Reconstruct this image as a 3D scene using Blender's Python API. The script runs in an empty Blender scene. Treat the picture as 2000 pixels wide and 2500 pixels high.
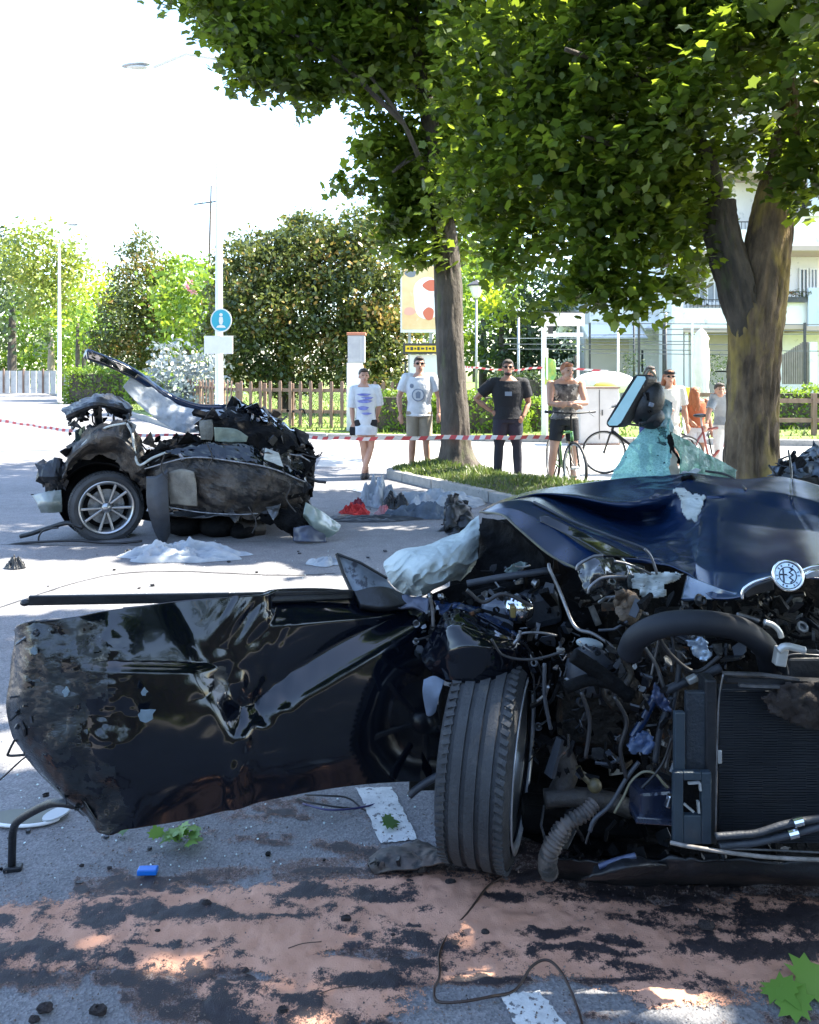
import bpy, bmesh, math, random
import numpy as np
from mathutils import Vector, Matrix, Quaternion, noise as mnoise
R = math.radians
rnd = random.Random(7)
NR = np.random.RandomState(11)
scene = bpy.context.scene
col = scene.collection
# ------------------------------------------------------------------ camera, world, sun
CAMH, F, V0 = 1.6, 2000.0, 905.0
cam_d = bpy.data.cameras.new('camera')
cam = bpy.data.objects.new('camera', cam_d); col.objects.link(cam)
cam.location = (0, 0, CAMH); cam.rotation_euler = (R(90), 0, 0)
cam_d.sensor_width = 36; cam_d.sensor_fit = 'VERTICAL'; cam_d.sensor_height = 36
cam_d.lens = 36 * F / 2500.0
cam_d.shift_y = -(1250 - V0) / 2500.0
cam_d.clip_start = 0.05; cam_d.clip_end = 3000
scene.camera = cam
SUN_EL, SUN_DIR = 52.0, Vector((0.975, 0.22, 0))
w = bpy.data.worlds.new("World"); scene.world = w; w.use_nodes = True
nt = w.node_tree; nt.nodes.clear()
sky = nt.nodes.new('ShaderNodeTexSky'); sky.sky_type = 'NISHITA'; sky.sun_disc = False
sky.sun_elevation = R(SUN_EL)
sky.sun_rotation = math.atan2(SUN_DIR.x, SUN_DIR.y)
sky.dust_density = 1.0; sky.air_density = 1.0; sky.ozone_density = 1.2
bg = nt.nodes.new('ShaderNodeBackground'); bg.inputs[1].default_value = 0.15
wo = nt.nodes.new('ShaderNodeOutputWorld')
nt.links.new(sky.outputs[0], bg.inputs[0]); nt.links.new(bg.outputs[0], wo.inputs[0])
sd = bpy.data.lights.new('sun', 'SUN'); sd.energy = 4.9; sd.angle = R(0.53); sd.color = (1.0, 0.93, 0.80)
sun = bpy.data.objects.new('sun', sd); col.objects.link(sun)
_sv = Vector((SUN_DIR.x * math.cos(R(SUN_EL)), SUN_DIR.y * math.cos(R(SUN_EL)), math.sin(R(SUN_EL))))
sun.rotation_euler = _sv.to_track_quat('Z', 'Y').to_euler(); sun.location = (20, 20, 30)
vs = scene.view_settings
vs.view_transform = 'Standard'; vs.look = 'None'; vs.gamma = 1; vs.use_curve_mapping = False
vs.exposure = 2.42
scene.cycles.max_bounces = 8; scene.cycles.transparent_max_bounces = 8

# ------------------------------------------------------------------ helpers
def P(u, v, Y): return Vector(((u - 1000.0) / F * Y, Y, CAMH - (v - V0) / F * Y))
def G(u, v, z=0.0):
    Y = (CAMH - z) * F / (v - V0); return P(u, v, Y)

def _hash(ix, iy, iz, s):
    n = (ix * 374761393 + iy * 668265263 + iz * 2147483647 + s * 974634777) & 0xffffffff
    n = ((n ^ (n >> 13)) * 1274126177) & 0xffffffff
    n = (n ^ (n >> 16)) & 0xffffffff
    return n / 4294967295.0
def vnoise(p, s=0):
    p = np.asarray(p, dtype=np.float64); i = np.floor(p).astype(np.int64); f = p - i; f = f * f * (3 - 2 * f)
    r = 0
    for a in (0, 1):
        for b in (0, 1):
            for c in (0, 1):
                wgt = (f[:, 0] if a else 1 - f[:, 0]) * (f[:, 1] if b else 1 - f[:, 1]) * (f[:, 2] if c else 1 - f[:, 2])
                r = r + wgt * _hash(i[:, 0] + a, i[:, 1] + b, i[:, 2] + c, s)
    return r * 2 - 1
def fbm(p, oct=4, s=0):
    r = 0; a = 1; t = 0; q = np.array(p, dtype=np.float64)
    for k in range(oct):
        r = r + a * vnoise(q, s + k * 17); t += a; a *= .5; q = q * 2.03 + 5.1
    return r / t * 1.6

MATS = {}
def pmat(name, c1=None, c2=None, rough=.6, metal=0, scale=6, bump=0, bscale=60, coat=0, stretch=(1, 1, 1), spec=None,
         lo=.35, hi=.65, c3=None, s3=30, lo3=.6, hi3=.7, rough2=None, transl=0, alpha=1):
    if name in MATS: return MATS[name]
    m = bpy.data.materials.new(name); m.use_nodes = True; t = m.node_tree; b = t.nodes['Principled BSDF']
    L = t.links.new
    b.inputs['Roughness'].default_value = rough; b.inputs['Metallic'].default_value = metal
    b.inputs['Coat Weight'].default_value = coat; b.inputs['Coat Roughness'].default_value = .04
    if spec is not None: b.inputs['Specular IOR Level'].default_value = spec
    b.inputs['Base Color'].default_value = (*c1, 1)
    if c2 is not None or bump or c3 is not None:
        tc = t.nodes.new('ShaderNodeTexCoord'); mp = t.nodes.new('ShaderNodeMapping')
        mp.inputs['Scale'].default_value = stretch; L(tc.outputs['Object'], mp.inputs[0])
    out = None
    def nz(sc, det=6):
        n = t.nodes.new('ShaderNodeTexNoise'); n.inputs['Scale'].default_value = sc; n.inputs['Detail'].default_value = det
        n.inputs['Roughness'].default_value = .62
        L(mp.outputs[0], n.inputs['Vector']); return n
    def step(n, lo, hi):
        mr = t.nodes.new('ShaderNodeMapRange'); mr.inputs[1].default_value = lo; mr.inputs[2].default_value = hi
        L(n.outputs[0], mr.inputs[0]); return mr
    if c2 is not None:
        n = nz(scale); mr = step(n, lo, hi); mx = t.nodes.new('ShaderNodeMix'); mx.data_type = 'RGBA'
        L(mr.outputs[0], mx.inputs[0]); mx.inputs[6].default_value = (*c1, 1); mx.inputs[7].default_value = (*c2, 1)
        out = mx.outputs[2]
        if rough2 is not None:
            r2 = t.nodes.new('ShaderNodeMapRange'); L(mr.outputs[0], r2.inputs[0]); r2.inputs[3].default_value = rough; r2.inputs[4].default_value = rough2
            L(r2.outputs[0], b.inputs['Roughness'])
    if c3 is not None:
        n = nz(s3, 4); mr = step(n, lo3, hi3); mx = t.nodes.new('ShaderNodeMix'); mx.data_type = 'RGBA'
        L(mr.outputs[0], mx.inputs[0]); mx.inputs[7].default_value = (*c3, 1)
        if out: L(out, mx.inputs[6])
        else: mx.inputs[6].default_value = (*c1, 1)
        out = mx.outputs[2]
    if out: L(out, b.inputs['Base Color'])
    if bump:
        n = nz(bscale, 5); bp = t.nodes.new('ShaderNodeBump'); bp.inputs['Strength'].default_value = bump
        bp.inputs['Distance'].default_value = .02; L(n.outputs[0], bp.inputs['Height']); L(bp.outputs[0], b.inputs['Normal'])
    if transl:
        tr = t.nodes.new('ShaderNodeBsdfTranslucent'); ms = t.nodes.new('ShaderNodeMixShader'); ms.inputs[0].default_value = transl
        tr.inputs[0].default_value = (*c1, 1)
        if out: L(out, tr.inputs[0])
        L(b.outputs[0], ms.inputs[1]); L(tr.outputs[0], ms.inputs[2]); L(ms.outputs[0], t.nodes['Material Output'].inputs[0])
    MATS[name] = m; return m

def tag(o, label=None, cat=None, group=None, kind=None):
    if label: o['label'] = label
    if cat: o['category'] = cat
    if group: o['group'] = group
    if kind: o['kind'] = kind
    return o
def thing(name, loc, label, cat, group=None):
    o = bpy.data.objects.new(name, None); o.empty_display_size = .1; col.objects.link(o); o.location = loc
    return tag(o, label, cat, group)
def worigin(o):
    v = Vector((0, 0, 0))
    while o is not None: v += o.location; o = o.parent
    return v
class MB:
    def __init__(s): s.v = []; s.f = []; s.mi = []
    def add(s, vs, fs, mi=0):
        k = len(s.v); s.v += [tuple(v) for v in vs]; s.f += [tuple(i + k for i in f) for f in fs]; s.mi += [mi] * len(fs); return s
    def box(s, c, d, rot=None, mi=0, taper=1.0):
        hx, hy, hz = d[0] / 2, d[1] / 2, d[2] / 2; c = Vector(c)
        vs = []
        for z in (-hz, hz):
            t = taper if z > 0 else 1
            for x, y in ((-hx, -hy), (hx, -hy), (hx, hy), (-hx, hy)):
                p = Vector((x * t, y * t, z)); p = (rot @ p) if rot is not None else p; vs.append(c + p)
        return s.add(vs, [(3, 2, 1, 0), (4, 5, 6, 7), (0, 1, 5, 4), (1, 2, 6, 5), (2, 3, 7, 6), (3, 0, 4, 7)], mi)
    def bar(s, a, b, w, h=None, mi=0, up=Vector((0, 0, 1))):
        a = Vector(a); b = Vector(b); h = h or w; d = (b - a).normalized(); x = d.cross(up)
        if x.length < 1e-3: x = d.cross(Vector((0, 1, 0)))
        x.normalize(); y = x.cross(d)
        vs = [p + x * sx * w / 2 + y * sy * h / 2 for p in (a, b) for sx, sy in ((-1, -1), (1, -1), (1, 1), (-1, 1))]
        return s.add(vs, [(3, 2, 1, 0), (4, 5, 6, 7), (0, 1, 5, 4), (1, 2, 6, 5), (2, 3, 7, 6), (3, 0, 4, 7)], mi)
    def tube(s, pts, r, n=8, mi=0, closed=False, wob=0, cap=True):
        pts = [Vector(p) for p in pts]; m = len(pts)
        rs = r if isinstance(r, (list, tuple)) else [r] * m
        nrm = None; vs = []
        for i, p in enumerate(pts):
            if closed: d = pts[(i + 1) % m] - pts[i - 1]
            else: d = pts[min(i + 1, m - 1)] - pts[max(i - 1, 0)]
            d.normalize()
            if nrm is None:
                nrm = d.orthogonal().normalized()
            nrm = (nrm - d * nrm.dot(d)).normalized(); bn = d.cross(nrm)
            for k in range(n):
                a = 2 * math.pi * k / n; rr = rs[i] * (1 + (rnd.uniform(-wob, wob) if wob else 0))
                vs.append(p + (nrm * math.cos(a) + bn * math.sin(a)) * rr)
        fs = []
        for i in range(m if closed else m - 1):
            j = (i + 1) % m
            for k in range(n): fs.append((i * n + k, i * n + (k + 1) % n, j * n + (k + 1) % n, j * n + k))
        if not closed and cap: fs.append(tuple(range(n))[::-1]); fs.append(tuple((m - 1) * n + k for k in range(n)))
        return s.add(vs, fs, mi)
    def cyl(s, a, b, r, n=16, mi=0, r2=None): return s.tube([a, b], [r, r if r2 is None else r2], n, mi)
    def lathe(s, c, axis, prof, n=32, mi=0, closed=False):
        """prof: list of (radius, offset along axis)"""
        c = Vector(c); ax = Vector(axis).normalized(); x = ax.cross(Vector((0, 0, 1)))
        if x.length < 1e-3: x = Vector((1, 0, 0))
        x.normalize(); y = ax.cross(x); m = len(prof)
        vs = [c + ax * h + (x * math.cos(2 * math.pi * k / n) + y * math.sin(2 * math.pi * k / n)) * r for r, h in prof for k in range(n)]
        fs = []
        for i in range(m if closed else m - 1):
            j = (i + 1) % m
            for k in range(n): fs.append((i * n + k, i * n + (k + 1) % n, j * n + (k + 1) % n, j * n + k))
        return s.add(vs, fs, mi)
    def ell(s, c, r, rot=None, n=12, m=8, mi=0):
        c = Vector(c); r = r if isinstance(r, (tuple, list)) else (r, r, r); vs = []; fs = []
        for i in range(m + 1):
            t = math.pi * i / m
            for k in range(n):
                a = 2 * math.pi * k / n
                p = Vector((r[0] * math.sin(t) * math.cos(a), r[1] * math.sin(t) * math.sin(a), r[2] * math.cos(t)))
                vs.append(c + (rot @ p if rot is not None else p))
        for i in range(m):
            for k in range(n): fs.append((i * n + k, (i + 1) * n + k, (i + 1) * n + (k + 1) % n, i * n + (k + 1) % n))
        return s.add(vs, fs, mi)
    def prism(s, pts, d, mi=0):
        pts = [Vector(p) for p in pts]; d = Vector(d); n = len(pts)
        return s.add(pts + [p + d for p in pts], [tuple(range(n)), tuple(range(2 * n - 1, n - 1, -1))] + [(i, i + n, (i + 1) % n + n, (i + 1) % n) for i in range(n)], mi)
    def build(s, name, mats, parent=None, smooth=False, bevel=0, sub=0, solid=0, kind=None, remesh=0, loc=None, fixn=True):
        me = bpy.data.meshes.new(name); org = worigin(parent) if parent else Vector((0, 0, 0))
        if loc is not None: org = org + (Vector(loc) - org)
        me.from_pydata([(v[0] - org.x, v[1] - org.y, v[2] - org.z) for v in s.v], [], s.f)
        for m in (mats if isinstance(mats, (list, tuple)) else [mats]): me.materials.append(m)
        if any(s.mi): me.polygons.foreach_set('material_index', s.mi)
        if fixn:
            bm = bmesh.new(); bm.from_mesh(me); bmesh.ops.recalc_face_normals(bm, faces=bm.faces); bm.to_mesh(me); bm.free()
        if smooth: me.polygons.foreach_set('use_smooth', [True] * len(me.polygons))
        o = bpy.data.objects.new(name, me); col.objects.link(o)
        if parent: o.parent = parent
        if loc is not None: o.location = Vector(loc) - (worigin(parent) if parent else Vector((0, 0, 0)))
        if remesh:
            r = o.modifiers.new('r', 'REMESH'); r.mode = 'VOXEL'; r.voxel_size = remesh; r.use_smooth_shade = True
            sm = o.modifiers.new('s', 'SMOOTH'); sm.factor = .5; sm.iterations = 3
        if bevel:
            b = o.modifiers.new('b', 'BEVEL'); b.width = bevel; b.segments = 2; b.limit_method = 'ANGLE'
        if sub:
            q = o.modifiers.new('u', 'SUBSURF'); q.levels = sub; q.render_levels = sub
        if solid:
            q = o.modifiers.new('t', 'SOLIDIFY'); q.thickness = solid; q.offset = 0
        if kind: o['kind'] = kind
        return o
def copy_tree(o, parent=None):
    c = o.copy(); col.objects.link(c); c.parent = parent
    for ch in list(o.children): copy_tree(ch, c)
    return c

def crom(A, n):
    """Catmull-Rom resample rows of array A (m, ...) to n samples"""
    m = len(A); A = np.asarray(A, float)
    t = np.linspace(0, m - 1, n); i = np.minimum(np.floor(t).astype(int), m - 2); f = (t - i).reshape((-1,) + (1,) * (A.ndim - 1))
    E = np.concatenate([2 * A[:1] - A[1:2], A, 2 * A[-1:] - A[-2:-1]], 0)
    p0, p1, p2, p3 = E[i], E[i + 1], E[i + 2], E[i + 3]
    return .5 * ((2 * p1) + (-p0 + p2) * f + (2 * p0 - 5 * p1 + 4 * p2 - p3) * f ** 2 + (-p0 + 3 * p1 - 3 * p2 + p3) * f ** 3)
def panel(name, rows, mat, parent=None, res=(40, 40), amp=.0, nscale=6, ridge=0, thick=.004, seed=1, kind=None, smooth=True,
          linear=False, holes=None, ragged=0, world=False, ampf=None, relief=None, mat2=None, mix=0):
    """crumpled sheet through control points (u, v, Y) (or world xyz)"""
    A = np.array([[tuple(P(*c)) if not world else tuple(c) for c in r] for r in rows], float)
    if linear:
        def lin(A, n):
            m = len(A); t = np.linspace(0, m - 1, n); i = np.minimum(np.floor(t).astype(int), m - 2); f = (t - i)[:, None, None]
            return A[i] * (1 - f) + A[i + 1] * f
        B = lin(A, res[0]); B = lin(B.transpose(1, 0, 2), res[1]).transpose(1, 0, 2)
    else:
        B = crom(A, res[0]); B = crom(B.transpose(1, 0, 2), res[1]).transpose(1, 0, 2)
        if mix:
            def lin_(A, n):
                m = len(A); t = np.linspace(0, m - 1, n); i = np.minimum(np.floor(t).astype(int), m - 2); f = (t - i)[:, None, None]
                return A[i] * (1 - f) + A[i + 1] * f
            B2 = lin_(A, res[0]); B2 = crom(B2.transpose(1, 0, 2), res[1]).transpose(1, 0, 2); B = B * (1 - mix) + B2 * mix
    h, wd = B.shape[:2]
    du = np.gradient(B, axis=1); dv = np.gradient(B, axis=0); N = np.cross(du, dv); N /= (np.linalg.norm(N, axis=2, keepdims=True) + 1e-9)
    pts = B.reshape(-1, 3)
    if amp:
        nz = fbm(pts * nscale + seed * 13.7, 4, seed)
        if ridge: nz = (1 - ridge) * nz - ridge * (1 - 2.4 * np.abs(fbm(pts * nscale * .7 + seed * 3.1, 3, seed + 5)))
        if ampf is not None: nz = nz * ampf(1000 + pts[:, 0] / pts[:, 1] * F, V0 + (CAMH - pts[:, 2]) / pts[:, 1] * F)
        pts = pts + N.reshape(-1, 3) * (nz * amp)[:, None]
    if relief is not None: pts[:, 1] += relief(1000 + pts[:, 0] / pts[:, 1] * F, V0 + (CAMH - pts[:, 2]) / pts[:, 1] * F)
    if ragged:
        idx = np.arange(h * wd).reshape(h, wd)
        for e in (idx[0], idx[-1], idx[:, 0], idx[:, -1]):
            q = fbm(pts[e] * 22, 2, seed + 9) * ragged
            pts[e] += np.stack([q, q * .2, np.roll(q, 3)], 1)
    fs = [(i * wd + j, i * wd + j + 1, (i + 1) * wd + j + 1, (i + 1) * wd + j) for i in range(h - 1) for j in range(wd - 1)]
    if holes:
        nzh = fbm(pts * holes[0] + seed, 3, seed + 31)
        fs = [f for f in fs if nzh[f[0]] < holes[1]]
    mb = MB(); mb.v = [tuple(p) for p in pts]; mb.f = fs; mb.mi = [0] * len(fs)
    if mat2 is not None:
        m2 = mat2[1](1000 + pts[:, 0] / pts[:, 1] * F, V0 + (CAMH - pts[:, 2]) / pts[:, 1] * F, pts); mb.mi = [1 if m2[f[0]] else 0 for f in fs]; mat = [mat, mat2[0]]
    return mb.build(name, mat, parent, smooth=smooth, solid=thick, kind=kind, fixn=False)

def raw_mesh(name, V, k, mat, tint=None, parent=None, kind=None, smooth=False):
    """V (N*k,3): N polygons of k verts each"""
    n = len(V) // k; me = bpy.data.meshes.new(name)
    me.vertices.add(len(V)); me.vertices.foreach_set('co', np.ascontiguousarray(V, dtype=np.float32).ravel())
    me.loops.add(n * k); me.loops.foreach_set('vertex_index', np.arange(n * k, dtype=np.int32))
    me.polygons.add(n); me.polygons.foreach_set('loop_start', np.arange(0, n * k, k, dtype=np.int32))
    me.polygons.foreach_set('loop_total', np.full(n, k, dtype=np.int32))
    me.update(calc_edges=True)
    if tint is not None:
        a = me.attributes.new('tint', 'FLOAT', 'POINT'); a.data.foreach_set('value', np.repeat(tint, k).astype(np.float32))
    me.materials.append(mat)
    o = bpy.data.objects.new(name, me); col.objects.link(o)
    if parent: o.parent = parent; 
    if kind: o['kind'] = kind
    return o
MAPLE = np.array([(0, 0, 0), (.36, .04, .03), (.36, .24, .0), (.58, .50, -.09), (.30, .62, .0), (.02, .98, -.14), (-.30, .62, .0), (-.56, .46, -.07), (-.36, .22, 0), (-.34, .03, .04)])
OVAL = np.array([(0, 0, 0), (.26, .35, .03), (.2, .75, 0), (0, 1, -.06), (-.2, .75, 0), (-.26, .35, .03)])
def leafmat(name, dark, light, tr, hue=None, trw=.45, rough=.45):
    m = bpy.data.materials.new(name); m.use_nodes = True; t = m.node_tree; b = t.nodes['Principled BSDF']; L = t.links.new
    at = t.nodes.new('ShaderNodeAttribute'); at.attribute_name = 'tint'
    cr = t.nodes.new('ShaderNodeValToRGB'); L(at.outputs['Fac'], cr.inputs[0])
    cr.color_ramp.elements[0].color = (*dark, 1); cr.color_ramp.elements[1].color = (*light, 1); cr.color_ramp.elements[1].position = .85
    if hue: e = cr.color_ramp.elements.new(.97); e.color = (*hue, 1)
    L(cr.outputs[0], b.inputs['Base Color']); b.inputs['Roughness'].default_value = rough
    trn = t.nodes.new('ShaderNodeBsdfTranslucent')
    mx = t.nodes.new('ShaderNodeMix'); mx.data_type = 'RGBA'; mx.inputs[0].default_value = .6; L(cr.outputs[0], mx.inputs[6]); mx.inputs[7].default_value = (*tr, 1)
    L(mx.outputs[2], trn.inputs[0]); ms = t.nodes.new('ShaderNodeMixShader'); ms.inputs[0].default_value = trw
    L(b.outputs[0], ms.inputs[1]); L(trn.outputs[0], ms.inputs[2]); L(ms.outputs[0], t.nodes['Material Output'].inputs[0])
    return m
# openings in the canopy: where the sun falls through onto the road (ground x, y, radii, share of leaves missing)
SUNNY = [(-2.7, 6.15, 2.3, .85, 1), (-.9, 6.0, 1.2, .5, .97), (-3.6, 7.6, 1.6, .35, .9), (-1.55, 3.5, .28, .32, 1), (-.61, 2.22, .22, .09, 1), (.40, 2.12, .40, .10, 1), (.72, 2.04, .32, .09, 1), (-.1, 2.38, .36, .08, 1), (-.2, 1.98, .17, .08, 1), (-.92, 2.3, .14, .08, 1), (.2, 2.34, .18, .06, 1),
         (-.5, 4.2, .25, .25, .9), (.3, 7.1, .5, .22, .9), (-1.3, 7.9, .5, .16, .9), (-.2, 8.3, .45, .15, .9), (-4.5, 7.6, 1.2, .2, .8), (-3.0, 8.6, .8, .18, .8), (.95, 3.2, .35, .2, .8), (1.6, 2.7, .2, .2, .9), (.4, 3.1, .18, .18, .9)]
def sun_gap(C, rs):
    k = 1 / math.tan(R(SUN_EL)); x = C[:, 0] - SUN_DIR.x * C[:, 2] * k; y = C[:, 1] - SUN_DIR.y * C[:, 2] * k
    j = vnoise(np.stack([x * 3.5, y * 3.5, C[:, 2] * 0], 1), 77) * .22; keep = np.ones(len(C), bool); rr = rs.rand(len(C))
    for cx, cy, rx, ry, p in SUNNY: keep &= ~((((x - cx) / rx) ** 2 + ((y - cy) / ry) ** 2 < 1 + j * 2) & (rr < p))
    return keep
def leaves(name, lobes, mat, parent=None, size=.14, dens=380, tmpl=MAPLE, seed=1, clump=.16, per=16, shell=.62, up=.7, kind=None, tbias=0, gap=None, sun=False):
    """lobes: (centre Vector, (rx,ry,rz)) filled with leaves gathered on twigs"""
    rs = np.random.RandomState(seed); C = []; T = []
    for c, r in lobes:
        r = np.array(r if isinstance(r, (tuple, list)) else (r, r, r)); nl = int(dens * (r[0] * r[1] + r[1] * r[2] + r[0] * r[2]) / 3 * 4); nc = max(3, nl // per)
        d = rs.normal(size=(nc, 3)); d /= np.linalg.norm(d, axis=1)[:, None]
        rad = shell + (1.08 - shell) * rs.rand(nc) ** .8
        rad *= 1 + .22 * vnoise(d * 2.3 + np.array(c)[None] * 3, seed)
        cc = np.array(c)[None] + d * r[None] * rad[:, None]
        if gap: cc = cc[fbm(cc * gap[0], 2, seed + 3) > gap[1]]
        if not len(cc): continue
        tt = np.clip(.5 + .5 * fbm(cc * 1.1, 2, seed + 8) + rs.normal(size=len(cc)) * .12, 0, 1)
        k = rs.randint(0, len(cc), len(cc) * per)
        C.append(cc[k] + rs.normal(size=(len(k), 3)) * clump * np.array([1, 1, .62])); T.append(np.clip(tt[k] + rs.normal(size=len(k)) * .16 + tbias, 0, 1))
    C = np.concatenate(C); T = np.concatenate(T)
    if sun: k = sun_gap(C, rs); C = C[k]; T = T[k]
    n = len(C)
    nr = rs.normal(size=(n, 3)) * (1 - up) * 1.3 + np.array([0, 0, up]); nr /= np.linalg.norm(nr, axis=1)[:, None]
    a = rs.normal(size=(n, 3)); a[:, 2] -= .5; yv = a - nr * (a * nr).sum(1)[:, None]; yv /= (np.linalg.norm(yv, axis=1)[:, None] + 1e-9)
    xv = np.cross(yv, nr); s = size * (.65 + .7 * rs.rand(n))
    V = C[:, None, :] + s[:, None, None] * (tmpl[None, :, 0, None] * xv[:, None] + tmpl[None, :, 1, None] * yv[:, None] + tmpl[None, :, 2, None] * nr[:, None])
    o = worigin(parent) if parent else Vector((0, 0, 0)); V = V.reshape(-1, 3) - np.array(o)[None]
    return raw_mesh(name, V, len(tmpl), mat, T, parent, kind)
def bark(name, pts, rad, mat, parent, n=44, m=80, groove=.03, seed=0, flare=0):
    A = np.array([tuple(p) for p in pts]); B = crom(A, m); rr = np.interp(np.linspace(0, len(rad) - 1, m), range(len(rad)), rad)
    D = np.gradient(B, axis=0); D /= np.linalg.norm(D, axis=1)[:, None]
    X = np.cross(D, [0, 1, .01]); X /= np.linalg.norm(X, axis=1)[:, None]; Yv = np.cross(D, X)
    th = np.linspace(0, 2 * math.pi, n, endpoint=False); c, s = np.cos(th), np.sin(th)
    L = np.concatenate([[0], np.cumsum(np.linalg.norm(np.diff(B, axis=0), axis=1))])
    tt, ll = np.meshgrid(th, L); q = np.stack([np.cos(tt) * 2.6, np.sin(tt) * 2.6, ll * 1.6], -1).reshape(-1, 3)
    g = (1 - 2 * np.abs(fbm(q * [3.0, 3.0, 1.0], 4, seed))).reshape(m, n); lg = fbm(q * .35, 2, seed + 4).reshape(m, n)
    r = rr[:, None] * (1 + lg * .07) + g * groove * rr[:, None]
    if flare: r = r * (1 + flare * np.exp(-ll / .16) * (.7 + .5 * np.cos(tt * 5 + 1) * .6))
    V = B[:, None] + r[..., None] * (X[:, None] * c[None, :, None] + Yv[:, None] * s[None, :, None])
    mb = MB(); mb.v = [tuple(p) for p in V.reshape(-1, 3)]
    mb.f = [(i * n + k, i * n + (k + 1) % n, (i + 1) * n + (k + 1) % n, (i + 1) * n + k) for i in range(m - 1) for k in range(n)] + [tuple((m - 1) * n + k for k in range(n))]
    mb.mi = [0] * len(mb.f)
    return mb.build(name, mat, parent, smooth=True)
# ================================================================== SETTING
def sheet(name, pts, z, mat, kind='structure', thick=0):
    mb = MB(); vs = [(p[0], p[1], z) for p in pts]
    if thick: mb.prism(vs, (0, 0, -thick))
    else: mb.add(vs, [tuple(range(len(vs)))])
    o = mb.build(name, mat, fixn=bool(thick)); o['kind'] = kind
    if not thick and o.data.polygons[0].normal.z < 0: o.data.flip_normals()
    return o
def asphalt_mat():
    m = bpy.data.materials.new('asphalt'); m.use_nodes = True; t = m.node_tree; b = t.nodes['Principled BSDF']; L = t.links.new
    tc = t.nodes.new('ShaderNodeTexCoord')
    def N(kind, **kw):
        n = t.nodes.new(kind)
        for k, v in kw.items(): n.inputs[k].default_value = v
        return n
    vo = N('ShaderNodeTexVoronoi', Scale=150.0); L(tc.outputs['Object'], vo.inputs['Vector'])
    n1 = N('ShaderNodeTexNoise', Scale=.7, Detail=8.0, Roughness=.65); L(tc.outputs['Object'], n1.inputs['Vector'])
    n2 = N('ShaderNodeTexNoise', Scale=7.0, Detail=6.0); L(tc.outputs['Object'], n2.inputs['Vector'])
    cr = t.nodes.new('ShaderNodeValToRGB'); L(n1.outputs[0], cr.inputs[0])
    cr.color_ramp.elements[0].position = .3; cr.color_ramp.elements[0].color = (.14, .142, .15, 1)
    cr.color_ramp.elements[1].position = .7; cr.color_ramp.elements[1].color = (.20, .20, .21, 1)
    m1 = t.nodes.new('ShaderNodeMix'); m1.data_type = 'RGBA'; m1.blend_type = 'MULTIPLY'; m1.inputs[0].default_value = .75
    c2 = t.nodes.new('ShaderNodeValToRGB'); L(vo.outputs['Color'], c2.inputs[0]); c2.color_ramp.elements[0].color = (.42, .42, .43, 1); c2.color_ramp.elements[1].color = (1.6, 1.55, 1.5, 1)
    L(cr.outputs[0], m1.inputs[6]); L(c2.outputs[0], m1.inputs[7])
    m2 = t.nodes.new('ShaderNodeMix'); m2.data_type = 'RGBA'; m2.blend_type = 'MULTIPLY'; m2.inputs[0].default_value = .6
    c3 = t.nodes.new('ShaderNodeValToRGB'); L(n2.outputs[0], c3.inputs[0]); c3.color_ramp.elements[0].color = (.82, .82, .83, 1); c3.color_ramp.elements[0].position = .35
    c3.color_ramp.elements[1].color = (1.1, 1.1, 1.1, 1); c3.color_ramp.elements[1].position = .65
    L(m1.outputs[2], m2.inputs[6]); L(c3.outputs[0], m2.inputs[7]); L(m2.outputs[2], b.inputs['Base Color'])
    b.inputs['Roughness'].default_value = .82
    bp = N('ShaderNodeBump', Strength=.55, Distance=.004); L(vo.outputs['Distance'], bp.inputs['Height'])
    b2 = N('ShaderNodeBump', Strength=.3, Distance=.02); L(n2.outputs[0], b2.inputs['Height']); L(bp.outputs[0], b2.inputs['Normal']); L(b2.outputs[0], b.inputs['Normal'])
    return m
M_asph = asphalt_mat()
M_ground = pmat('earth_grass', (.10, .13, .035), (.16, .15, .06), scale=.6, rough=.95, bump=.3)
M_lawn = pmat('lawn', (.08, .15, .02), (.17, .22, .04), scale=1.3, rough=.9, c3=(.2, .19, .08), s3=6, bump=.4, bscale=90)
M_pave = pmat('pale_paving', (.34, .33, .31), (.42, .41, .38), scale=2, rough=.85, c3=(.25, .25, .24), s3=9, bump=.2)
M_conc = pmat('kerb_concrete', (.24, .24, .23), (.32, .31, .29), scale=9, rough=.9, c3=(.12, .12, .12), s3=25, bump=.4)
M_line = pmat('road_paint', (.62, .63, .62), (.45, .46, .46), scale=14, rough=.7, c3=(.12, .12, .125), s3=45, lo3=.56, hi3=.64, bump=.3)
sheet('ground', [(-900, -60), (900, -60), (900, 1500), (-900, 1500)], -.03, M_ground)
kerb_line = [(-240, 420), (-39.9, 84), (-24, 55), (-12.4, 34), (-5.9, 21.4), (-1.9, 19.2), (3.5, 18.2), (12, 16.8), (40, 13)]
sheet('road', [(-240, -40), (40, -40)] + kerb_line[::-1] + [(-500, 420)], 0, M_asph)
sheet('pavement', [(-1.55, 13.6), (1.2, 13.35), (3.2, 11.2), (6.2, 9.2), (12, 6), (40, 3), (40, 13), (12, 16.6), (3.5, 18.0), (-1.8, 19.0)], .006, M_pave)
sheet('lawn', [(-5.9, 21.7), (-12.3, 34.3), (-23.8, 55.3), (-39.7, 84.3), (-60, 140), (80, 140), (80, 14), (40, 13.2), (12, 17.0), (3.5, 18.4), (-1.9, 19.4)], .10, M_lawn, thick=.13)
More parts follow.
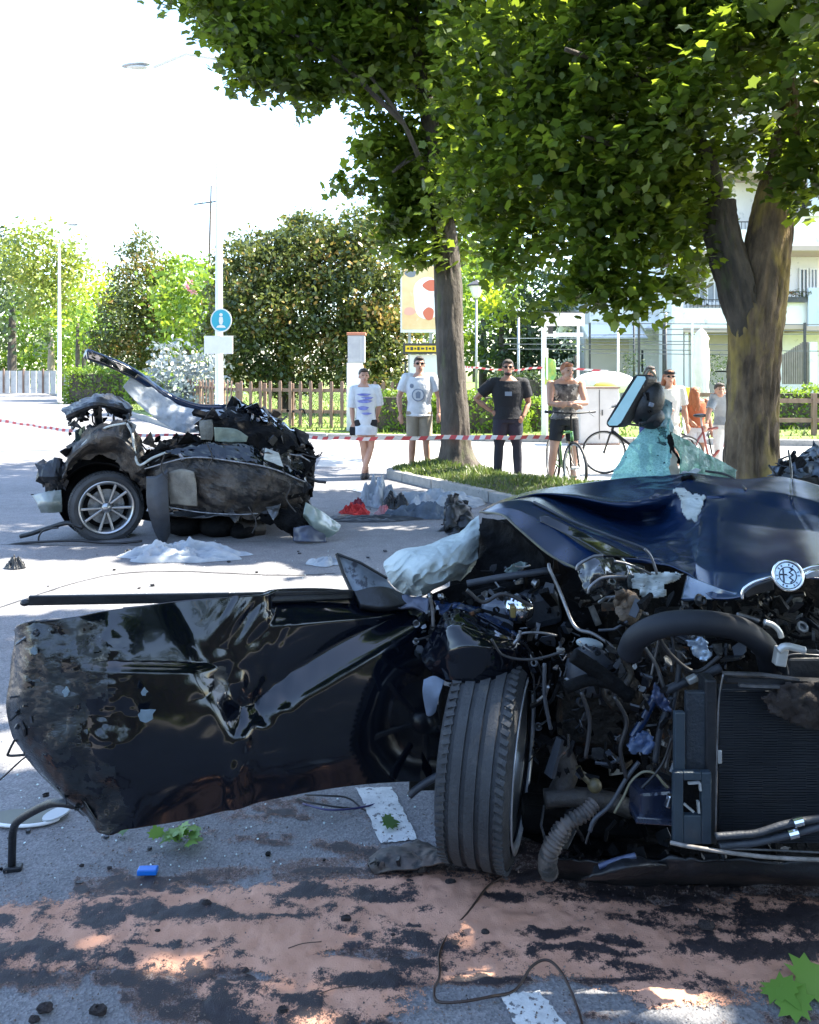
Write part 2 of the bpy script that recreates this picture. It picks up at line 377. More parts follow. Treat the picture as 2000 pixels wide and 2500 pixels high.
# kerb stones of the far kerb
far_kerb = thing('kerb', (-5.9, 21.5, 0), 'pale concrete kerb running along the far side of the road below the picket fence', 'kerb')
def kerb_run(parent, pts, wdt=.16, h=.13, ln=1.0, mat=M_conc, seed=1):
    r_ = random.Random(seed)
    for a, b in zip(pts[:-1], pts[1:]):
        a = Vector((a[0], a[1], 0)); b = Vector((b[0], b[1], 0)); L = (b - a).length; n = max(1, int(L / ln)); d = (b - a) / n; ang = math.atan2(d.y, d.x)
        for i in range(n):
            c = a + d * (i + .5); mb = MB(); hh = h + r_.uniform(-.006, .006)
            mb.box((c.x, c.y, hh / 2 - .02), (d.length - .012, wdt, hh + .04), Matrix.Rotation(ang + r_.uniform(-.006, .006), 3, 'Z'))
            mb.build('kerb_stone', mat, parent, bevel=.012)
kerb_run(far_kerb, [(-39.9, 84), (-24, 55), (-12.4, 34)], ln=4)
kerb_run(far_kerb, [(-12.4, 34), (-5.9, 21.45), (-1.9, 19.25), (3.5, 18.25), (12, 16.85)], ln=1.4)
# grass island with its kerb
isl_front = [(-.28, 12.25), (-.05, 11.85), (.35, 11.15), (1.02, 10.0), (1.9, 8.7), (3.1, 6.9), (4.3, 5.1), (5.6, 3.0), (6.6, 1.2)]
isl_back = [(9.0, 1.4), (7.6, 4.2), (6.1, 6.6), (4.5, 8.7), (3.2, 9.9), (2.0, 10.75), (1.35, 11.8), (1.05, 12.7), (.75, 13.05), (.2, 13.0), (-.2, 12.6)]
isl = isl_front + isl_back
island_kerb = thing('kerb', (1.0, 10.0, 0), 'worn grey concrete kerb curving round the grass island under the street trees', 'kerb')
kerb_run(island_kerb, isl_front, wdt=.14, h=.13, ln=.95, seed=3)
kerb_run(island_kerb, isl_back + [isl_front[0]], wdt=.14, h=.13, ln=.95, seed=4)
def in_poly(x, y, poly):
    r = np.zeros(len(x), bool); n = len(poly); j = n - 1
    for i in range(n):
        xi, yi = poly[i]; xj, yj = poly[j]
        c = ((yi > y) != (yj > y)) & (x < (xj - xi) * (y - yi) / (yj - yi + 1e-12) + xi); r ^= c; j = i
    return r
def isl_h(x, y):
    # soft mound: rises away from the kerb, more round the trunk
    d = np.full(len(x), 9.0); n = len(isl)
    for i in range(n):
        a = np.array(isl[i]); b = np.array(isl[(i + 1) % n]); ab = b - a
        t = np.clip(((x - a[0]) * ab[0] + (y - a[1]) * ab[1]) / (ab @ ab), 0, 1)
        d = np.minimum(d, np.hypot(x - a[0] - t * ab[0], y - a[1] - t * ab[1]))
    return .11 + .13 * np.clip(d / .8, 0, 1) + .03 * vnoise(np.stack([x * 2.2, y * 2.2, x * 0], 1), 5)
gx, gy = np.meshgrid(np.arange(-.5, 9.2, .12), np.arange(1, 13.3, .12)); sh = gx.shape
hh = isl_h(gx.ravel(), gy.ravel()); ins = in_poly(gx.ravel(), gy.ravel(), isl)
mb = MB(); mb.v = [(a, b, c if k else .07) for a, b, c, k in zip(gx.ravel(), gy.ravel(), hh, ins)]
for i in range(sh[0] - 1):
    for j in range(sh[1] - 1):
        k = i * sh[1] + j
        if ins[k] or ins[k + 1] or ins[k + sh[1]] or ins[k + sh[1] + 1]: mb.f.append((k, k + 1, k + sh[1] + 1, k + sh[1]))
# keep the soil inside the kerb line
ok = in_poly(np.array([v[0] for v in mb.v]), np.array([v[1] for v in mb.v]), isl)
mb.f = [f for f in mb.f if all(ok[i] for i in f)]; mb.mi = [0] * len(mb.f)
M_soil = pmat('island_soil', (.055, .05, .03), (.10, .085, .05), scale=5, rough=.95, bump=.5, c3=(.07, .10, .025), s3=4, lo3=.45, hi3=.6)
mb.build('island_ground', M_soil, smooth=True, kind='structure')
M_grass = leafmat('grass_blade', (.05, .085, .018), (.15, .18, .05), (.2, .3, .04), hue=(.26, .22, .1), trw=.3)
def blades(name, n, bx, poly, hf, hgt, seed, label=None, wd=.012, zadd=0):
    rs = np.random.RandomState(seed); x = rs.uniform(bx[0], bx[1], n); y = rs.uniform(bx[2], bx[3], n)
    k = in_poly(x, y, poly); x, y = x[k], y[k]; n = len(x); z = hf(x, y) + zadd
    a = rs.rand(n) * 6.28; h = hgt * (.5 + rs.rand(n)) * (1 + .5 * vnoise(np.stack([x * 3, y * 3, x * 0], 1), 9)); dx = np.cos(a) * wd; dy = np.sin(a) * wd
    lx = rs.normal(size=n) * h * .45; ly = rs.normal(size=n) * h * .45
    V = np.stack([np.stack([x - dx, y - dy, z - .01], 1), np.stack([x + dx, y + dy, z - .01], 1), np.stack([x + lx, y + ly, z + h], 1)], 1).reshape(-1, 3)
    T = np.clip(.45 + .35 * vnoise(np.stack([x, y, x * 0], 1), 3) + rs.normal(size=n) * .18, 0, 1)
    o = raw_mesh(name, V, 3, M_grass, T, kind='stuff'); 
    if label: o['label'] = label; o['category'] = 'grass'
    return o
blades('grass', 46000, (-.4, 6.2, 6.5, 13.1), isl, isl_h, .055, 5, 'patchy short grass growing on the kerbed island round the street trees')
lawn_poly = [(-5.9, 21.8), (-12.3, 34.4), (-30, 66), (-8, 66), (30, 40), (30, 15.2), (12, 17.1), (3.5, 18.5), (-1.9, 19.5)]
blades('grass', 45000, (-26, 22, 17, 60), lawn_poly, lambda x, y: x * 0 + .1, .10, 6, 'sunlit green lawn behind the far kerb and picket fence', wd=.03)

# road markings
def strip(name, a, b, wdt, z=.005, mat=M_line):
    a = Vector((a[0], a[1])); b = Vector((b[0], b[1])); d = (b - a).normalized(); n = Vector((-d.y, d.x)) * wdt / 2
    rr = random.Random(int(abs(a.x * 91 + a.y * 7))); L = (b - a).length; m = max(6, int(L / .07)); l = []; q = []
    for i in range(m + 1):
        p = a + (b - a) * i / m; j = lambda: rr.uniform(.93, 1.03) if L < 6 else 1
        l.append(p + n * j()); q.append(p - n * j())
    return sheet(name, [(p.x, p.y) for p in l] + [(p.x, p.y) for p in q[::-1]], z, mat)
def gp(u, v): g = G(u, v); return (g.x, g.y)
def quadmark(pts, z=.005):
    """painted dash with slightly worn edges through four ground pixels"""
    out = []; rr = random.Random(int(pts[0][0]))
    for (a, b) in zip(pts, pts[1:] + pts[:1]):
        A = Vector(gp(*a)); B = Vector(gp(*b))
        for i in range(14): p = A + (B - A) * i / 14; out.append((p.x + rr.uniform(-.004, .004), p.y + rr.uniform(-.004, .004)))
    return sheet('lane_marking', out, z, M_line)
quadmark([(868, 1925), (958, 1925), (1020, 2052), (930, 2062)])
quadmark([(1222, 2428), (1318, 2424), (1392, 2520), (1268, 2526)])
strip('lane_marking', gp(800, 1180), gp(1010, 1232), .11)
strip('lane_marking', gp(690, 1140), gp(760, 1166), .11)
strip('lane_marking', gp(0, 1036), gp(430, 1120), .13)
# tar seams and dark cracks in the asphalt
M_tar = pmat('tar_seam', (.02, .02, .022), (.05, .05, .055), scale=20, rough=.6, bump=.4)
def seam(pts, w_):
    A = np.array([gp(*p) for p in pts]); B = crom(A, 40); B += NR.normal(size=B.shape) * .006; D = np.gradient(B, axis=0); D /= np.linalg.norm(D, axis=1)[:, None]; Nn = np.stack([-D[:, 1], D[:, 0]], 1)
    wv = w_ * (.5 + NR.rand(40))[:, None]
    return sheet('road_seam', [tuple(p) for p in B + Nn * wv] + [tuple(p) for p in (B - Nn * wv)[::-1]], .003, M_tar)
seam([(-40, 1495), (300, 1400), (700, 1405), (820, 1400)], .008)
seam([(0, 1330), (300, 1332), (640, 1322)], .006)

# ================================================================== TREES
M_barkL = pmat('bark_grey_brown', (.05, .042, .036), (.10, .085, .07), scale=7, rough=.95, stretch=(1, 1, .4), bump=1.0, bscale=30, c3=(.09, .10, .05), s3=3, lo3=.58, hi3=.7)
M_barkR = pmat('bark_moss_sun', (.06, .042, .030), (.19, .135, .085), scale=8, rough=.95, stretch=(1, 1, .38), bump=1.0, bscale=30, c3=(.34, .25, .07), s3=2.8, lo3=.48, hi3=.66)  # yellow moss tone also carries the golden sun dapples of this trunk
M_maple = leafmat('maple_leaf', (.016, .040, .009), (.072, .128, .016), (.36, .48, .035), hue=(.16, .21, .02), trw=.5)
def lob(l, dy=0): return [(P(u, v, Y + dy), (r, r, r * .8)) for u, v, Y, r in l]
rootL = P(1118, 1140, 12.45); rootL.z = .16
treeL = thing('street_tree', rootL, 'maple with a slim straight trunk on the grass island behind the red and white tape', 'tree', 'street trees on the grass island')
bark('trunk', [(rootL.x, rootL.y, .02), P(1115, 1090, 12.45), P(1111, 1000, 12.45), P(1101, 870, 12.45), P(1094, 700, 12.45), P(1082, 560, 12.45), P(1066, 430, 12.4), P(1050, 300, 12.3), P(1020, 150, 12.2), P(1000, -60, 12)],
     [.26, .215, .2, .2, .2, .18, .15, .12, .09, .05], M_barkL, treeL, flare=1.1, groove=.11)
def limb(pts, r0, r1, mat, par, seed=0): return bark('limb', pts, [r0, (r0 + r1) * .5, r1], mat, par, n=14, m=24, groove=.05, seed=seed)
limb([P(1083, 560, 12.45), P(1040, 430, 12.0), P(985, 300, 11.5), P(900, 180, 11.2)], .055, .02, M_barkL, treeL)
limb([P(1075, 500, 12.45), P(1130, 400, 12.2), P(1190, 280, 12.1)], .09, .03, M_barkL, treeL, 2)
limb([P(1015, 380, 12.2), P(990, 395, 12.0), P(960, 420, 11.8)], .05, .02, M_barkL, treeL, 2)
limb([P(985, 300, 11.5), P(800, 130, 11.0), P(640, 60, 10.7), P(520, 20, 10.5)], .04, .012, M_barkL, treeL, 5)
lobesL = lob([(470, -40, 10.5, .62), (560, 20, 10.5, .6), (590, 95, 10.6, .5), (600, 150, 10.6, .42), (655, 175, 10.8, .42), (690, 60, 11, .7), (720, 215, 11, .42), (770, 240, 11, .36), (800, 130, 11.2, .7), (760, 20, 11.4, .8),
      (885, 60, 11.5, .85), (900, 175, 11.7, .62), (985, 140, 12, .8), (1000, 30, 12, .9), (1010, 240, 12.1, .42), (935, 300, 12, .42), (925, 365, 12, .42), (985, 330, 12.3, .4), (1000, 390, 12.6, .5), (1070, 380, 12.8, .55), (1130, 300, 12.8, .6),
      (850, 445, 12.2, .18), (905, 470, 12.2, .4), (930, 530, 12.2, .48), (985, 470, 12.6, .6), (985, 580, 12.2, .42), (1040, 540, 12.2, .5), (1045, 620, 12.0, .28), (1010, 640, 12.2, .22), (1060, 460, 12.2, .55), (1110, 560, 12.9, .42), (1130, 470, 12.8, .6), (1120, 625, 12.9, .2), (1160, 200, 12.4, .8), (1120, 90, 12.2, .9)])
lobesL += [(Vector((rnd.uniform(-2.6, 2.6), rnd.uniform(10.3, 15.5), rnd.uniform(7.4, 9.6))), (1.1, 1.1, .9)) for _ in range(16)]
lobesL += [(Vector((rnd.uniform(0.2, 3.0), rnd.uniform(13.4, 15.5), rnd.uniform(4.6, 7.4))), (1.0, 1.0, .8)) for _ in range(12)]
leaves('crown', lobesL, M_maple, treeL, size=.115, dens=490, seed=3, clump=.12, shell=.35, gap=(1.7, -.42), sun=True)

rootR = Vector((3.56, 8.5, .17))
treeR = thing('street_tree', rootR, 'thick forked maple with yellow moss and painted sun dapples standing behind the crumpled bonnet', 'tree', 'street trees on the grass island')
YR = 8.5
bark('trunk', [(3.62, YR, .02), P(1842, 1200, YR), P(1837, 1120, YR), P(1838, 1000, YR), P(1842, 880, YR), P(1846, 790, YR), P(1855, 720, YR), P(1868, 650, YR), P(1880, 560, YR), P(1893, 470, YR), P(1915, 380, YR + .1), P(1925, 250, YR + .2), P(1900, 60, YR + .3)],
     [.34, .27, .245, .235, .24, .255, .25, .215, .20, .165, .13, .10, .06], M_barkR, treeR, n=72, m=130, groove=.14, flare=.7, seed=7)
bark('limb', [P(1836, 860, YR - .02), P(1822, 780, YR - .04), P(1800, 700, YR - .05), P(1775, 620, YR), P(1758, 540, YR), P(1756, 492, YR)], [.13, .175, .185, .175, .165, .155], M_barkL, treeR, n=56, m=70, groove=.14, seed=9)
mbs = MB(); mbs.ell(P(1768, 500, YR - .1), (.085, .05, .05), n=14, m=8); mbs.build('cut_stub', pmat('cut_wood', (.5, .36, .22), (.36, .24, .14), scale=20, rough=.8, bump=.4), treeR, smooth=True)
limb([P(1752, 500, YR), P(1735, 400, YR - .2), P(1690, 300, YR - .3), P(1640, 160, YR - .4)], .09, .035, M_barkL, treeR, 3)
limb([P(1740, 430, YR), P(1640, 380, YR - .3), P(1520, 360, YR - .6), P(1420, 330, YR - .8)], .05, .015, M_barkL, treeR, 4)
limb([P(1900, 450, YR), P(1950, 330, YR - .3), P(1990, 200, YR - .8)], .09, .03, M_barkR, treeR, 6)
limb([P(1690, 300, YR - .3), P(1540, 180, YR - .6), P(1380, 120, YR - .9)], .06, .02, M_barkL, treeR, 8)
lobesR = lob([(1190, 60, 8.6, .6), (1190, 200, 8.8, .6), (1200, 330, 9, .6), (1190, 450, 9.2, .5), (1210, 545, 9.2, .42), (1270, 150, 8.2, .6), (1290, 300, 8.4, .6), (1290, 440, 8.6, .55), (1300, 560, 8.6, .5), (1262, 640, 8.6, .3), (1250, 690, 8.4, .22), (1300, 735, 8.4, .26), (1345, 650, 8.3, .42),
      (1290, 700, 8.4, .24), (1370, 735, 8.3, .24), (1400, 60, 8, .6), (1400, 220, 8, .6), (1400, 370, 8.2, .6), (1400, 500, 8.4, .55), (1420, 620, 8.3, .45), (1430, 700, 8.2, .26), (1470, 760, 8.1, .17), (1510, 745, 8.1, .17), (1520, 680, 8.1, .33), (1580, 745, 8.1, .17), (1610, 700, 8.2, .28),
      (1530, 60, 7.8, .6), (1540, 200, 7.8, .6), (1540, 350, 8, .6), (1540, 480, 8.2, .55), (1530, 590, 8.3, .45), (1640, 600, 8.3, .42), (1650, 500, 8.3, .4), (1655, 380, 8.2, .42), (1670, 230, 8.0, .5), (1660, 80, 7.8, .6), (1690, 560, 9.2, .35), (1700, 660, 9.1, .25), (1660, 690, 8.9, .2),
      (1790, 60, 7.7, .55), (1800, 200, 8.8, .42), (1815, 330, 9.0, .4), (1800, 420, 9.1, .34), (1880, 130, 7.8, .45), (1890, 20, 7.6, .5), (1930, 250, 7.9, .36), (1950, 360, 7.9, .34), (1935, 420, 7.8, .3), (1980, 430, 7.6, .26), (1990, 160, 7.4, .4), (2010, 300, 7.4, .36), (1975, 500, 7.8, .14), (2030, 60, 7.3, .5), (1850, 520, 9.1, .2)])
lobesR += [(Vector((rnd.uniform(.8, 6.0), rnd.uniform(6.0, 11.5), rnd.uniform(5.2, 8.0))), (.95, .95, .8)) for _ in range(34)]
lobesR += [(Vector((rnd.uniform(4.6, 6.6), rnd.uniform(6.5, 9.8), rnd.uniform(3.4, 5.4))), (.8, .8, .6)) for _ in range(10)]
lobesR += [(P(u + rnd.uniform(-25, 25), v + rnd.uniform(-25, 25), Y + 2.0), (.62, .6, .5)) for u in range(1180, 1700, 75) for v, Y in ((20, 8.6), (110, 8.6), (200, 8.6), (290, 8.7), (380, 8.8), (470, 8.9))]
lobesR += [(P(u + rnd.uniform(-20, 20), v + rnd.uniform(-20, 20), 7.0), (.45, .45, .35)) for u in range(1230, 1960, 95) for v in (-20, 70, 160)]
leaves('crown', lobesR, M_maple, treeR, size=.10, dens=640, seed=4, clump=.11, shell=.35, gap=(1.6, -.5), sun=True)
# next tree of the row, just outside the right edge: its crown shades the road in front
treeN = thing('street_tree', (6.0, 4.0, .16), 'next maple of the row with boughs reaching in from the upper right corner', 'tree', 'street trees on the grass island')
bark('trunk', [(6.0, 4.0, .02), (6.02, 4.0, 1.2), (6.0, 4.05, 2.6), (5.8, 4.1, 4.2), (5.7, 4.1, 6.5)], [.3, .24, .22, .16, .08], M_barkL, treeN, n=24, m=40)
limb([(6.0, 4.0, 2.6), (5.0, 3.6, 3.7), (3.9, 3.2, 4.6)], .12, .03, M_barkL, treeN, 3)
lobesN = [(Vector((4.9 + 2.9 * math.cos(a) * q, 3.2 + 3.1 * math.sin(a) * q, rnd.uniform(4.1, 7.0))), (.95, .95, .7)) for a, q in [(rnd.uniform(0, 6.28), rnd.uniform(.1, 1) ** .5) for _ in range(42)]]
lobesN += [(Vector((rnd.uniform(.6, 4.6), rnd.uniform(1.6, 4.6), rnd.uniform(4.6, 6.8))), (.8, .8, .55)) for _ in range(34)]  # unseen crown lobes added above the frame to shade the powder
leaves('crown', lobesN, M_maple, treeN, size=.14, dens=300, seed=6, clump=.13, shell=.3, gap=(1.3, -.12), sun=True)
# fallen maple leaves and twigs on the road come later

# ---- background trees
def bgtree(name, label, group, base, trunk_h, trunk_r, lobes, mat, size, dens, seed, tmpl=OVAL, bk=None, shell=.6, gap=None, clump=None, up=.5, lean=0):
    b = Vector(base); t = thing(name, b, label, 'tree' if 'shrub' not in name and 'bush' not in name else 'bush', group)
    if trunk_r: bark('trunk', [(b.x, b.y, b.z - .05), (b.x + lean * .4, b.y, b.z + trunk_h * .45), (b.x + lean, b.y, b.z + trunk_h)], [trunk_r * 1.2, trunk_r, trunk_r * .6], bk or M_barkL, t, n=12, m=16)
    leaves('crown', lobes, mat, t, size=size, dens=dens, seed=seed, tmpl=tmpl, clump=clump or size * 1.3, shell=shell, gap=gap, up=up, per=14)
    return t
M_lfY = leafmat('leaf_yellow_green', (.10, .14, .025), (.26, .30, .06), (.4, .5, .06), hue=(.36, .30, .08), trw=.35)
M_lfB = leafmat('leaf_bright_green', (.06, .13, .015), (.17, .27, .03), (.35, .5, .04), hue=(.3, .36, .03), trw=.35)
M_lfD = leafmat('leaf_dark_green', (.018, .04, .018), (.06, .09, .03), (.12, .2, .04), trw=.25)
M_mag = leafmat('leaf_glossy_magnolia', (.02, .045, .014), (.12, .14, .03), (.2, .24, .05), hue=(.40, .24, .07), trw=.3, rough=.3)
M_silver = leafmat('leaf_silver_blue', (.13, .17, .18), (.27, .31, .32), (.2, .25, .24), trw=.2)
M_lime = leafmat('leaf_lime', (.2, .28, .02), (.42, .48, .03), (.5, .6, .03), trw=.4)
def L2(l): return [(P(u, v, Y), (r, r, r * .9)) for u, v, Y, r in l]
YA = 52
bgtree('plane_tree', 'tall pale green tree with a light trunk beside the far left lamp post', None, G(125, 936), 6.5, .42, L2([(40, 600, YA, 2.2), (100, 620, YA, 2.2), (60, 690, YA, 1.8), (140, 690, YA, 1.8), (150, 620, YA, 1.3), (110, 760, YA, 1.2), (190, 640, YA, .8), (30, 560, YA, 1.0), (160, 740, YA, .8)]), M_lfY, .32, 44, 21, shell=.4, gap=(.35, -.3), bk=pmat('bark_pale', (.2, .16, .12), (.3, .25, .19), scale=3, rough=.9))
bgtree('plane_tree', 'dark green tree at the left edge of the picture beyond the pavement railing', None, (P(30, 940, 58).x, 58, .1), 6, .3, L2([(10, 760, 58, 2.4), (60, 800, 58, 1.8), (-30, 640, 60, 3.0), (0, 700, 62, 2.6), (55, 850, 58, 1.2)]), M_lfD, .4, 40, 22, gap=(.4, -.3))
bgtree('leafy_tree', 'small lime yellow tree just right of the left lamp post', None, (P(205, 940, 60).x, 60, .1), 5, .15, L2([(215, 700, 60, 1.6), (240, 740, 60, 1.4), (195, 770, 58, 1.5)]), M_lime, .34, 44, 23, gap=(.4, -.2))
bgtree('leafy_tree', 'bright green tree between the left lamp post and the pointed evergreen', None, (P(190, 940, 52).x, 52, .1), 4.5, .15, L2([(195, 800, 52, 1.7), (185, 870, 52, 1.6), (215, 850, 51, 1.5), (240, 800, 52, 1.2)]), M_lfB, .34, 50, 24, gap=(.4, -.4))
bgtree('magnolia_tree', 'pointed dark evergreen tree rising behind the raised pillar of the rear wreck', 'evergreen magnolia trees beyond the fence', (P(345, 945, 45).x, 45, .1), 4, .25, L2([(345, 600, 45, .75), (340, 650, 45, 1.25), (350, 710, 45, 1.7), (310, 760, 44.5, 1.4), (390, 760, 45, 1.5), (350, 800, 44, 1.8), (280, 820, 44.5, 1.2), (300, 870, 44, 1.5), (370, 860, 44, 1.6), (420, 830, 45, 1.4)]), M_mag, .2, 190, 25, shell=.8)
bgtree('leafy_tree', 'low green tree with a pink flowering top behind the signed lamp post', None, (P(460, 960, 42).x, 42, .1), 3, .2, L2([(430, 720, 42, 1.3), (470, 740, 42, 1.4), (440, 800, 41, 1.5), (500, 790, 41, 1.4), (490, 690, 43, .9), (450, 670, 46, 1.2), (410, 680, 46, 1.0), (530, 700, 40, .8)]), M_lfB, .3, 70, 26, shell=.7)
pk = leafmat('leaf_pink_blossom', (.5, .12, .25), (.75, .35, .5), (.7, .3, .4)); leaves('blossom', [(P(465, 700, 39.5), (.32, .3, .28))], pk, [o for o in col.objects if o.get('label', '').startswith('low green tree')][0], size=.13, dens=300, tmpl=OVAL, seed=4, clump=.08)
magbig = [(595, 640, 31, 1.0), (575, 700, 31, .9), (640, 620, 31, 1.0), (620, 700, 30.5, 1.3), (700, 590, 31, 1.0), (740, 570, 31, .8), (770, 580, 31, .8), (690, 660, 30, 1.4), (770, 650, 30, 1.4), (830, 640, 30, 1.2), (600, 780, 30, 1.3), (680, 760, 29.5, 1.5), (770, 750, 29.5, 1.5),
          (850, 740, 29.5, 1.4), (620, 860, 29.5, 1.3), (700, 860, 29, 1.4), (790, 860, 29, 1.4), (870, 850, 29, 1.2), (560, 820, 30, 1.0), (720, 620, 30.5, 1.1), (590, 905, 29, .7), (660, 915, 29, .7)]
bgtree('magnolia_tree', 'huge rounded magnolia with orange tinged leaves behind the picket fence', 'evergreen magnolia trees beyond the fence', (P(700, 985, 30.5).x, 30.5, .1), 5, .3, L2(magbig), M_mag, .17, 300, 27, shell=.8)
bgtree('magnolia_tree', 'darker magnolia between the big round one and the billboard', 'evergreen magnolia trees beyond the fence', (P(920, 985, 30).x, 30, .1), 5, .25, L2([(890, 560, 30, .9), (870, 610, 30, 1.0), (930, 620, 29.5, 1.2), (900, 700, 29, 1.3), (950, 740, 29, 1.2), (930, 820, 28.5, 1.2), (960, 900, 28, 1.0), (900, 900, 28, 1.0), (1000, 850, 29, 1.0), (940, 540, 30.5, .9)]), M_mag, .17, 300, 28, shell=.8)
bgtree('silver_spruce_bush', 'silvery blue spreading conifer behind the raised pillar of the rear wreck', None, (P(455, 1000, 27).x, 27, .1), 1.2, .1, [(P(u, v, Y), (r, r, r * .35)) for u, v, Y, r in [(440, 850, 27.5, .55), (410, 880, 27, .6), (480, 870, 27, .65), (430, 905, 26.8, .8), (500, 910, 26.8, .7), (520, 885, 27, .5), (410, 935, 26.6, .7), (470, 940, 26.5, .9), (530, 945, 26.8, .6), (450, 970, 26.5, .9), (500, 985, 26.5, .8), (550, 970, 27, .4)]], M_silver, .17, 130, 29, shell=.5, up=.2)
bgtree('leafy_tree', 'sunlit green tree behind the lantern post, right of the slim maple trunk', None, (P(1180, 990, 40).x, 40, .1), 4, .2, L2([(1160, 690, 40, 1.3), (1170, 770, 39, 1.4), (1185, 850, 38, 1.3), (1150, 640, 42, 1.2), (1210, 640, 42, 1.2), (1140, 840, 38, 1.0)]), M_lfB, .3, 70, 30, shell=.6, gap=(.5, -.4))
bgtree('leafy_tree', 'lime yellow tree behind the thin white mast between the lantern and the gazebo', None, (P(1225, 990, 36).x, 36, .1), 4, .15, L2([(1225, 730, 36, .9), (1200, 770, 36, .8), (1240, 780, 36, .7)]), M_lime, .26, 80, 31, gap=(.6, -.3))
bgtree('leafy_tree', 'dark green tree behind the man in the black shirt', None, (P(1290, 990, 38).x, 38, .1), 3.6, .2, L2([(1290, 740, 39, 1.6), (1340, 800, 38, 1.5), (1240, 830, 37, 1.4), (1290, 870, 36.5, 1.5), (1340, 880, 37, 1.1), (1370, 720, 40, 1.6), (1250, 900, 36, 1.0), (1430, 740, 41, 1.4)]), M_lfD, .28, 80, 32, shell=.6)
bgtree('leafy_tree', 'small slender green tree in front of the pale ground floor wall', None, (P(1405, 990, 27).x, 27, .1), 2, .05, L2([(1400, 800, 27, .42), (1385, 840, 27, .42), (1425, 820, 27, .4), (1360, 810, 27, .4), (1410, 860, 27, .3)]), M_lfD, .12, 150, 33, gap=(1, -.2))
YF = 95
for i, (u, v, r) in enumerate([(430, 700, 4), (540, 690, 4.2), (240, 720, 4.5), (1120, 660, 5), (1180, 640, 5.5), (120, 760, 6), (10, 760, 8)]):
    bgtree('distant_tree', 'round green tree far off, %s' % ['just left of the signed lamp post', 'just right of the signed lamp post', 'between the pale tree and the pointed evergreen', 'right of the slim maple trunk', 'over the lantern post', 'behind the left lamp post', 'at the far left end of the road'][i], 'distant trees on the skyline',
           (P(u, v, YF).x, YF + i * 3, .1), 6, .3, [(P(u, v + 20, YF + i * 3), (r, r, r)), (P(u, v + 110, YF + i * 3), (r * 1.2, r, r)), (P(u + 25, v + 60, YF + i * 3), (r * .8, r, r * .8))], M_lfB, .6, 9, 50 + i, shell=.7)
treeB = thing('street_tree', (6.2, -1.5, .1), 'unseen maple added beside the photographer to shade the road and the door', 'tree', 'street trees on the grass island')  # unseen tree added to shade the foreground and darken the door
bark('trunk', [(6.2, -1.5, .02), (6.2, -1.5, 1.4), (6.2, -1.5, 3.4)], [.27, .22, .18], M_barkL, treeB, n=20, m=30)
leaves('crown', [(Vector((6.6 + 3.9 * math.cos(a) * q, -1.8 + 4.2 * math.sin(a) * q, rnd.uniform(3.9, 6.8))), (1.15, 1.15, .8)) for a, q in [(rnd.uniform(0, 6.28), rnd.uniform(.05, 1) ** .5) for _ in range(60)]], M_maple, treeB, size=.26, dens=70, seed=16, clump=.2, shell=.3, sun=True)
# unseen trees added behind the photographer to darken the reflections in the paintwork
for i, (x, y, s) in enumerate([(-9, -13, 1.0), (-2.5, -15, 1.1), (4, -13.5, 1.0), (11, -14, 1.1)]):
    bgtree('street_tree', 'unseen tree added behind the photographer to darken the paintwork reflections', 'unseen trees added for the reflections', (x, y, 0), 3.0, .2,
           [(Vector((x + dx * s, y + dy * s, z * s)), (1.7, 1.7, 1.4)) for dx, dy, z in [(0, 0, 3.2), (1.4, .4, 3.6), (-1.5, 0, 3.8), (.3, .6, 5.2), (2.4, 0, 2.6), (-2.4, .2, 2.6)]], M_lfD, .34, 26, 80 + i, shell=.6)
sheet('far_lawn', [(-60, -40), (60, -40), (60, -10), (-60, -10)], .1, M_lawn, thick=.12)  # unseen ground made lawn in place of paving to darken the reflections

# ---- hedges and bushes
def hedge(name, label, c, d, mat, size, n, seed, group=None, rot=0, cat='hedge'):
    t = thing(name, (c[0], c[1], .1), label, cat, group); cx, cy, cz = c[0], c[1], .1 + d[2] / 2
    mb = MB(); mb.box((cx, cy, .1 + d[2] * .45), (d[0] * .86, d[1] * .8, d[2] * .88), Matrix.Rotation(rot, 3, 'Z')); mb.build('twigs', M_barkL, t)
    rs = np.random.RandomState(seed); Q = rs.uniform(-.5, .5, (n, 3)); k = rs.randint(0, 3, n); sg = np.sign(rs.rand(n) - .5)
    for a in range(3): Q[k == a, a] = sg[k == a] * (.5 + rs.normal(size=(k == a).sum()) * .04)
    Q *= np.array(d); cr, sr = math.cos(rot), math.sin(rot); Q = np.stack([Q[:, 0] * cr - Q[:, 1] * sr, Q[:, 0] * sr + Q[:, 1] * cr, Q[:, 2]], 1)
    Q[:, 2] += .1 * vnoise(Q * 2, seed) * d[2]
    C = Q + np.array([cx, cy, cz]); nr = rs.normal(size=(n, 3)); nr /= np.linalg.norm(nr, axis=1)[:, None]; a = rs.normal(size=(n, 3)); yv = np.cross(nr, a); yv /= np.linalg.norm(yv, axis=1)[:, None]; xv = np.cross(yv, nr)
    s = size * (.6 + .8 * rs.rand(n)); V = C[:, None] + s[:, None, None] * (OVAL[None, :, 0, None] * xv[:, None] + OVAL[None, :, 1, None] * yv[:, None]); V = V.reshape(-1, 3) - np.array(t.location)[None]
    raw_mesh('foliage', V, 6, mat, np.clip(.5 + .4 * vnoise(C * 1.5, 2) + rs.normal(size=n) * .15, 0, 1), t)
    return t
def wx(u, Y): return (u - 1000) / F * Y
hedge('hedge', 'unseen tall dark hedge added behind the photographer to darken the door reflections', (0, -11), (34, 1.4, 3.4), M_lfD, .3, 9000, 9)  # unseen hedge added to darken what the door reflects
hedge('hedge', 'clipped green hedge between the long tee girl and the khaki shorts man', (wx(955, 20.3), 20.3), (1.35, .7, .95), M_lfB, .09, 2600, 1, 'low hedges behind the bystanders')
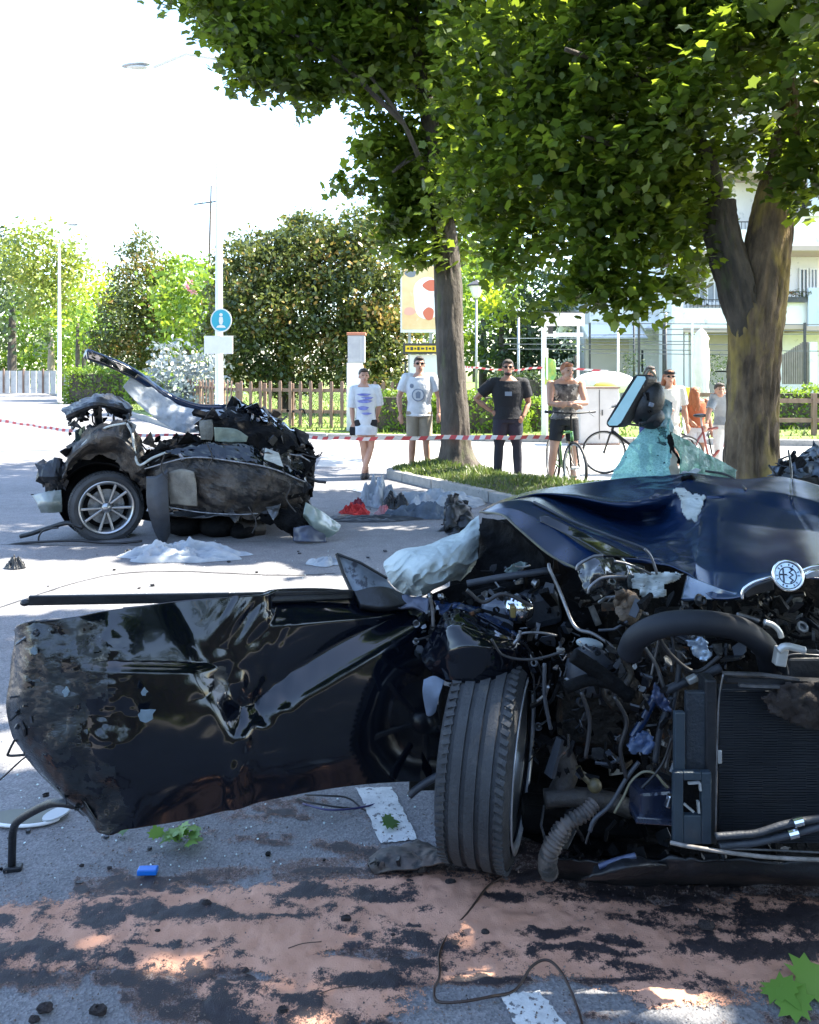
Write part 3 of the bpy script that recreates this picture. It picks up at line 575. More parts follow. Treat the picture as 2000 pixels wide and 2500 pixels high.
hedge('hedge', 'clipped green hedge right behind the slim maple trunk and the man in black', (wx(1165, 20.0), 20.0), (2.2, .7, .95), M_lfB, .09, 3800, 2, 'low hedges behind the bystanders')
hedge('hedge', 'lower green hedge between the man in black and the cyclist', (wx(1300, 20.5), 20.5), (1.0, .6, .75), M_lfB, .09, 1800, 3, 'low hedges behind the bystanders')
hedge('hedge', 'lime topped hedge above the brown rail at the right edge of the picture', (wx(2010, 21), 21.4), (3.4, .8, .62 + .4), M_lfB, .09, 5000, 4)
hedge('hedge', 'bright clipped hedge behind the raised pillar of the rear wreck', (wx(250, 40), 40), (3.3, 1.2, 1.5), M_lfB, .14, 4200, 5, 'hedges beside the far pavement')
hedge('hedge', 'bright clipped hedge between the pointed evergreen and the silver conifer', (wx(350, 36), 37), (1.9, 1.0, 1.35), M_lfB, .13, 2400, 6, 'hedges beside the far pavement')
hedge('hedge', 'dark hedge behind the man in the black shirt', (wx(1290, 26), 26), (2.1, .8, 1.35), M_lfD, .11, 2600, 7)
bgtree('round_bush', 'dark clipped ball bush in front of the flats, left of the thick trunk', None, (wx(1757, 24), 24, .1), .8, .04, [(P(1757, 905, 24), (.42, .42, .46))], M_lfD, .06, 900, 71, shell=.9)
bgtree('round_bush', 'dark bush beside the white covered seat below the flats', None, (wx(1550, 24), 24, .1), .8, .04, [(P(1550, 905, 24), (.34, .34, .5))], M_lfD, .06, 800, 72, shell=.9)

# ================================================================== FENCES, POSTS, SIGNS
M_brown = pmat('fence_brown', (.16, .10, .075), (.24, .16, .12), scale=5, rough=.8, stretch=(1, 1, .2), bump=.4)
M_white = pmat('white_paint', (.78, .78, .77), (.7, .7, .69), scale=5, rough=.5)
M_grey = pmat('grey_steel', (.33, .34, .35), (.42, .43, .44), scale=8, rough=.45, metal=.6)
M_dark = pmat('dark_metal', (.03, .032, .035), (.06, .06, .06), scale=8, rough=.5)
def picket_fence(label, a, b, n, hgt=1.22):
    a = Vector((*a, .1)); b = Vector((*b, .1)); d = (b - a); dn = d.normalized(); nrm = Vector((-dn.y, dn.x, 0)); ang = math.atan2(d.y, d.x); t = thing('picket_fence', a, label, 'fence', 'brown picket fences')
    proto = None
    for i in range(n):
        p = a + d * (i + .5) / n
        if proto is None:
            mb = MB(); h = hgt; w2 = .045; y = .014
            pr = [Vector((-w2, y, 0)), Vector((w2, y, 0)), Vector((w2, y, h - .07)), Vector((w2 * .6, y, h)), Vector((-w2 * .6, y, h)), Vector((-w2, y, h - .07))]
            rot = Matrix.Rotation(ang, 3, 'Z'); mb.prism([rot @ q for q in pr], rot @ Vector((0, -.028, 0)))
            proto = mb.build('picket', M_brown, None); proto.parent = t; proto.location = p - a
        else:
            c = proto.copy(); col.objects.link(c); c.location = p - a + Vector((0, 0, rnd.uniform(-.012, .012)))
    for z in (.42, .98):
        mb = MB(); mb.bar(a + nrm * .05 + Vector((0, 0, z)), b + nrm * .05 + Vector((0, 0, z)), .05, .09); mb.build('rail', M_brown, t)
    for i in range(5):
        p = a + d * i / 4 + nrm * .11; mb = MB(); mb.box((p.x, p.y, .1 + .58), (.09, .09, 1.16)); mb.build('post', M_brown, t, bevel=.008)
    return t
picket_fence('brown picket fence running from the white lamp post to the white totem', (wx(577, 22.5), 22.5), (wx(848, 21.3), 21.3), 11)
picket_fence('brown picket fence receding behind the silver conifer and the rear wreck', (wx(455, 27), 27), (wx(570, 22.8), 22.8), 14)
picket_fence('brown picket fence beginning behind the man in the white tee', (wx(862, 21.6), 21.6), (wx(1010, 22), 22), 7)
def rail_fence(label, a, b, hs, posts, group=None, r=.05):
    a = Vector((*a, .1)); b = Vector((*b, .1)); t = thing('rail_fence', a, label, 'fence', group)
    for z in hs: mb = MB(); mb.bar(a + Vector((0, 0, z)), b + Vector((0, 0, z)), .05, .1); mb.build('rail', M_brown, t)
    for i in range(posts): p = a + (b - a) * i / (posts - 1); mb = MB(); mb.box((p.x, p.y, .1 + hs[-1] / 2 + .08), (.1, .1, hs[-1] + .2)); mb.build('post', M_brown, t)
    return t
rail_fence('brown timber rail fence in front of the hedge at the right edge', (wx(1895, 19.0), 19.0), (wx(2080, 19.0), 19.0), (.35, .8), 3)
rail_fence('low brown timber rail behind the group of seated people', (wx(1690, 20.5), 20.5), (wx(1890, 20.0), 20.0), (.55, .9), 3)
rail_fence('pale red brown bench rail behind the cyclist', (wx(1290, 21.5), 21.5), (wx(1375, 21.5), 21.5), (.5, .7), 2)
# railing and pavement fence far left
M_palefence = pmat('pale_panel', (.5, .49, .47), (.38, .37, .36), scale=3, rough=.8)
t = thing('garden_fence', (wx(150, 50), 50, .1), 'pale panelled garden fence beyond the trees at the far left', 'fence')
for i, u in enumerate(range(-30, 205, 16)):
    Y = 56 - i * .25; mb = MB(); mb.box((wx(u, Y), Y, .1 + .75), (.36, .05, 1.5)); mb.build('panel', M_palefence, t)
    if i % 3 == 0: mb = MB(); mb.box((wx(u - 8, Y), Y - .05, .1 + .82), (.1, .1, 1.64)); mb.build('post', M_brown, t)

def lamp_post(label, x, y, h, r0, r1, arm=None, head=None, group='tall street lamps', z=.1, mat=None):
    t = thing('street_lamp', (x, y, z), label, 'street lamp', group); mb = MB(); mb.tube([(x, y, z), (x, y, z + .5), (x, y, z + h)], [r0 * 1.15, r0, r1], 14); mb.build('pole', mat or M_white, t, smooth=True)
    mb = MB(); mb.cyl((x, y, z), (x, y, z + .06), r0 * 1.9, 14); mb.build('collar', M_conc, t)
    if arm:
        mb = MB(); mb.tube([(x, y, z + h - .05), Vector((x, y, z + h + .15)).lerp(Vector(arm), .5) + Vector((0, 0, .1)), arm], [.045, .035, .03], 8); mb.build('arm', M_white, t, smooth=True)
        mb = MB(); mb.ell(head, (.31, .12, .045), Matrix.Rotation(R(-6), 3, 'Y'), 14, 8); mb.build('lamp_head', M_grey, t, smooth=True)
        mb = MB(); mb.ell(Vector(head) + Vector((.03, 0, -.045)), (.24, .1, .035), None, 12, 6); mb.build('lens', pmat('lamp_lens', (.6, .62, .62), rough=.15), t, smooth=True)
    return t
YP = 17.2; xp = wx(535, YP)
lamp_post('tall white lamp post carrying the round blue sign left of the bystanders', xp, YP, 8.1, .085, .055, arm=P(375, 165, YP), head=P(332, 159, YP - .05))
lamp_post('slim white lamp post in front of the pale tree at the far left', wx(145, 38), 38, 7.2, .09, .05, arm=P(160, 552, 38), head=P(178, 548, 37.8))
# signs on the white post
M_sign = pmat('sign_blue', (.02, .36, .48), rough=.35)
YS = YP - .13
t = thing('road_sign', P(540, 782, YS), 'round blue road sign with a white figure clamped to the white lamp post', 'road sign')
c = P(540, 782, YS); mb = MB()
def disc(c, r, y0, th, n=40, sx=1): return [(c.x + sx * r * math.cos(2 * math.pi * k / n), y0, c.z + r * 1.12 * math.sin(2 * math.pi * k / n)) for k in range(n)]
mb.prism(disc(c, .222, c.y, 0), (0, .012, 0)); mb.build('rim', M_white, t)
mb = MB(); mb.prism(disc(c, .197, c.y - .006, 0), (0, .004, 0)); mb.build('face', M_sign, t)
mb = MB(); mb.ell((c.x, c.y - .009, c.z + .115), (.035, .004, .035), None, 14, 8)
mb.prism([(c.x + a, c.y - .012, c.z + b) for a, b in ((-.035, .07), (.035, .07), (.045, -.02), (.022, -.09), (-.022, -.09), (-.045, -.02))], (0, .004, 0))
mb.prism([(c.x + a, c.y - .012, c.z + b) for a, b in ((-.10, -.155), (.10, -.155), (.075, -.115), (.03, -.10), (-.03, -.10), (-.075, -.115))], (0, .004, 0)); mb.build('pictogram', M_white, t)
mb = MB(); mb.box((c.x, c.y + .05, c.z + .08), (.2, .1, .03)); mb.box((c.x, c.y + .05, c.z - .1), (.2, .1, .03)); mb.build('clamp', M_grey, t)
t = thing('sign_board', P(534, 842, YS), 'blank white rectangular board under the round blue sign', 'sign')
mb = MB(); mb.box(P(534, 842, YS), (.60, .012, .375)); mb.build('panel', M_white, t, bevel=.004)
mb = MB(); mb.box(P(534, 842, YS + .05), (.2, .1, .03)); mb.build('clamp', M_grey, t)
# telegraph pole
t = thing('utility_pole', (wx(511, 62), 62, 0), 'thin utility pole with a cross arm rising behind the trees left of the lamp post', 'utility pole')
mb = MB(); mb.tube([(wx(511, 62), 62, 0), P(512, 600, 62), P(516, 453, 62)], [.13, .09, .06], 8); mb.build('pole', pmat('old_wood', (.11, .09, .08), rough=.9), t)
mb = MB(); mb.bar(P(474, 499, 62), P(542, 490, 62), .09); mb.build('cross_arm', M_dark, t)
for u in (478, 494, 530, 541): mb = MB(); mb.cyl(P(u, 496, 62), P(u, 483, 62), .05, 8); mb.build('insulator', M_grey, t)
# lantern post + masts
def mast(label, u, Y, vtop, r, group='slim posts of the square', lantern=False, mat=None, name='post'):
    x = wx(u, Y); t = thing(name, (x, Y, .1), label, 'lamp' if lantern else 'post', group); top = P(u, vtop, Y)
    mb = MB(); mb.tube([(x, Y, .1), (x, Y, top.z)], [r, r * .8], 10); mb.build('pole', mat or M_grey, t, smooth=True)
    if lantern:
        mb = MB(); mb.tube([(x, Y, top.z), (x, Y, top.z + .05), (x, Y, top.z + .38)], [.06, .12, .24], 6); mb.build('lantern_glass', pmat('frosted_glass', (.75, .75, .72), rough=.3), t)
        mb = MB(); mb.tube([(x, Y, top.z + .38), (x, Y, top.z + .42), (x, Y, top.z + .58)], [.29, .29, .04], 6); mb.build('lantern_roof', M_dark, t)
    else: mb = MB(); mb.ell((x, Y, top.z), r * 1.3, None, 8, 6); mb.build('cap', M_grey, t)
    return t
mast('lantern post right of the slim maple trunk with a glass lantern', 1163, 26, 728, .045, lantern=True, name='lantern_post')
mast('thin grey mast left of the gazebo in front of the dark trees', 1266, 26, 758, .05)
mast('thin pale post rising right of the cyclist in front of the flats', 1509, 23, 800, .035, mat=M_white)
mast('dark post in front of the flats, left of the closed parasol', 1625, 25, 768, .05, mat=M_dark)
mast('slimmer dark post in front of the flats beside the first dark post', 1548, 27, 740, .04, mat=M_dark)
# white totem
t = thing('totem', (wx(872, 20.6), 20.6, .1), 'white square totem pillar with a red brown cap behind the girl in the long tee', 'pillar')
x = wx(868, 20.6); mb = MB(); mb.box((x - .01, 20.6, .1 + .85), (.40, .36, 1.7), taper=.97); mb.build('shaft', M_white, t, bevel=.01)
mb = MB(); mb.box((x + .03, 20.6, .1 + 2.04), (.42, .38, .68)); mb.build('display', pmat('weathered_grey', (.32, .33, .36), (.42, .43, .45), scale=4, rough=.5), t, bevel=.01)
mb = MB(); mb.box((x + .03, 20.6, .1 + 2.42), (.47, .42, .07)); mb.build('cap', pmat('terracotta', (.42, .17, .11), rough=.8), t, bevel=.01)
mb = MB(); mb.box((x + .15, 20.405, .1 + 2.04), (.006, .01, .62)); mb.build('mullion', M_white, t)
# billboard
YB = 24.0
t = thing('billboard', (wx(1040, YB), YB, .1), 'yellow and orange advertising billboard partly hidden behind the slim maple trunk', 'billboard')
for u in (1000, 1052): mb = MB(); mb.box((wx(u, YB), YB + .08, 2.0), (.09, .07, 3.8)); mb.build('leg', M_grey, t)
M_post = pmat('poster_print', (.75, .48, .22), (.80, .66, .38), scale=.9, rough=.5, c3=(.78, .7, .5), s3=1.6)
def q3(u0, v0, u1, v1, Y, d=.05): a = P(u0, v1, Y); b = P(u1, v0, Y); mb = MB(); mb.box(((a.x + b.x) / 2, Y, (a.z + b.z) / 2), (b.x - a.x, d, b.z - a.z)); return mb
q3(978, 645, 1078, 812, YB, .08).build('panel', M_white, t)
q3(982, 650, 1074, 804, YB - .05, .01).build('poster', M_post, t)
def blob(u, v, ru, rv, Y, mat, nm): mb = MB(); mb.prism([P(u + ru * math.cos(a) * (1 + .12 * math.sin(3 * a + u)), v + rv * math.sin(a), Y) for a in [k * math.pi / 12 for k in range(24)]], (0, .004, 0)); return mb.build(nm, mat, t)
blob(1045, 728, 38, 52, YB - .062, pmat('poster_white', (.85, .82, .78), rough=.5), 'printed_shape')
blob(1054, 697, 20, 14, YB - .07, pmat('poster_red', (.62, .16, .09), rough=.5), 'printed_shape')
blob(1047, 766, 13, 16, YB - .07, pmat('poster_red', (.62, .16, .09)), 'printed_shape'); blob(1003, 668, 14, 9, YB - .062, pmat('poster_grey', (.2, .22, .24), rough=.5), 'printed_shape')
blob(1000, 760, 14, 10, YB - .062, pmat('poster_pink', (.75, .40, .30), rough=.5), 'printed_shape')
t = thing('sign_board', P(1030, 852, 22), 'low yellow sign with a dark frame and dark lettering under the billboard', 'sign')
q3(984, 838, 1076, 864, 22, .06).build('frame', M_dark, t); q3(990, 844, 1068, 859, 21.96, .01).build('face', pmat('sign_yellow', (.78, .55, .03), rough=.4), t)
mb = MB()
for k, (u, wd) in enumerate(((994, 5), (1002, 7), (1012, 4), (1019, 6), (1028, 8), (1040, 4), (1047, 6), (1056, 5))): a = P(u, 855, 21.95); b = P(u + wd, 847, 21.95); mb.box(((a.x + b.x) / 2, 21.95, (a.z + b.z) / 2), (b.x - a.x, .006, (b.z - a.z) * (.6 + .4 * (k % 2))))
mb.build('dark_marks', M_dark, t)['kind'] = 'stuff'
q3(1000, 866, 1070, 952, 22.1, .05).build('lower_board', M_white, t); mb = MB(); mb.box((wx(990, 22.1), 22.1, .9), (.05, .05, 1.9)); mb.build('leg', M_dark, t); mb = MB(); mb.box((wx(1072, 22.1), 22.1, .9), (.05, .05, 1.9)); mb.build('leg', M_dark, t)

# gazebo / white frame
t = thing('gazebo_frame', (wx(1328, 19), 19, .1), 'white frame with a blank fabric banner standing behind the cyclist', 'frame')
Yg = 19.0
for u, r in ((1328, .075), (1412, .04)): mb = MB(); mb.box((wx(u, Yg), Yg, (P(u, 765, Yg).z + .1) / 2), (r * 1.4, r * 1.4, P(u, 765, Yg).z - .1)); mb.build('post', M_white, t)
q3(1328, 764, 1428, 796, Yg - .06, .03).build('banner', pmat('banner_cloth', (.8, .79, .76), (.72, .7, .68), scale=3, rough=.8), t)
q3(1332, 812, 1424, 822, Yg, .04).build('cross_bar', M_white, t); q3(1338, 793, 1350, 815, Yg + .02, .1).build('box', M_dark, t)
q3(1326, 761, 1436, 765, Yg, .08).build('top_rail', M_dark, t)
# pergola of thin dark bars before the flats
t = thing('pergola', (wx(1600, 24), 24, .1), 'open pergola of thin dark bars in front of the white flats', 'pergola')
for v, ua, ub, Y in [(790, 1560, 2040, 24), (803, 1570, 2040, 25), (818, 1440, 2040, 24), (826, 1230, 1560, 26), (840, 1230, 1790, 24), (852, 1240, 2040, 24.5), (862, 1440, 1900, 24), (833, 1440, 1700, 26)]:
    mb = MB(); mb.bar(P(ua, v, Y), P(ub, v + rnd.uniform(-3, 6), Y), .026); mb.build('bar', pmat('weathered_bar', (.10, .10, .11), (.2, .2, .2), scale=3, rough=.6) if v != 826 else M_grey, t)
for u, Y in ((1560, 24), (1620, 25.2), (1690, 24), (1965, 24), (1440, 26)): mb = MB(); mb.box((wx(u, Y), Y, (P(u, 788, Y).z + .1) / 2), (.06, .06, P(u, 788, Y).z - .1)); mb.build('post', M_dark if u != 1690 else M_white, t)
# closed parasol
t = thing('parasol', (wx(1712, 21.5), 21.5, .1), 'closed white parasol standing behind the seated people', 'parasol')
x = wx(1712, 21.5); mb = MB(); prof = [(.015, 2.72), (.10, 2.62), (.19, 2.45), (.16, 2.30), (.19, 2.15), (.20, 1.6), (.17, 1.2), (.2, .95), (.12, .8)]
mb.lathe((x, 21.5, 0), (0, 0, 1), prof, 22)
for i, v_ in enumerate(mb.v):
    a = math.atan2(v_[1] - 21.5, v_[0] - x); k = 1 + .16 * math.sin(a * 7 + v_[2]); mb.v[i] = (x + (v_[0] - x) * k, 21.5 + (v_[1] - 21.5) * k, v_[2])
mb.build('canopy', pmat('parasol_cloth', (.78, .75, .70), (.68, .65, .6), scale=4, rough=.85), t, smooth=True)
mb = MB(); mb.cyl((x, 21.5, .1), (x, 21.5, 2.8), .025, 10); mb.build('pole', M_white, t); mb = MB(); mb.cyl((x, 21.5, .1), (x, 21.5, .2), .28, 20); mb.build('base', M_conc, t)
# grey cabinet
t = thing('utility_cabinet', (wx(1464, 17.6), 17.6, 0), 'pale grey utility cabinet with a dark brown top right of the cyclist', 'cabinet')
a = P(1418, 950, 17.5); b = P(1512, 1082, 17.5); cx = (a.x + b.x) / 2; M_cab = pmat('cabinet_grey', (.40, .38, .37), (.46, .44, .43), scale=3, rough=.6)
mb = MB(); mb.box((cx, 17.85, .62), (b.x - a.x, .6, 1.2)); mb.build('body', M_cab, t, bevel=.01)
mb = MB(); mb.box((cx, 17.85, 1.235), (b.x - a.x + .06, .66, .03)); mb.build('top', M_brown, t); mb = MB(); mb.box((cx, 17.85, .02), (b.x - a.x + .05, .64, .05)); mb.build('plinth', M_brown, t)
mb = MB(); mb.box((cx, 17.545, .66), (.012, .01, 1.06)); mb.build('door_gap', M_dark, t); mb = MB(); mb.box((cx + .06, 17.535, .7), (.02, .03, .12)); mb.build('handle', M_dark, t)
# white covered swing seat behind cabinet
t = thing('swing_bench', (wx(1475, 22), 22, .1), 'white covered garden seat with yellow cushions behind the grey cabinet', 'seat')
mb = MB(); mb.ell(P(1475, 935, 22), (.85, .4, .32), None, 20, 10); mb.build('cover', M_white, t, smooth=True)
mb = MB(); mb.ell(P(1478, 943, 21.62), (.3, .1, .13), None, 14, 8); mb.build('cushion', pmat('cushion_yellow', (.65, .48, .1), rough=.9), t, smooth=True)
for u in (1440, 1508): mb = MB(); mb.box((wx(u, 22), 22, .55), (.06, .3, .9)); mb.build('leg', M_white, t)

# ================================================================== BUILDING
M_plast = pmat('white_plaster', (.80, .79, .76), (.74, .73, .70), scale=1.2, rough=.85, c3=(.5, .5, .5), s3=3, bump=.1)
M_plb = pmat('cream_plaster', (.52, .46, .38), (.46, .41, .34), scale=1.2, rough=.85)
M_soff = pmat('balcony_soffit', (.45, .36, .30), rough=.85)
M_par = pmat('balcony_panel', (.50, .55, .62), (.45, .50, .57), scale=2, rough=.5)
M_win = pmat('window_glass', (.03, .04, .05), rough=.06, spec=.8)
M_shut = pmat('shutter_grey', (.34, .37, .40), (.30, .33, .36), scale=3, rough=.6)
t = thing('apartment_building', (wx(1850, 31), 31, 0), 'white apartment building with stacked balconies behind the thick forked maple', 'building')
def wbox(u0, v0, u1, v1, Y, dep, nm, mat, bevel=0):
    a = P(u0, v1, Y); b = P(u1, v0, Y); mb = MB(); mb.box(((a.x + b.x) / 2, Y + dep / 2, (a.z + b.z) / 2), (abs(b.x - a.x), dep, b.z - a.z)); return mb.build(nm, mat, t, bevel=bevel)
wbox(1650, 180, 2300, 1012, 33.0, 9, 'wall', M_plast)
wbox(1440, 700, 1655, 1012, 34.5, 8, 'wing_wall', M_plast)
wbox(1640, 170, 1668, 1010, 31.4, 1.6, 'pier', M_plast)
wbox(1893, 170, 1908, 1010, 31.4, 1.6, 'pier', M_plast)
def rwin(u0, v0, u1, v1, Y, shut=False, sill=True):
    a = P(u0, v1, Y); b = P(u1, v0, Y); f = thing_part('window', t, ((a.x + b.x) / 2, Y, a.z)); f_ = .06
    for (x0, x1, z0, z1) in ((a.x, a.x + f_, a.z, b.z), (b.x - f_, b.x, a.z, b.z), (a.x + f_, b.x - f_, b.z - f_, b.z), (a.x + f_, b.x - f_, a.z, a.z + f_), ((a.x + b.x) / 2 - .025, (a.x + b.x) / 2 + .025, a.z + f_, b.z - f_)):
        mb = MB(); mb.box(((x0 + x1) / 2, Y - .03, (z0 + z1) / 2), (x1 - x0, .08, z1 - z0)); mb.build('frame', M_white, f)
    mb = MB(); mb.box(((a.x + b.x) / 2, Y - .005, (a.z + b.z) / 2), (b.x - a.x - .1, .02, b.z - a.z - .1)); mb.build('pane', M_shut if shut else M_win, f)
    if sill: mb = MB(); mb.box(((a.x + b.x) / 2, Y - .08, a.z - .03), (b.x - a.x + .12, .2, .05)); mb.build('sill', M_plast, f)
def thing_part(name, parent, loc):
    o = bpy.data.objects.new(name, None); o.empty_display_size = .1; col.objects.link(o); o.parent = parent; o.location = Vector(loc) - worigin(parent); return o
def balcony(u0, u1, v_top, v_bot, Y, dep, pmat_, rail=None, soff=True):
    a = P(u0, v_bot, Y); b = P(u1, v_top, Y); f = thing_part('balcony', t, ((a.x + b.x) / 2, Y, a.z))
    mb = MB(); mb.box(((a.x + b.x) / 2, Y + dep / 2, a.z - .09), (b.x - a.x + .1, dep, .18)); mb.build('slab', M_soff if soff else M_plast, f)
    mb = MB(); mb.box(((a.x + b.x) / 2, Y + .06, (a.z + b.z) / 2), (b.x - a.x, .1, b.z - a.z)); mb.build('parapet', pmat_, f)
    if rail:
        z0, z1 = b.z, b.z + rail; mb = MB(); mb.bar((a.x, Y + .06, z1), (b.x, Y + .06, z1), .04); n = int((b.x - a.x) / .14)
        for i in range(n + 1): x = a.x + (b.x - a.x) * i / n; mb.bar((x, Y + .06, z0), (x, Y + .06, z1), .018)
        mb.build('railing', M_dark, f)
    return f
balcony(1668, 1893, 752, 800, 31.5, 1.5, M_plast, rail=.32)
balcony(1668, 1893, 560, 612, 31.5, 1.5, M_plast, rail=.3)
balcony(1908, 1972, 738, 792, 31.3, 1.7, M_plast, rail=.4)
balcony(1974, 2200, 702, 796, 31.1, 1.9, M_par)
balcony(1908, 2200, 520, 600, 31.2, 1.8, M_plast)
balcony(1974, 2200, 430, 515, 31.0, .15, M_par, soff=False)
balcony(1668, 2200, 330, 410, 31.3, 1.7, M_plast)
rwin(1690, 688, 1722, 742, 32.98, shut=True); rwin(1724, 688, 1762, 742, 32.98, shut=True); rwin(1950, 655, 1972, 738, 32.98); rwin(1976, 655, 1996, 738, 32.98, shut=True)
rwin(1700, 500, 1750, 560, 32.98, shut=True); rwin(1930, 440, 1970, 520, 32.98); rwin(1780, 690, 1850, 750, 32.98)
rwin(1745, 858, 1766, 905, 32.98); rwin(1552, 850, 1574, 912, 34.48); rwin(1460, 850, 1476, 902, 34.48); rwin(1480, 850, 1498, 902, 34.48, shut=True)
wbox(1430, 826, 1536, 1000, 34.2, .3, 'cream_wall', M_plb); wbox(1720, 806, 1890, 1000, 32.8, .2, 'cream_wall', M_plb)
for u in (1648, 1672, 1690): wbox(u, 800, u + 9, 1000, 31.6, .25, 'column', M_plast)
# eaves with tiles on the low wing
for (u0, u1, v0, Y) in ((1420, 1560, 792, 33.2), (1556, 1640, 770, 33.2)):
    f = thing_part('eave', t, P((u0 + u1) / 2, v0, Y)); a = P(u0, v0, Y + 1.2); b = P(u1, v0, Y + 1.2); lo = P(u0, v0 + 30, Y)
    mb = MB(); mb.prism([(a.x, Y + 1.2, a.z), (a.x, Y, lo.z), (a.x, Y, lo.z - .12), (a.x, Y + 1.2, a.z - .12)], (b.x - a.x, 0, 0)); mb.build('slope', M_plast, f)
    mb = MB(); mb.cyl((a.x, Y - .05, lo.z - .06), (b.x, Y - .05, lo.z - .06), .06, 8); mb.build('gutter', M_grey, f)
# stair enclosure with vertical slats at the right
f = thing_part('stair_screen', t, P(1950, 900, 28))
for i in range(13):
    u = 1912 + i * 5.4; vt = 865 - (u - 1912) * .62; a = P(u, 938, 28); b = P(u, max(vt, 835), 28); mb = MB(); mb.box((a.x, 28, (a.z + b.z) / 2), (.055, .05, b.z - a.z)); mb.build('slat', pmat('taupe_slat', (.2, .17, .15), (.26, .22, .2), scale=4, rough=.8), f)
wbox(1978, 835, 1996, 945, 27.9, .3, 'stair_post', M_plast)
# flower boxes
M_red = pmat('geranium_red', (.5, .05, .04), rough=.7)
for j, (u0, u1) in enumerate(((1912, 1966),)):
    tb = thing('flower_box', P(1938, 735, 31.15), 'dark planter of small red flowers on the balcony right of the thick trunk', 'flower box')
    mb = MB(); a = P(u0, 738, 31.2); b = P(u1, 738, 31.2); mb.box(((a.x + b.x) / 2, 31.2, a.z + .1), (b.x - a.x, .2, .2)); mb.build('trough', M_dark, tb)
    leaves('flowers', [(Vector((a.x + (b.x - a.x) * k / 5, 31.15, a.z + .3)), (.14, .12, .14)) for k in range(6)], leafmat('geranium', (.03, .06, .02), (.1, .12, .03), (.2, .2, .05), hue=(.5, .06, .04)), tb, size=.07, dens=700, tmpl=OVAL, seed=3, clump=.05)
# ================================================================== WRECK MATERIALS
M_paint = pmat('black_car_paint', (.0016, .0025, .005), (.003, .0045, .009), scale=3, rough=.10, coat=.5, spec=.35, c3=(.012, .014, .018), s3=40, lo3=.68, hi3=.74)
M_hood = pmat('paint_sky_blue', (.004, .014, .044), (.005, .017, .054), scale=3, rough=.25, coat=.32, spec=.35)  # car paint with the blue sky reflection mixed into its base colour
M_hood.node_tree.nodes['Principled BSDF'].inputs['Coat Roughness'].default_value = .2
M_scuff = pmat('scuffed_paint', (.0025, .0035, .005), (.013, .018, .021), scale=8, rough=.22, rough2=.4, lo=.42, hi=.66, c3=(.09, .11, .115), s3=22, lo3=.66, hi3=.72, bump=.35, bscale=16, coat=.5, stretch=(1, 1, 1.8))
M_plas = pmat('black_plastic', (.004, .005, .007), (.011, .013, .017), scale=10, rough=.42, bump=.2)
M_plg = pmat('grey_plastic', (.018, .022, .029), (.036, .042, .054), scale=8, rough=.5, bump=.2)
M_rub = pmat('tyre_rubber', (.028, .030, .034), (.05, .053, .058), scale=7, rough=.72, bump=.35, bscale=90, c3=(.085, .08, .07), s3=14, lo3=.6, hi3=.75)
M_alloy = pmat('alloy', (.50, .51, .52), (.36, .37, .38), scale=6, rough=.28, metal=.9)
M_chrome = pmat('chrome', (.75, .76, .77), rough=.12, metal=1)
M_steel = pmat('bare_steel', (.28, .29, .30), (.12, .12, .12), scale=14, rough=.35, metal=.8, bump=.3)
M_rust = pmat('oily_metal', (.012, .011, .011), (.04, .033, .026), scale=12, rough=.45, metal=.5, c3=(.12, .05, .02), s3=16, lo3=.6, hi3=.7, bump=.5)
M_dirty = pmat('dirty_body_metal', (.014, .013, .013), (.075, .062, .05), scale=5, rough=.5, c3=(.006, .007, .009), s3=9, lo3=.48, hi3=.6, bump=.7, bscale=30)
M_pale = pmat('filler_and_sun_pale', (.55, .58, .56), (.30, .33, .32), scale=10, rough=.6, bump=.6, bscale=40, stretch=(1, 1, 4), c3=(.08, .09, .09), s3=26, lo3=.62, hi3=.67)  # bared filler, also the pale of the sun patch on the rear wreck
M_cloth = pmat('airbag_cloth', (.44, .50, .50), (.36, .42, .42), scale=5, rough=.9, bump=.5, bscale=22)
M_clothw = pmat('white_cloth', (.36, .39, .42), (.24, .27, .31), scale=5, rough=.9, bump=.4, bscale=18)
M_wire = pmat('black_wire', (.012, .012, .014), rough=.5)
M_dark2 = pmat('engine_black', (.002, .0023, .003), (.006, .006, .0066), scale=14, rough=.75, spec=.12, bump=.6, bscale=40)

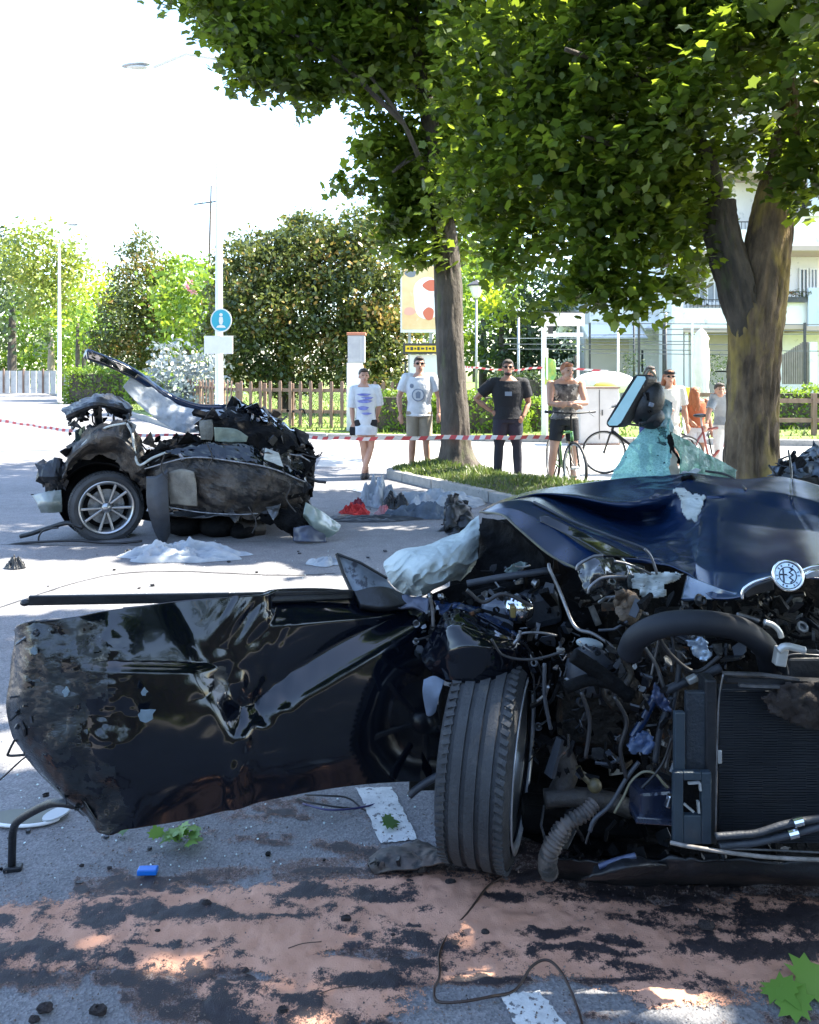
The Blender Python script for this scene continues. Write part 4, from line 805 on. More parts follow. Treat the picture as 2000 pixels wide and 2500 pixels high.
def sm(v): return v if isinstance(v, Vector) else Vector(v)
def curve_pts(pts, n=24): return [Vector(p) for p in crom(np.array([tuple(p) for p in pts]), n)]
def hose(name, pts, r, mat, par, n=24, k=10, smooth=True):
    mb = MB(); mb.tube(curve_pts(pts, n), r, k); return mb.build(name, mat, par, smooth=smooth)
def junk(name, par, boxes, n, mats, smin, smax, seed, kind='stuff', stretch=3):
    """small torn brackets, ribs and clips; boxes: list of (u0,v0,u1,v1,Y0,Y1)"""
    r = random.Random(seed); mb = MB(); tot = sum((b[2] - b[0]) * (b[3] - b[1]) for b in boxes)
    for b in boxes:
        for _ in range(max(1, int(n * (b[2] - b[0]) * (b[3] - b[1]) / tot))):
            c = P(r.uniform(b[0], b[2]), r.uniform(b[1], b[3]), r.uniform(b[4], b[5])); q = Quaternion((r.gauss(0, 1), r.gauss(0, 1), r.gauss(0, 1), r.gauss(0, 1))).normalized().to_matrix()
            s = r.uniform(smin, smax); k = r.random(); mi = r.randrange(len(mats))
            if k < .35: mb.box(c, (s * r.uniform(.4, 1), s * r.uniform(.15, .5), s * r.uniform(.4, 1) * r.uniform(1, stretch)), q, mi, taper=r.uniform(.4, 1))
            elif k < .6:
                d = q @ Vector((0, 0, 1)); e = q @ Vector((1, 0, 0)); L = s * r.uniform(1, stretch)
                mb.tube([c - d * L * .5, c + e * s * .3, c + d * L * .5], s * r.uniform(.08, .18), 6, mi)
            elif k < .8:
                pts = [c + q @ Vector((s * r.uniform(.3, .9) * math.cos(a), s * r.uniform(.3, .9) * math.sin(a), 0)) for a in [j * 2 * math.pi / 6 for j in range(6)]]
                mb.prism(pts, q @ Vector((0, 0, s * .06)), mi)
            else: mb.lathe(c, q @ Vector((0, 0, 1)), [(.01, -s * .2), (s * .4, -s * .2), (s * .42, -s * .1), (s * .3, -s * .05), (s * .3, s * .25), (.01, s * .28)], 12, mi)
    return mb.build(name, mats, par, kind=kind)
def wheel(par, c, ax, Rr, W, rimr, spokes=5, mat=M_alloy, grooves=4, name='wheel', double=True, tread=True, dish=.3):
    """ax points to the outer face"""
    c = Vector(c); ax = Vector(ax).normalized(); w_ = thing_part(name, par, c); h = W / 2
    prof = [(rimr * .98, -h * .8), (rimr * 1.12, -h * .98), (Rr * .86, -h * 1.04), (Rr * .955, -h * .9), (Rr * .99, -h * .72)]
    gs = np.linspace(-h * .62, h * .62, grooves); gw = h * .055
    for g in gs: prof += [(Rr, g - gw * 1.3), (Rr - .009, g - gw), (Rr - .009, g + gw), (Rr, g + gw * 1.3)]
    prof += [(Rr * .99, h * .72), (Rr * .955, h * .9), (Rr * .86, h * 1.04), (rimr * 1.12, h * .98), (rimr * .98, h * .8)]
    mb = MB(); mb.lathe(c, ax, prof, 96); mb.build('tyre', M_rub, w_, smooth=False)
    if tread:
        mb = MB(); x = ax.cross(Vector((0, 0, 1))).normalized(); y = ax.cross(x); nb = 78
        for k in range(nb):
            a = 2 * math.pi * k / nb; rd = x * math.cos(a) + y * math.sin(a); tg = ax.cross(rd)
            for sg in (-1, 1):
                o = sg * h * .79; rot = Matrix((tg, ax, rd)).transposed() @ Matrix.Rotation(sg * .35, 3, 'Z')
                mb.box(c + rd * (Rr * .984) + ax * o, (.015, h * .25, .011), rot)
        mb.build('tread_block', M_rub, w_, kind='stuff')
    mb = MB(); mb.lathe(c, ax, [(rimr * .93, -h * .85), (rimr * 1.02, -h * .88), (rimr * 1.02, -h * .75), (rimr * .9, -h * .6), (rimr * .88, h * .55), (rimr * 1.02, h * .82), (rimr * 1.03, h * .93), (rimr * .97, h * .93), (rimr * .9, h * .6), (rimr * .86, h * .4), (rimr * .86, -h * .6), (rimr * .93, -h * .85)], 64)
    mb.build('rim', mat, w_, smooth=True)
    mb = MB(); mb.lathe(c, ax, [(rimr * 1.05, -h * 1.02), (rimr * 1.10, -h * 1.07), (rimr * 1.03, -h * 1.09), (rimr * .97, -h * .98)], 64, closed=True); mb.build('rim_lip', pmat('rim_lip', (.55, .57, .60), (.35, .37, .4), scale=12, rough=.3, metal=.4), w_, smooth=True)
    x = ax.cross(Vector((0, 0, 1))).normalized(); y = ax.cross(x)
    zc = h * (.85 - dish)
    for k in range(spokes):
        for dd in ((-.27, .27) if double else (0,)):
            a = 2 * math.pi * k / spokes + .3; a1 = a + dd; a0 = a + dd * .5
            rd0 = x * math.cos(a0) + y * math.sin(a0); rd1 = x * math.cos(a1) + y * math.sin(a1); tg = ax.cross(rd1)
            p0 = c + rd0 * rimr * .17 + ax * zc; p1 = c + rd1 * rimr * .93 + ax * h * .74
            mb = MB(); wd0, wd1 = .012, .017
            vs = []
            for p, wd, th in ((p0, wd0, .03), (p1, wd1, .022)):
                vs += [p - tg * wd - ax * th, p + tg * wd - ax * th, p + tg * wd * .7, p - tg * wd * .7]
            mb.add(vs, [(0, 1, 2, 3), (7, 6, 5, 4), (0, 4, 5, 1), (1, 5, 6, 2), (2, 6, 7, 3), (3, 7, 4, 0)]); mb.build('spoke', mat, w_, bevel=.004)
    mb = MB(); mb.lathe(c, ax, [(rimr * .01, zc + .02), (rimr * .13, zc + .018), (rimr * .2, zc), (rimr * .26, zc - .04)], 24); mb.build('hub', mat, w_, smooth=True)
    mb = MB(); mb.lathe(c, ax, [(rimr * .1, -h * .1), (rimr * .68, -h * .1), (rimr * .68, -h * .22), (rimr * .1, -h * .22)], 32); mb.build('brake_disc', M_steel, w_)
    return w_

# ================================================================== REAR HALF OF THE WRECK
def c4(x, y): return (50 + x / 2.156, 820 + y / 2.156)
def rows4(rows, Y0): return [[(*c4(x, y), Y0 + dy) for x, y, dy in r] for r in rows]
YW = 7.75
RW = thing('wrecked_car', (P(400, 1300, YW).x, YW + .4, 0), 'torn off rear half of the dark wrecked car standing on the road at the left', 'car wreck')
# wheel: face turned towards the right of the camera
wa = Vector((.40, -.92, .04)).normalized()
wheel(RW, P(*c4(452, 898), YW + .1), wa, .338, .235, .245, spokes=5, dish=.18)
mb = MB(); mb.lathe(P(*c4(448, 815), YW + .36), (0, -1, 0), [(.01, 0), (.45, 0), (.47, .08), (.46, .1)], 40); mb.build('arch_shade_disc', M_dark2, RW)  # black disc added to fill the wheel arch with shade
# rear arch liner and quarter panel over the wheel
panel('rear_quarter', rows4([[(215, 760, .05), (250, 590, .0), (420, 470, -.05), (560, 455, -.05), (650, 600, .1), (700, 740, .2)],
                             [(230, 740, -.1), (270, 640, -.14), (400, 545, -.18), (520, 545, -.16), (610, 640, -.1), (690, 800, .05)],
                             [(245, 715, -.05), (300, 665, -.02), (380, 640, .0), (480, 640, .02), (560, 700, .04), (640, 830, .1)]], YW), M_dirty, RW, (18, 40), amp=.035, nscale=7, ridge=.5, thick=.006, seed=3, smooth=False, ragged=.03, mix=.5)
panel('arch_liner', rows4([[(225, 780, .02), (300, 700, .0), (400, 665, .0), (520, 690, .0), (600, 790, .02), (650, 900, .05)],
                           [(235, 790, .5), (300, 720, .5), (400, 690, .5), (520, 710, .5), (600, 800, .5), (640, 900, .5)]], YW), M_dark2, RW, (16, 50), amp=.01, seed=5)
panel('inner_arch', rows4([[(280, 600, .5), (300, 520, .5), (440, 480, .5), (560, 500, .5), (640, 620, .5)], [(300, 640, .2), (330, 520, .2), (450, 470, .18), (560, 480, .2), (660, 640, .2)],
                           [(320, 660, .0), (370, 560, -.02), (470, 500, -.02), (550, 510, .0), (620, 640, .0)]], YW), M_dark2, RW, (24, 40), amp=.02, seed=7)
hose('arch_seam', [P(*c4(x, y), YW - .1) for x, y in ((560, 460), (590, 520), (600, 600), (625, 680), (700, 640), (800, 605), (900, 600))], .012, M_pale, RW)
hose('arch_seam', [P(*c4(x, y), YW - .12) for x, y in ((280, 640), (340, 560), (420, 500), (470, 475), (555, 460))], .01, M_pale, RW)
panel('green_underbody', rows4([[(285, 500, .1), (340, 470, .2)], [(290, 590, .1), (340, 530, .2)]], YW), pmat('green_grey', (.05, .10, .09), (.12, .16, .15), rough=.5), RW, (12, 12), amp=.01)
# black spoiler shelf at the top left
panel('rear_shelf', rows4([[(228, 385, .2), (300, 350, .1), (400, 312, .1), (470, 312, .2), (585, 370, .3)], [(235, 420, -.05), (310, 385, -.1), (390, 360, -.1), (480, 365, .0), (582, 400, .1)],
                           [(248, 447, .05), (320, 420, .0), (400, 385, .0), (480, 400, .1), (575, 440, .2)]], YW), M_plas, RW, (10, 24), amp=.03, nscale=9, ridge=.5, thick=.02, seed=2, smooth=False, ragged=.03)
panel('shelf_bracket', rows4([[(380, 360, .0), (430, 350, .0)], [(390, 420, .05), (430, 420, .05)], [(395, 470, .1), (440, 470, .1)]], YW), M_plas, RW, (14, 8), amp=.01, thick=.02)
panel('shelf_bracket', rows4([[(520, 390, .1), (585, 380, .1)], [(540, 430, .1), (580, 420, .1)], [(530, 470, .1), (570, 465, .1)]], YW), M_plas, RW, (14, 8), amp=.012, thick=.02)
# raised roof pillar with torn lining
hose('roof_pillar', [P(*c4(x, y), YW + d) for x, y, d in ((345, 92, -.2), (430, 125, -.1), (520, 160, .0), (620, 215, .1), (720, 290, .3), (830, 350, .4), (950, 385, .5), (1080, 385, .6))], [.055, .06, .055, .05, .045, .04, .05, .055] and .05, M_hood, RW, k=6)
panel('pillar_skin', rows4([[(345, 85, -.2), (440, 112, -.1), (540, 160, .0), (620, 205, .1)], [(352, 122, -.24), (450, 152, -.14), (540, 195, -.04), (600, 225, .06)]], YW - .04), M_paint, RW, (10, 30), amp=.014, ridge=.4, thick=.02, seed=9)
panel('torn_lining', rows4([[(600, 200, .08), (690, 270, .2), (800, 345, .3), (940, 392, .4), (1150, 385, .45)], [(560, 240, .02), (660, 330, .12), (770, 410, .2), (940, 450, .3), (1110, 425, .38)],
                            [(540, 268, .0), (640, 380, .08), (750, 460, .15), (860, 512, .22), (960, 500, .3)]], YW), M_clothw, RW, (50, 90), amp=.02, nscale=9, ridge=.6, thick=.004, seed=12)
# crushed cabin shell: lids, glass, side
panel('crushed_roof', rows4([[(940, 450, .2), (1040, 405, .5), (1150, 372, .8), (1300, 415, 1.0), (1440, 510, 1.0)], [(945, 500, .0), (1080, 450, .1), (1220, 440, .2), (1360, 490, .3), (1500, 590, .4)],
                             [(960, 560, -.05), (1100, 555, -.05), (1250, 575, -.05), (1400, 600, .0), (1535, 610, .2)]], YW), M_dark2, RW, (22, 36), amp=.06, nscale=6, ridge=.6, thick=.006, seed=14, ragged=.07, smooth=False)
panel('crushed_roof', rows4([[(1130, 370, .9), (1300, 410, 1.0), (1450, 520, 1.0)], [(1180, 395, .4), (1330, 445, .5), (1480, 560, .6)], [(1200, 440, .2), (1340, 480, .3), (1490, 600, .4)]], YW - .1), M_paint, RW, (14, 20), amp=.05, nscale=7, ridge=.5, seed=15, ragged=.06, smooth=False)
panel('side_glass', rows4([[(1020, 480, -.1), (1130, 490, -.1), (1200, 530, -.1)], [(1025, 555, -.1), (1100, 560, -.1), (1190, 558, -.1)]], YW), pmat('dusty_glass', (.20, .24, .19), (.10, .13, .11), scale=7, rough=.3), RW, (16, 20), amp=.012)
panel('torn_lining', rows4([[(940, 445, -.06), (1010, 440, -.08)], [(945, 500, -.08), (1020, 510, -.1)], [(950, 545, -.08), (1010, 550, -.1)]], YW), pmat('grey_trim', (.17, .17, .15), (.06, .06, .05), scale=9, rough=.8, bump=.5), RW, (16, 16), amp=.02)
panel('rear_door', rows4([[(650, 690, .1), (760, 620, .0), (900, 605, -.08), (1100, 625, -.1), (1300, 680, -.1), (1500, 745, .1)], [(680, 740, .0), (800, 690, -.14), (940, 700, -.2), (1120, 710, -.2), (1320, 740, -.15), (1500, 800, .05)],
                          [(740, 830, .05), (820, 800, -.08), (960, 810, -.18), (1130, 830, -.2), (1310, 840, -.1), (1480, 850, .1)], [(790, 905, .1), (860, 905, .0), (980, 915, -.1), (1120, 935, -.12), (1260, 935, .0), (1450, 880, .15)]], YW), M_dirty, RW, (22, 44), amp=.045, nscale=6, ridge=.55, seed=17, ragged=.05, smooth=False, mix=.7)
panel('door_strip', rows4([[(760, 605, -.1), (960, 570, -.14), (1150, 570, -.15), (1320, 640, -.12), (1510, 740, .08)], [(765, 625, -.12), (960, 640, -.2), (1150, 660, -.2), (1320, 690, -.16), (1510, 775, .04)]], YW), M_paint, RW, (8, 40), amp=.03, ridge=.5, seed=18, smooth=False, ragged=.02)
panel('upper_side', rows4([[(950, 560, .0), (1150, 560, -.06), (1350, 590, .0), (1520, 610, .3)], [(960, 620, -.04), (1160, 630, -.1), (1350, 670, -.05), (1515, 760, .2)]], YW), M_scuff, RW, (14, 30), amp=.045, nscale=8, ridge=.5, seed=19, smooth=False)
panel('filler_sun_patch', rows4([[(770, 720, -.16), (850, 700, -.2), (915, 715, -.24)], [(780, 820, -.14), (850, 830, -.18), (930, 830, -.22)], [(790, 885, -.1), (860, 890, -.15), (935, 895, -.2)]], YW - .03), pmat('dusty_metal', (.20, .19, .16), (.09, .085, .075), scale=7, rough=.55, bump=.4), RW, (20, 20), amp=.016, ridge=.4)
panel('filler_sun_patch', rows4([[(1290, 590, -.15), (1360, 615, -.15)], [(1280, 650, -.16), (1385, 690, -.15)]], YW), M_pale, RW, (14, 14), amp=.012)  # pool of sunlight on the side, put in as a pale patch
# back wall of the shell, floor and far side give the wreck its depth
panel('shell_far_side', rows4([[(640, 620, 1.3), (900, 560, 1.35), (1200, 470, 1.4), (1500, 600, 1.35)], [(650, 800, 1.3), (900, 800, 1.35), (1200, 800, 1.4), (1490, 860, 1.35)], [(700, 940, 1.3), (900, 950, 1.3), (1200, 960, 1.3), (1450, 930, 1.3)]], YW), M_dark2, RW, (30, 40), amp=.04, seed=20)
panel('floor_pan', rows4([[(700, 960, -.05), (1000, 960, -.05), (1240, 950, -.02), (1470, 900, .1)], [(700, 900, 1.3), (1000, 900, 1.3), (1240, 900, 1.3), (1450, 860, 1.3)]], YW), M_rust, RW, (24, 40), amp=.03, seed=21)
panel('torn_edge', rows4([[(1440, 520, .3), (1500, 560, .9), (1500, 620, 1.3)], [(1515, 600, .2), (1530, 640, .8), (1520, 680, 1.3)], [(1510, 760, .1), (1520, 800, .7), (1500, 800, 1.3)], [(1480, 880, .1), (1470, 900, .6), (1450, 900, 1.3)]], YW), M_dark2, RW, (50, 40), amp=.07, nscale=6, ridge=.6, seed=22, ragged=.06)
panel('torn_edge', rows4([[(640, 640, .0), (700, 600, .0), (760, 560, .1), (860, 520, .2), (950, 530, .2)], [(640, 700, -.02), (710, 640, -.04), (790, 610, -.05), (880, 590, -.05), (950, 590, -.05)]], YW), M_dark2, RW, (24, 60), amp=.05, nscale=9, ridge=.4, seed=23, ragged=.05)
# mud flap coloured sill end
panel('sill_end', rows4([[(665, 740, -.2), (720, 735, -.22), (775, 700, -.2)], [(668, 880, -.24), (725, 890, -.26), (780, 880, -.22)], [(700, 1000, -.2), (740, 1000, -.22), (785, 960, -.2)], [(735, 1085, -.12), (760, 1090, -.14), (785, 1040, -.12)]], YW), M_plg, RW, (30, 16), amp=.008, thick=.02, seed=24)
for k, (x0, y0, x1, y1, x2, y2, m_) in enumerate(((960, 445, 1010, 380, 1060, 440, M_plas), (1180, 380, 1250, 350, 1290, 430, M_paint), (1440, 480, 1520, 520, 1500, 600, M_plas), (700, 600, 740, 545, 800, 600, M_plas), (820, 570, 880, 505, 930, 560, M_dark2), (1480, 640, 1555, 660, 1510, 720, M_dark2), (1500, 760, 1545, 800, 1490, 830, M_plas), (640, 560, 690, 500, 720, 590, M_dirty), (1080, 930, 1130, 985, 1180, 925, M_dirty), (1290, 900, 1330, 970, 1370, 890, M_steel), (240, 640, 205, 610, 280, 580, M_plas), (250, 470, 285, 440, 330, 490, M_plas), (560, 440, 610, 470, 580, 540, M_steel))):
    panel('torn_shard', [[(*c4(x0, y0), YW - .05), (*c4(x1, y1), YW - .16)], [(*c4(x2, y2), YW - .02), (*c4((x1 + x2) / 2, (y1 + y2) / 2), YW - .14)]], m_, RW, (6, 6), amp=.02, nscale=12, ridge=.4, smooth=False, seed=200 + k, thick=.006)
for pts in (((980, 560), (1010, 640), (990, 700), (1040, 740)), ((1380, 700), (1420, 790), (1400, 860), (1450, 930)), ((760, 620), (740, 700), (780, 760)), ((1480, 620), (1560, 640), (1590, 610)), ((1200, 900), (1240, 980), (1220, 1040))): hose('hanging_wire', [P(*c4(x, y), YW - .26) for x, y in pts], .006, M_wire, RW, k=5)
for pts, r in ((((655, 700), (900, 640), (1150, 665), (1330, 700), (1500, 770)), .008), (((800, 905), (960, 930), (1150, 940), (1250, 935)), .006)): hose('bare_edge', [P(*c4(x, y), YW - .24) for x, y in pts], r, M_steel, RW, k=6)
# running gear under the shell
for x, y, rx, ry in ((880, 980, .2, .12), (1060, 985, .22, .13), (1190, 1005, .16, .12)): mb = MB(); mb.ell(P(*c4(x, y), YW + .35), (rx, .35, ry), None, 18, 10); mb.build('tank', M_dark2, RW, smooth=True)
mb = MB(); mb.cyl(P(*c4(1150, 1010), YW + .1), P(*c4(1265, 1020), YW + .3), .085, 18); mb.build('silencer', M_rust, RW, smooth=True)
hose('axle_beam', [P(*c4(x, y), YW + .25) for x, y in ((560, 930), (760, 960), (980, 975), (1230, 960))], .045, M_dark2, RW)
junk('torn_parts', RW, [(400, 1085, 740, 1120, YW - .2, YW + .1), (355, 1065, 440, 1110, YW, YW + .2), (410, 1235, 640, 1300, YW + .1, YW + .6), (620, 1090, 760, 1240, YW - .05, YW + .4), (480, 1000, 740, 1080, YW - .05, YW + .6)], 230, [M_dark2, M_dirty, M_plas, M_steel, M_dark2], .03, .10, 31)
junk('torn_parts', RW, [(170, 1010, 200, 1120, YW, YW + .3), (180, 1000, 320, 1050, YW, YW + .3)], 45, [M_dark2, M_plas, M_plg], .03, .09, 32)
# crushed tail: lamp carrier, bumper corner, tow bar
panel('lamp_carrier', rows4([[(130, 660, .1), (190, 655, .05), (245, 660, .1)], [(95, 735, .0), (170, 740, -.05), (240, 740, .0)], [(125, 810, .1), (180, 805, .05), (235, 790, .1)]], YW), M_plas, RW, (9, 10), amp=.05, nscale=9, ridge=.5, thick=.02, seed=33, smooth=False, ragged=.05, mix=1)
panel('bumper_corner', rows4([[(65, 840, .0), (140, 820, -.05), (215, 810, .0)], [(90, 890, -.06), (150, 880, -.1), (220, 880, -.04)], [(110, 930, .0), (160, 930, -.03), (220, 925, .0)]], YW), pmat('silver_bumper', (.22, .25, .26), (.12, .15, .13), scale=6, rough=.3, coat=.6), RW, (24, 30), amp=.012, thick=.015, seed=34)
hose('tow_bar', [P(*c4(x, y), YW - .1) for x, y in ((0, 1055), (60, 1040), (150, 1010), (250, 985), (330, 1010))], .022, M_plas, RW)
hose('cable', [P(*c4(x, y), YW - .2) for x, y in ((-110, 1110), (0, 1092), (150, 1082), (300, 1078), (480, 1092), (640, 1080))], .012, M_wire, RW)
hose('cable', [P(*c4(x, y), YW - .15) for x, y in ((95, 1085), (100, 1050), (130, 1020), (200, 1010))], .008, M_wire, RW)
# loose front corner of the rear half: silver green sill piece and crumpled rail
panel('bent_sill', rows4([[(1500, 880, .0), (1580, 920, .0), (1640, 960, .05), (1685, 1000, .1)], [(1490, 930, -.08), (1550, 980, -.1), (1610, 1010, -.05), (1670, 1030, .0)], [(1490, 950, .0), (1540, 1010, -.02), (1590, 1050, .0), (1620, 1060, .0)]], YW - .1), pmat('silver_green', (.24, .29, .27), (.12, .16, .14), scale=6, rough=.3, coat=.6), RW, (26, 36), amp=.02, ridge=.4, thick=.01, seed=35)
panel('crumpled_rail', rows4([[(1240, 940, .1), (1350, 920, .0), (1440, 900, -.05), (1500, 890, .0)], [(1300, 960, .0), (1400, 980, -.1), (1480, 1010, -.12), (1540, 1020, -.05)], [(1400, 1000, .1), (1450, 1040, .0), (1500, 1070, -.05), (1560, 1090, .0)]], YW), M_dark2, RW, (18, 18), amp=.06, nscale=7, ridge=.6, seed=36, ragged=.06, smooth=False)
panel('crumpled_rail', rows4([[(1440, 1010, -.15), (1520, 1000, -.15), (1600, 1020, -.1)], [(1435, 1080, -.15), (1520, 1085, -.2), (1610, 1085, -.1)]], YW), pmat('blue_grey_metal', (.03, .04, .08), (.08, .09, .12), scale=8, rough=.35), RW, (16, 24), amp=.03, ridge=.4, seed=37, thick=.02)
hose('bent_rod', [P(*c4(x, y), YW + .1) for x, y in ((1500, 740), (1560, 765), (1610, 770))], .014, M_plas, RW)

# ================================================================== THINGS LYING ON THE ROAD BEHIND
def heap(name, label, cat, c, d, mat, seed, amp=.55, res=64, group=None, ridge=.6, flat=1.0, flow=1.0, ns=7):
    """crumpled cloth draped on the ground; c = centre (x,y), d = (dx,dy,height)"""
    n = res; mb = MB(); g = np.linspace(-1, 1, n); X, Y = np.meshgrid(g, g); rr = np.sqrt(X ** 2 + Y ** 2)
    q = np.stack([X.ravel() * 2.2, Y.ravel() * 2.2, np.full(n * n, seed * 1.7)], 1)
    nz = fbm(q, 4, seed).reshape(n, n); rg = .3 - 1.6 * np.abs(fbm(q * ns / 7 * 1.2, 3, seed + 3).reshape(n, n)) - .5 * np.abs(vnoise(q * 6.5, seed + 5).reshape(n, n))
    edge = 1 + .35 * vnoise(np.stack([np.cos(np.arctan2(Y, X)).ravel() * 2, np.sin(np.arctan2(Y, X)).ravel() * 2, q[:, 2]], 1), seed + 7).reshape(n, n)
    sc = np.maximum(np.abs(X), np.abs(Y)) / (rr + 1e-6)
    Xp, Yp = X * sc * edge, Y * sc * edge; r2 = rr * sc
    r2 = np.maximum(np.abs(X), np.abs(Y)); Z = (1 - r2 ** 2) ** .6 * (1 + nz * .9 + rg * amp) * d[2]; Z = np.maximum(Z, .006 * (1 - r2)) 
    V = np.stack([c[0] + Xp * d[0] / 2, c[1] + Yp * d[1] / 2, Z + .004], -1).reshape(-1, 3)
    mb.v = [tuple(p) for p in V]; mb.f = [(i * n + j, i * n + j + 1, (i + 1) * n + j + 1, (i + 1) * n + j) for i in range(n - 1) for j in range(n - 1)]; mb.mi = [0] * len(mb.f)
    o = mb.build(name, mat, None, smooth=True); o.location = (0, 0, 0); return tag(o, label, cat, group)
g = G(425, 1360); heap('white_cloth', 'crumpled white cloth lying in front of the rear wreck', 'cloth', (g.x + .05, g.y), (.95, .42, .105), M_clothw, 41, ridge=.8)
g = G(520, 1355); heap('white_cloth', 'thin flat tail of white cloth trailing right of the crumpled pile', 'cloth', (g.x, g.y), (.6, .25, .03), M_clothw, 42)
g = G(800, 1375); heap('white_cloth', 'small pale cloth scrap just behind the blue grey mirror bracket', 'cloth', (g.x, g.y), (.32, .22, .04), M_clothw, 43)
g = G(315, 1358); heap('black_rag', 'small black scrap at the left end of the white cloth', 'debris', (g.x, g.y), (.12, .1, .04), M_plas, 44)
# clothing and torn trim heap before the island kerb
Yh = 8.9
g = G(870, 1268); heap('floor_mat', 'flat dark grey floor mat under the red and white clothing', 'mat', (g.x + .1, g.y), (1.05, .42, .03), M_plg, 51)
g = G(865, 1255); heap('red_garment', 'bright red garment at the left end of the clothing heap', 'clothing', (g.x, g.y), (.36, .3, .09), pmat('red_fabric', (.55, .03, .03), (.4, .02, .02), rough=.85), 52)
g = G(930, 1232); heap('white_garment', 'peaked white garment standing up in the clothing heap', 'clothing', (g.x - .02, g.y), (.5, .4, .22), M_clothw, 53)
g = G(940, 1252); heap('red_garment', 'small red and pink garment in front of the peaked white one', 'clothing', (g.x, g.y - .1), (.24, .16, .07), pmat('dull_red_fabric', (.40, .05, .07), (.5, .3, .3), scale=6, rough=.85), 54)
g = G(880, 1235); heap('dark_red_garment', 'dark red scrap behind the bright red garment', 'clothing', (g.x, g.y), (.2, .2, .07), pmat('maroon_fabric', (.2, .02, .04), rough=.85), 55)
g = G(965, 1240); heap('black_garment', 'dark garment between the peaked white cloth and the long white sheet', 'clothing', (g.x, g.y), (.3, .3, .14), M_plas, 56)
g = G(1060, 1232); heap('white_sheet', 'long white sheet heaped before the island kerb', 'cloth', (g.x, g.y), (1.15, .7, .12), M_clothw, 57, res=46)
g = G(1035, 1262); heap('grey_garment', 'long grey garment in front of the white sheet', 'clothing', (g.x, g.y), (.75, .3, .13), pmat('grey_fabric', (.07, .09, .12), (.12, .15, .19), scale=6, rough=.85), 58)
g = G(1130, 1290); t = thing('car_seat', (g.x, g.y, 0), 'black torn car seat part standing right of the grey garment', 'car seat')
panel('cushion', [[(1065, 1300, 8.2), (1110, 1270, 8.2), (1165, 1270, 8.2)], [(1070, 1325, 8.0), (1115, 1300, 8.0), (1160, 1290, 8.0)], [(1075, 1322, 8.1), (1110, 1318, 8.0), (1140, 1310, 8.1)]], M_plas, t, (24, 24), amp=.05, nscale=8, thick=.04, seed=61)
panel('backrest', [[(1096, 1213, 8.35), (1116, 1213, 8.4), (1136, 1225, 8.4)], [(1088, 1250, 8.2), (1112, 1250, 8.2), (1145, 1255, 8.3)], [(1085, 1295, 8.1), (1112, 1290, 8.1), (1165, 1285, 8.2)]], M_plas, t, (28, 24), amp=.045, nscale=9, thick=.05, seed=62, ragged=.03)
r_ = random.Random(5)
for i in range(46):
    u, v = r_.choice([(r_.uniform(0, 900), r_.uniform(1180, 1440)), (r_.uniform(640, 1150), r_.uniform(1160, 1400)), (r_.uniform(0, 950), r_.uniform(2000, 2160))])
    if 90 < u < 820 and 1190 < v < 1330: continue
    g = G(u, v); s = r_.uniform(.006, .022) * (g.y / 6) ** .7; mb = MB(); q = Matrix.Rotation(r_.uniform(0, 6.28), 3, 'Z')
    pts = [Vector((s * r_.uniform(.5, 1.2) * math.cos(a), s * r_.uniform(.4, 1) * math.sin(a), 0)) for a in [k * 6.283 / 7 for k in range(7)]]
    mb.prism([Vector((g.x, g.y, .002)) + p for p in pts], (r_.uniform(-.3, .3) * s, r_.uniform(-.3, .3) * s, s * r_.uniform(.3, .9)))
    o = mb.build('plastic_shard', [M_plas, M_plas, M_dark2, M_plg][i % 4]); tag(o, 'small dark shard of plastic or trim lying on the asphalt', 'debris', 'shards scattered on the road')
g = G(38, 1387); heap('black_rag', 'black lump of trim on the road at the far left, below the rear wreck', 'debris', (g.x, g.y), (.16, .14, .06), M_plas, 66)
# ================================================================== FRONT HALF OF THE WRECK
FW = thing('wrecked_car', (1.05, 2.9, 0), 'crushed dark front half of the wrecked car with its engine bay laid open', 'car wreck')
def sstep(a, b, x): t = np.clip((x - a) / (b - a), 0, 1); return t * t * (3 - 2 * t)
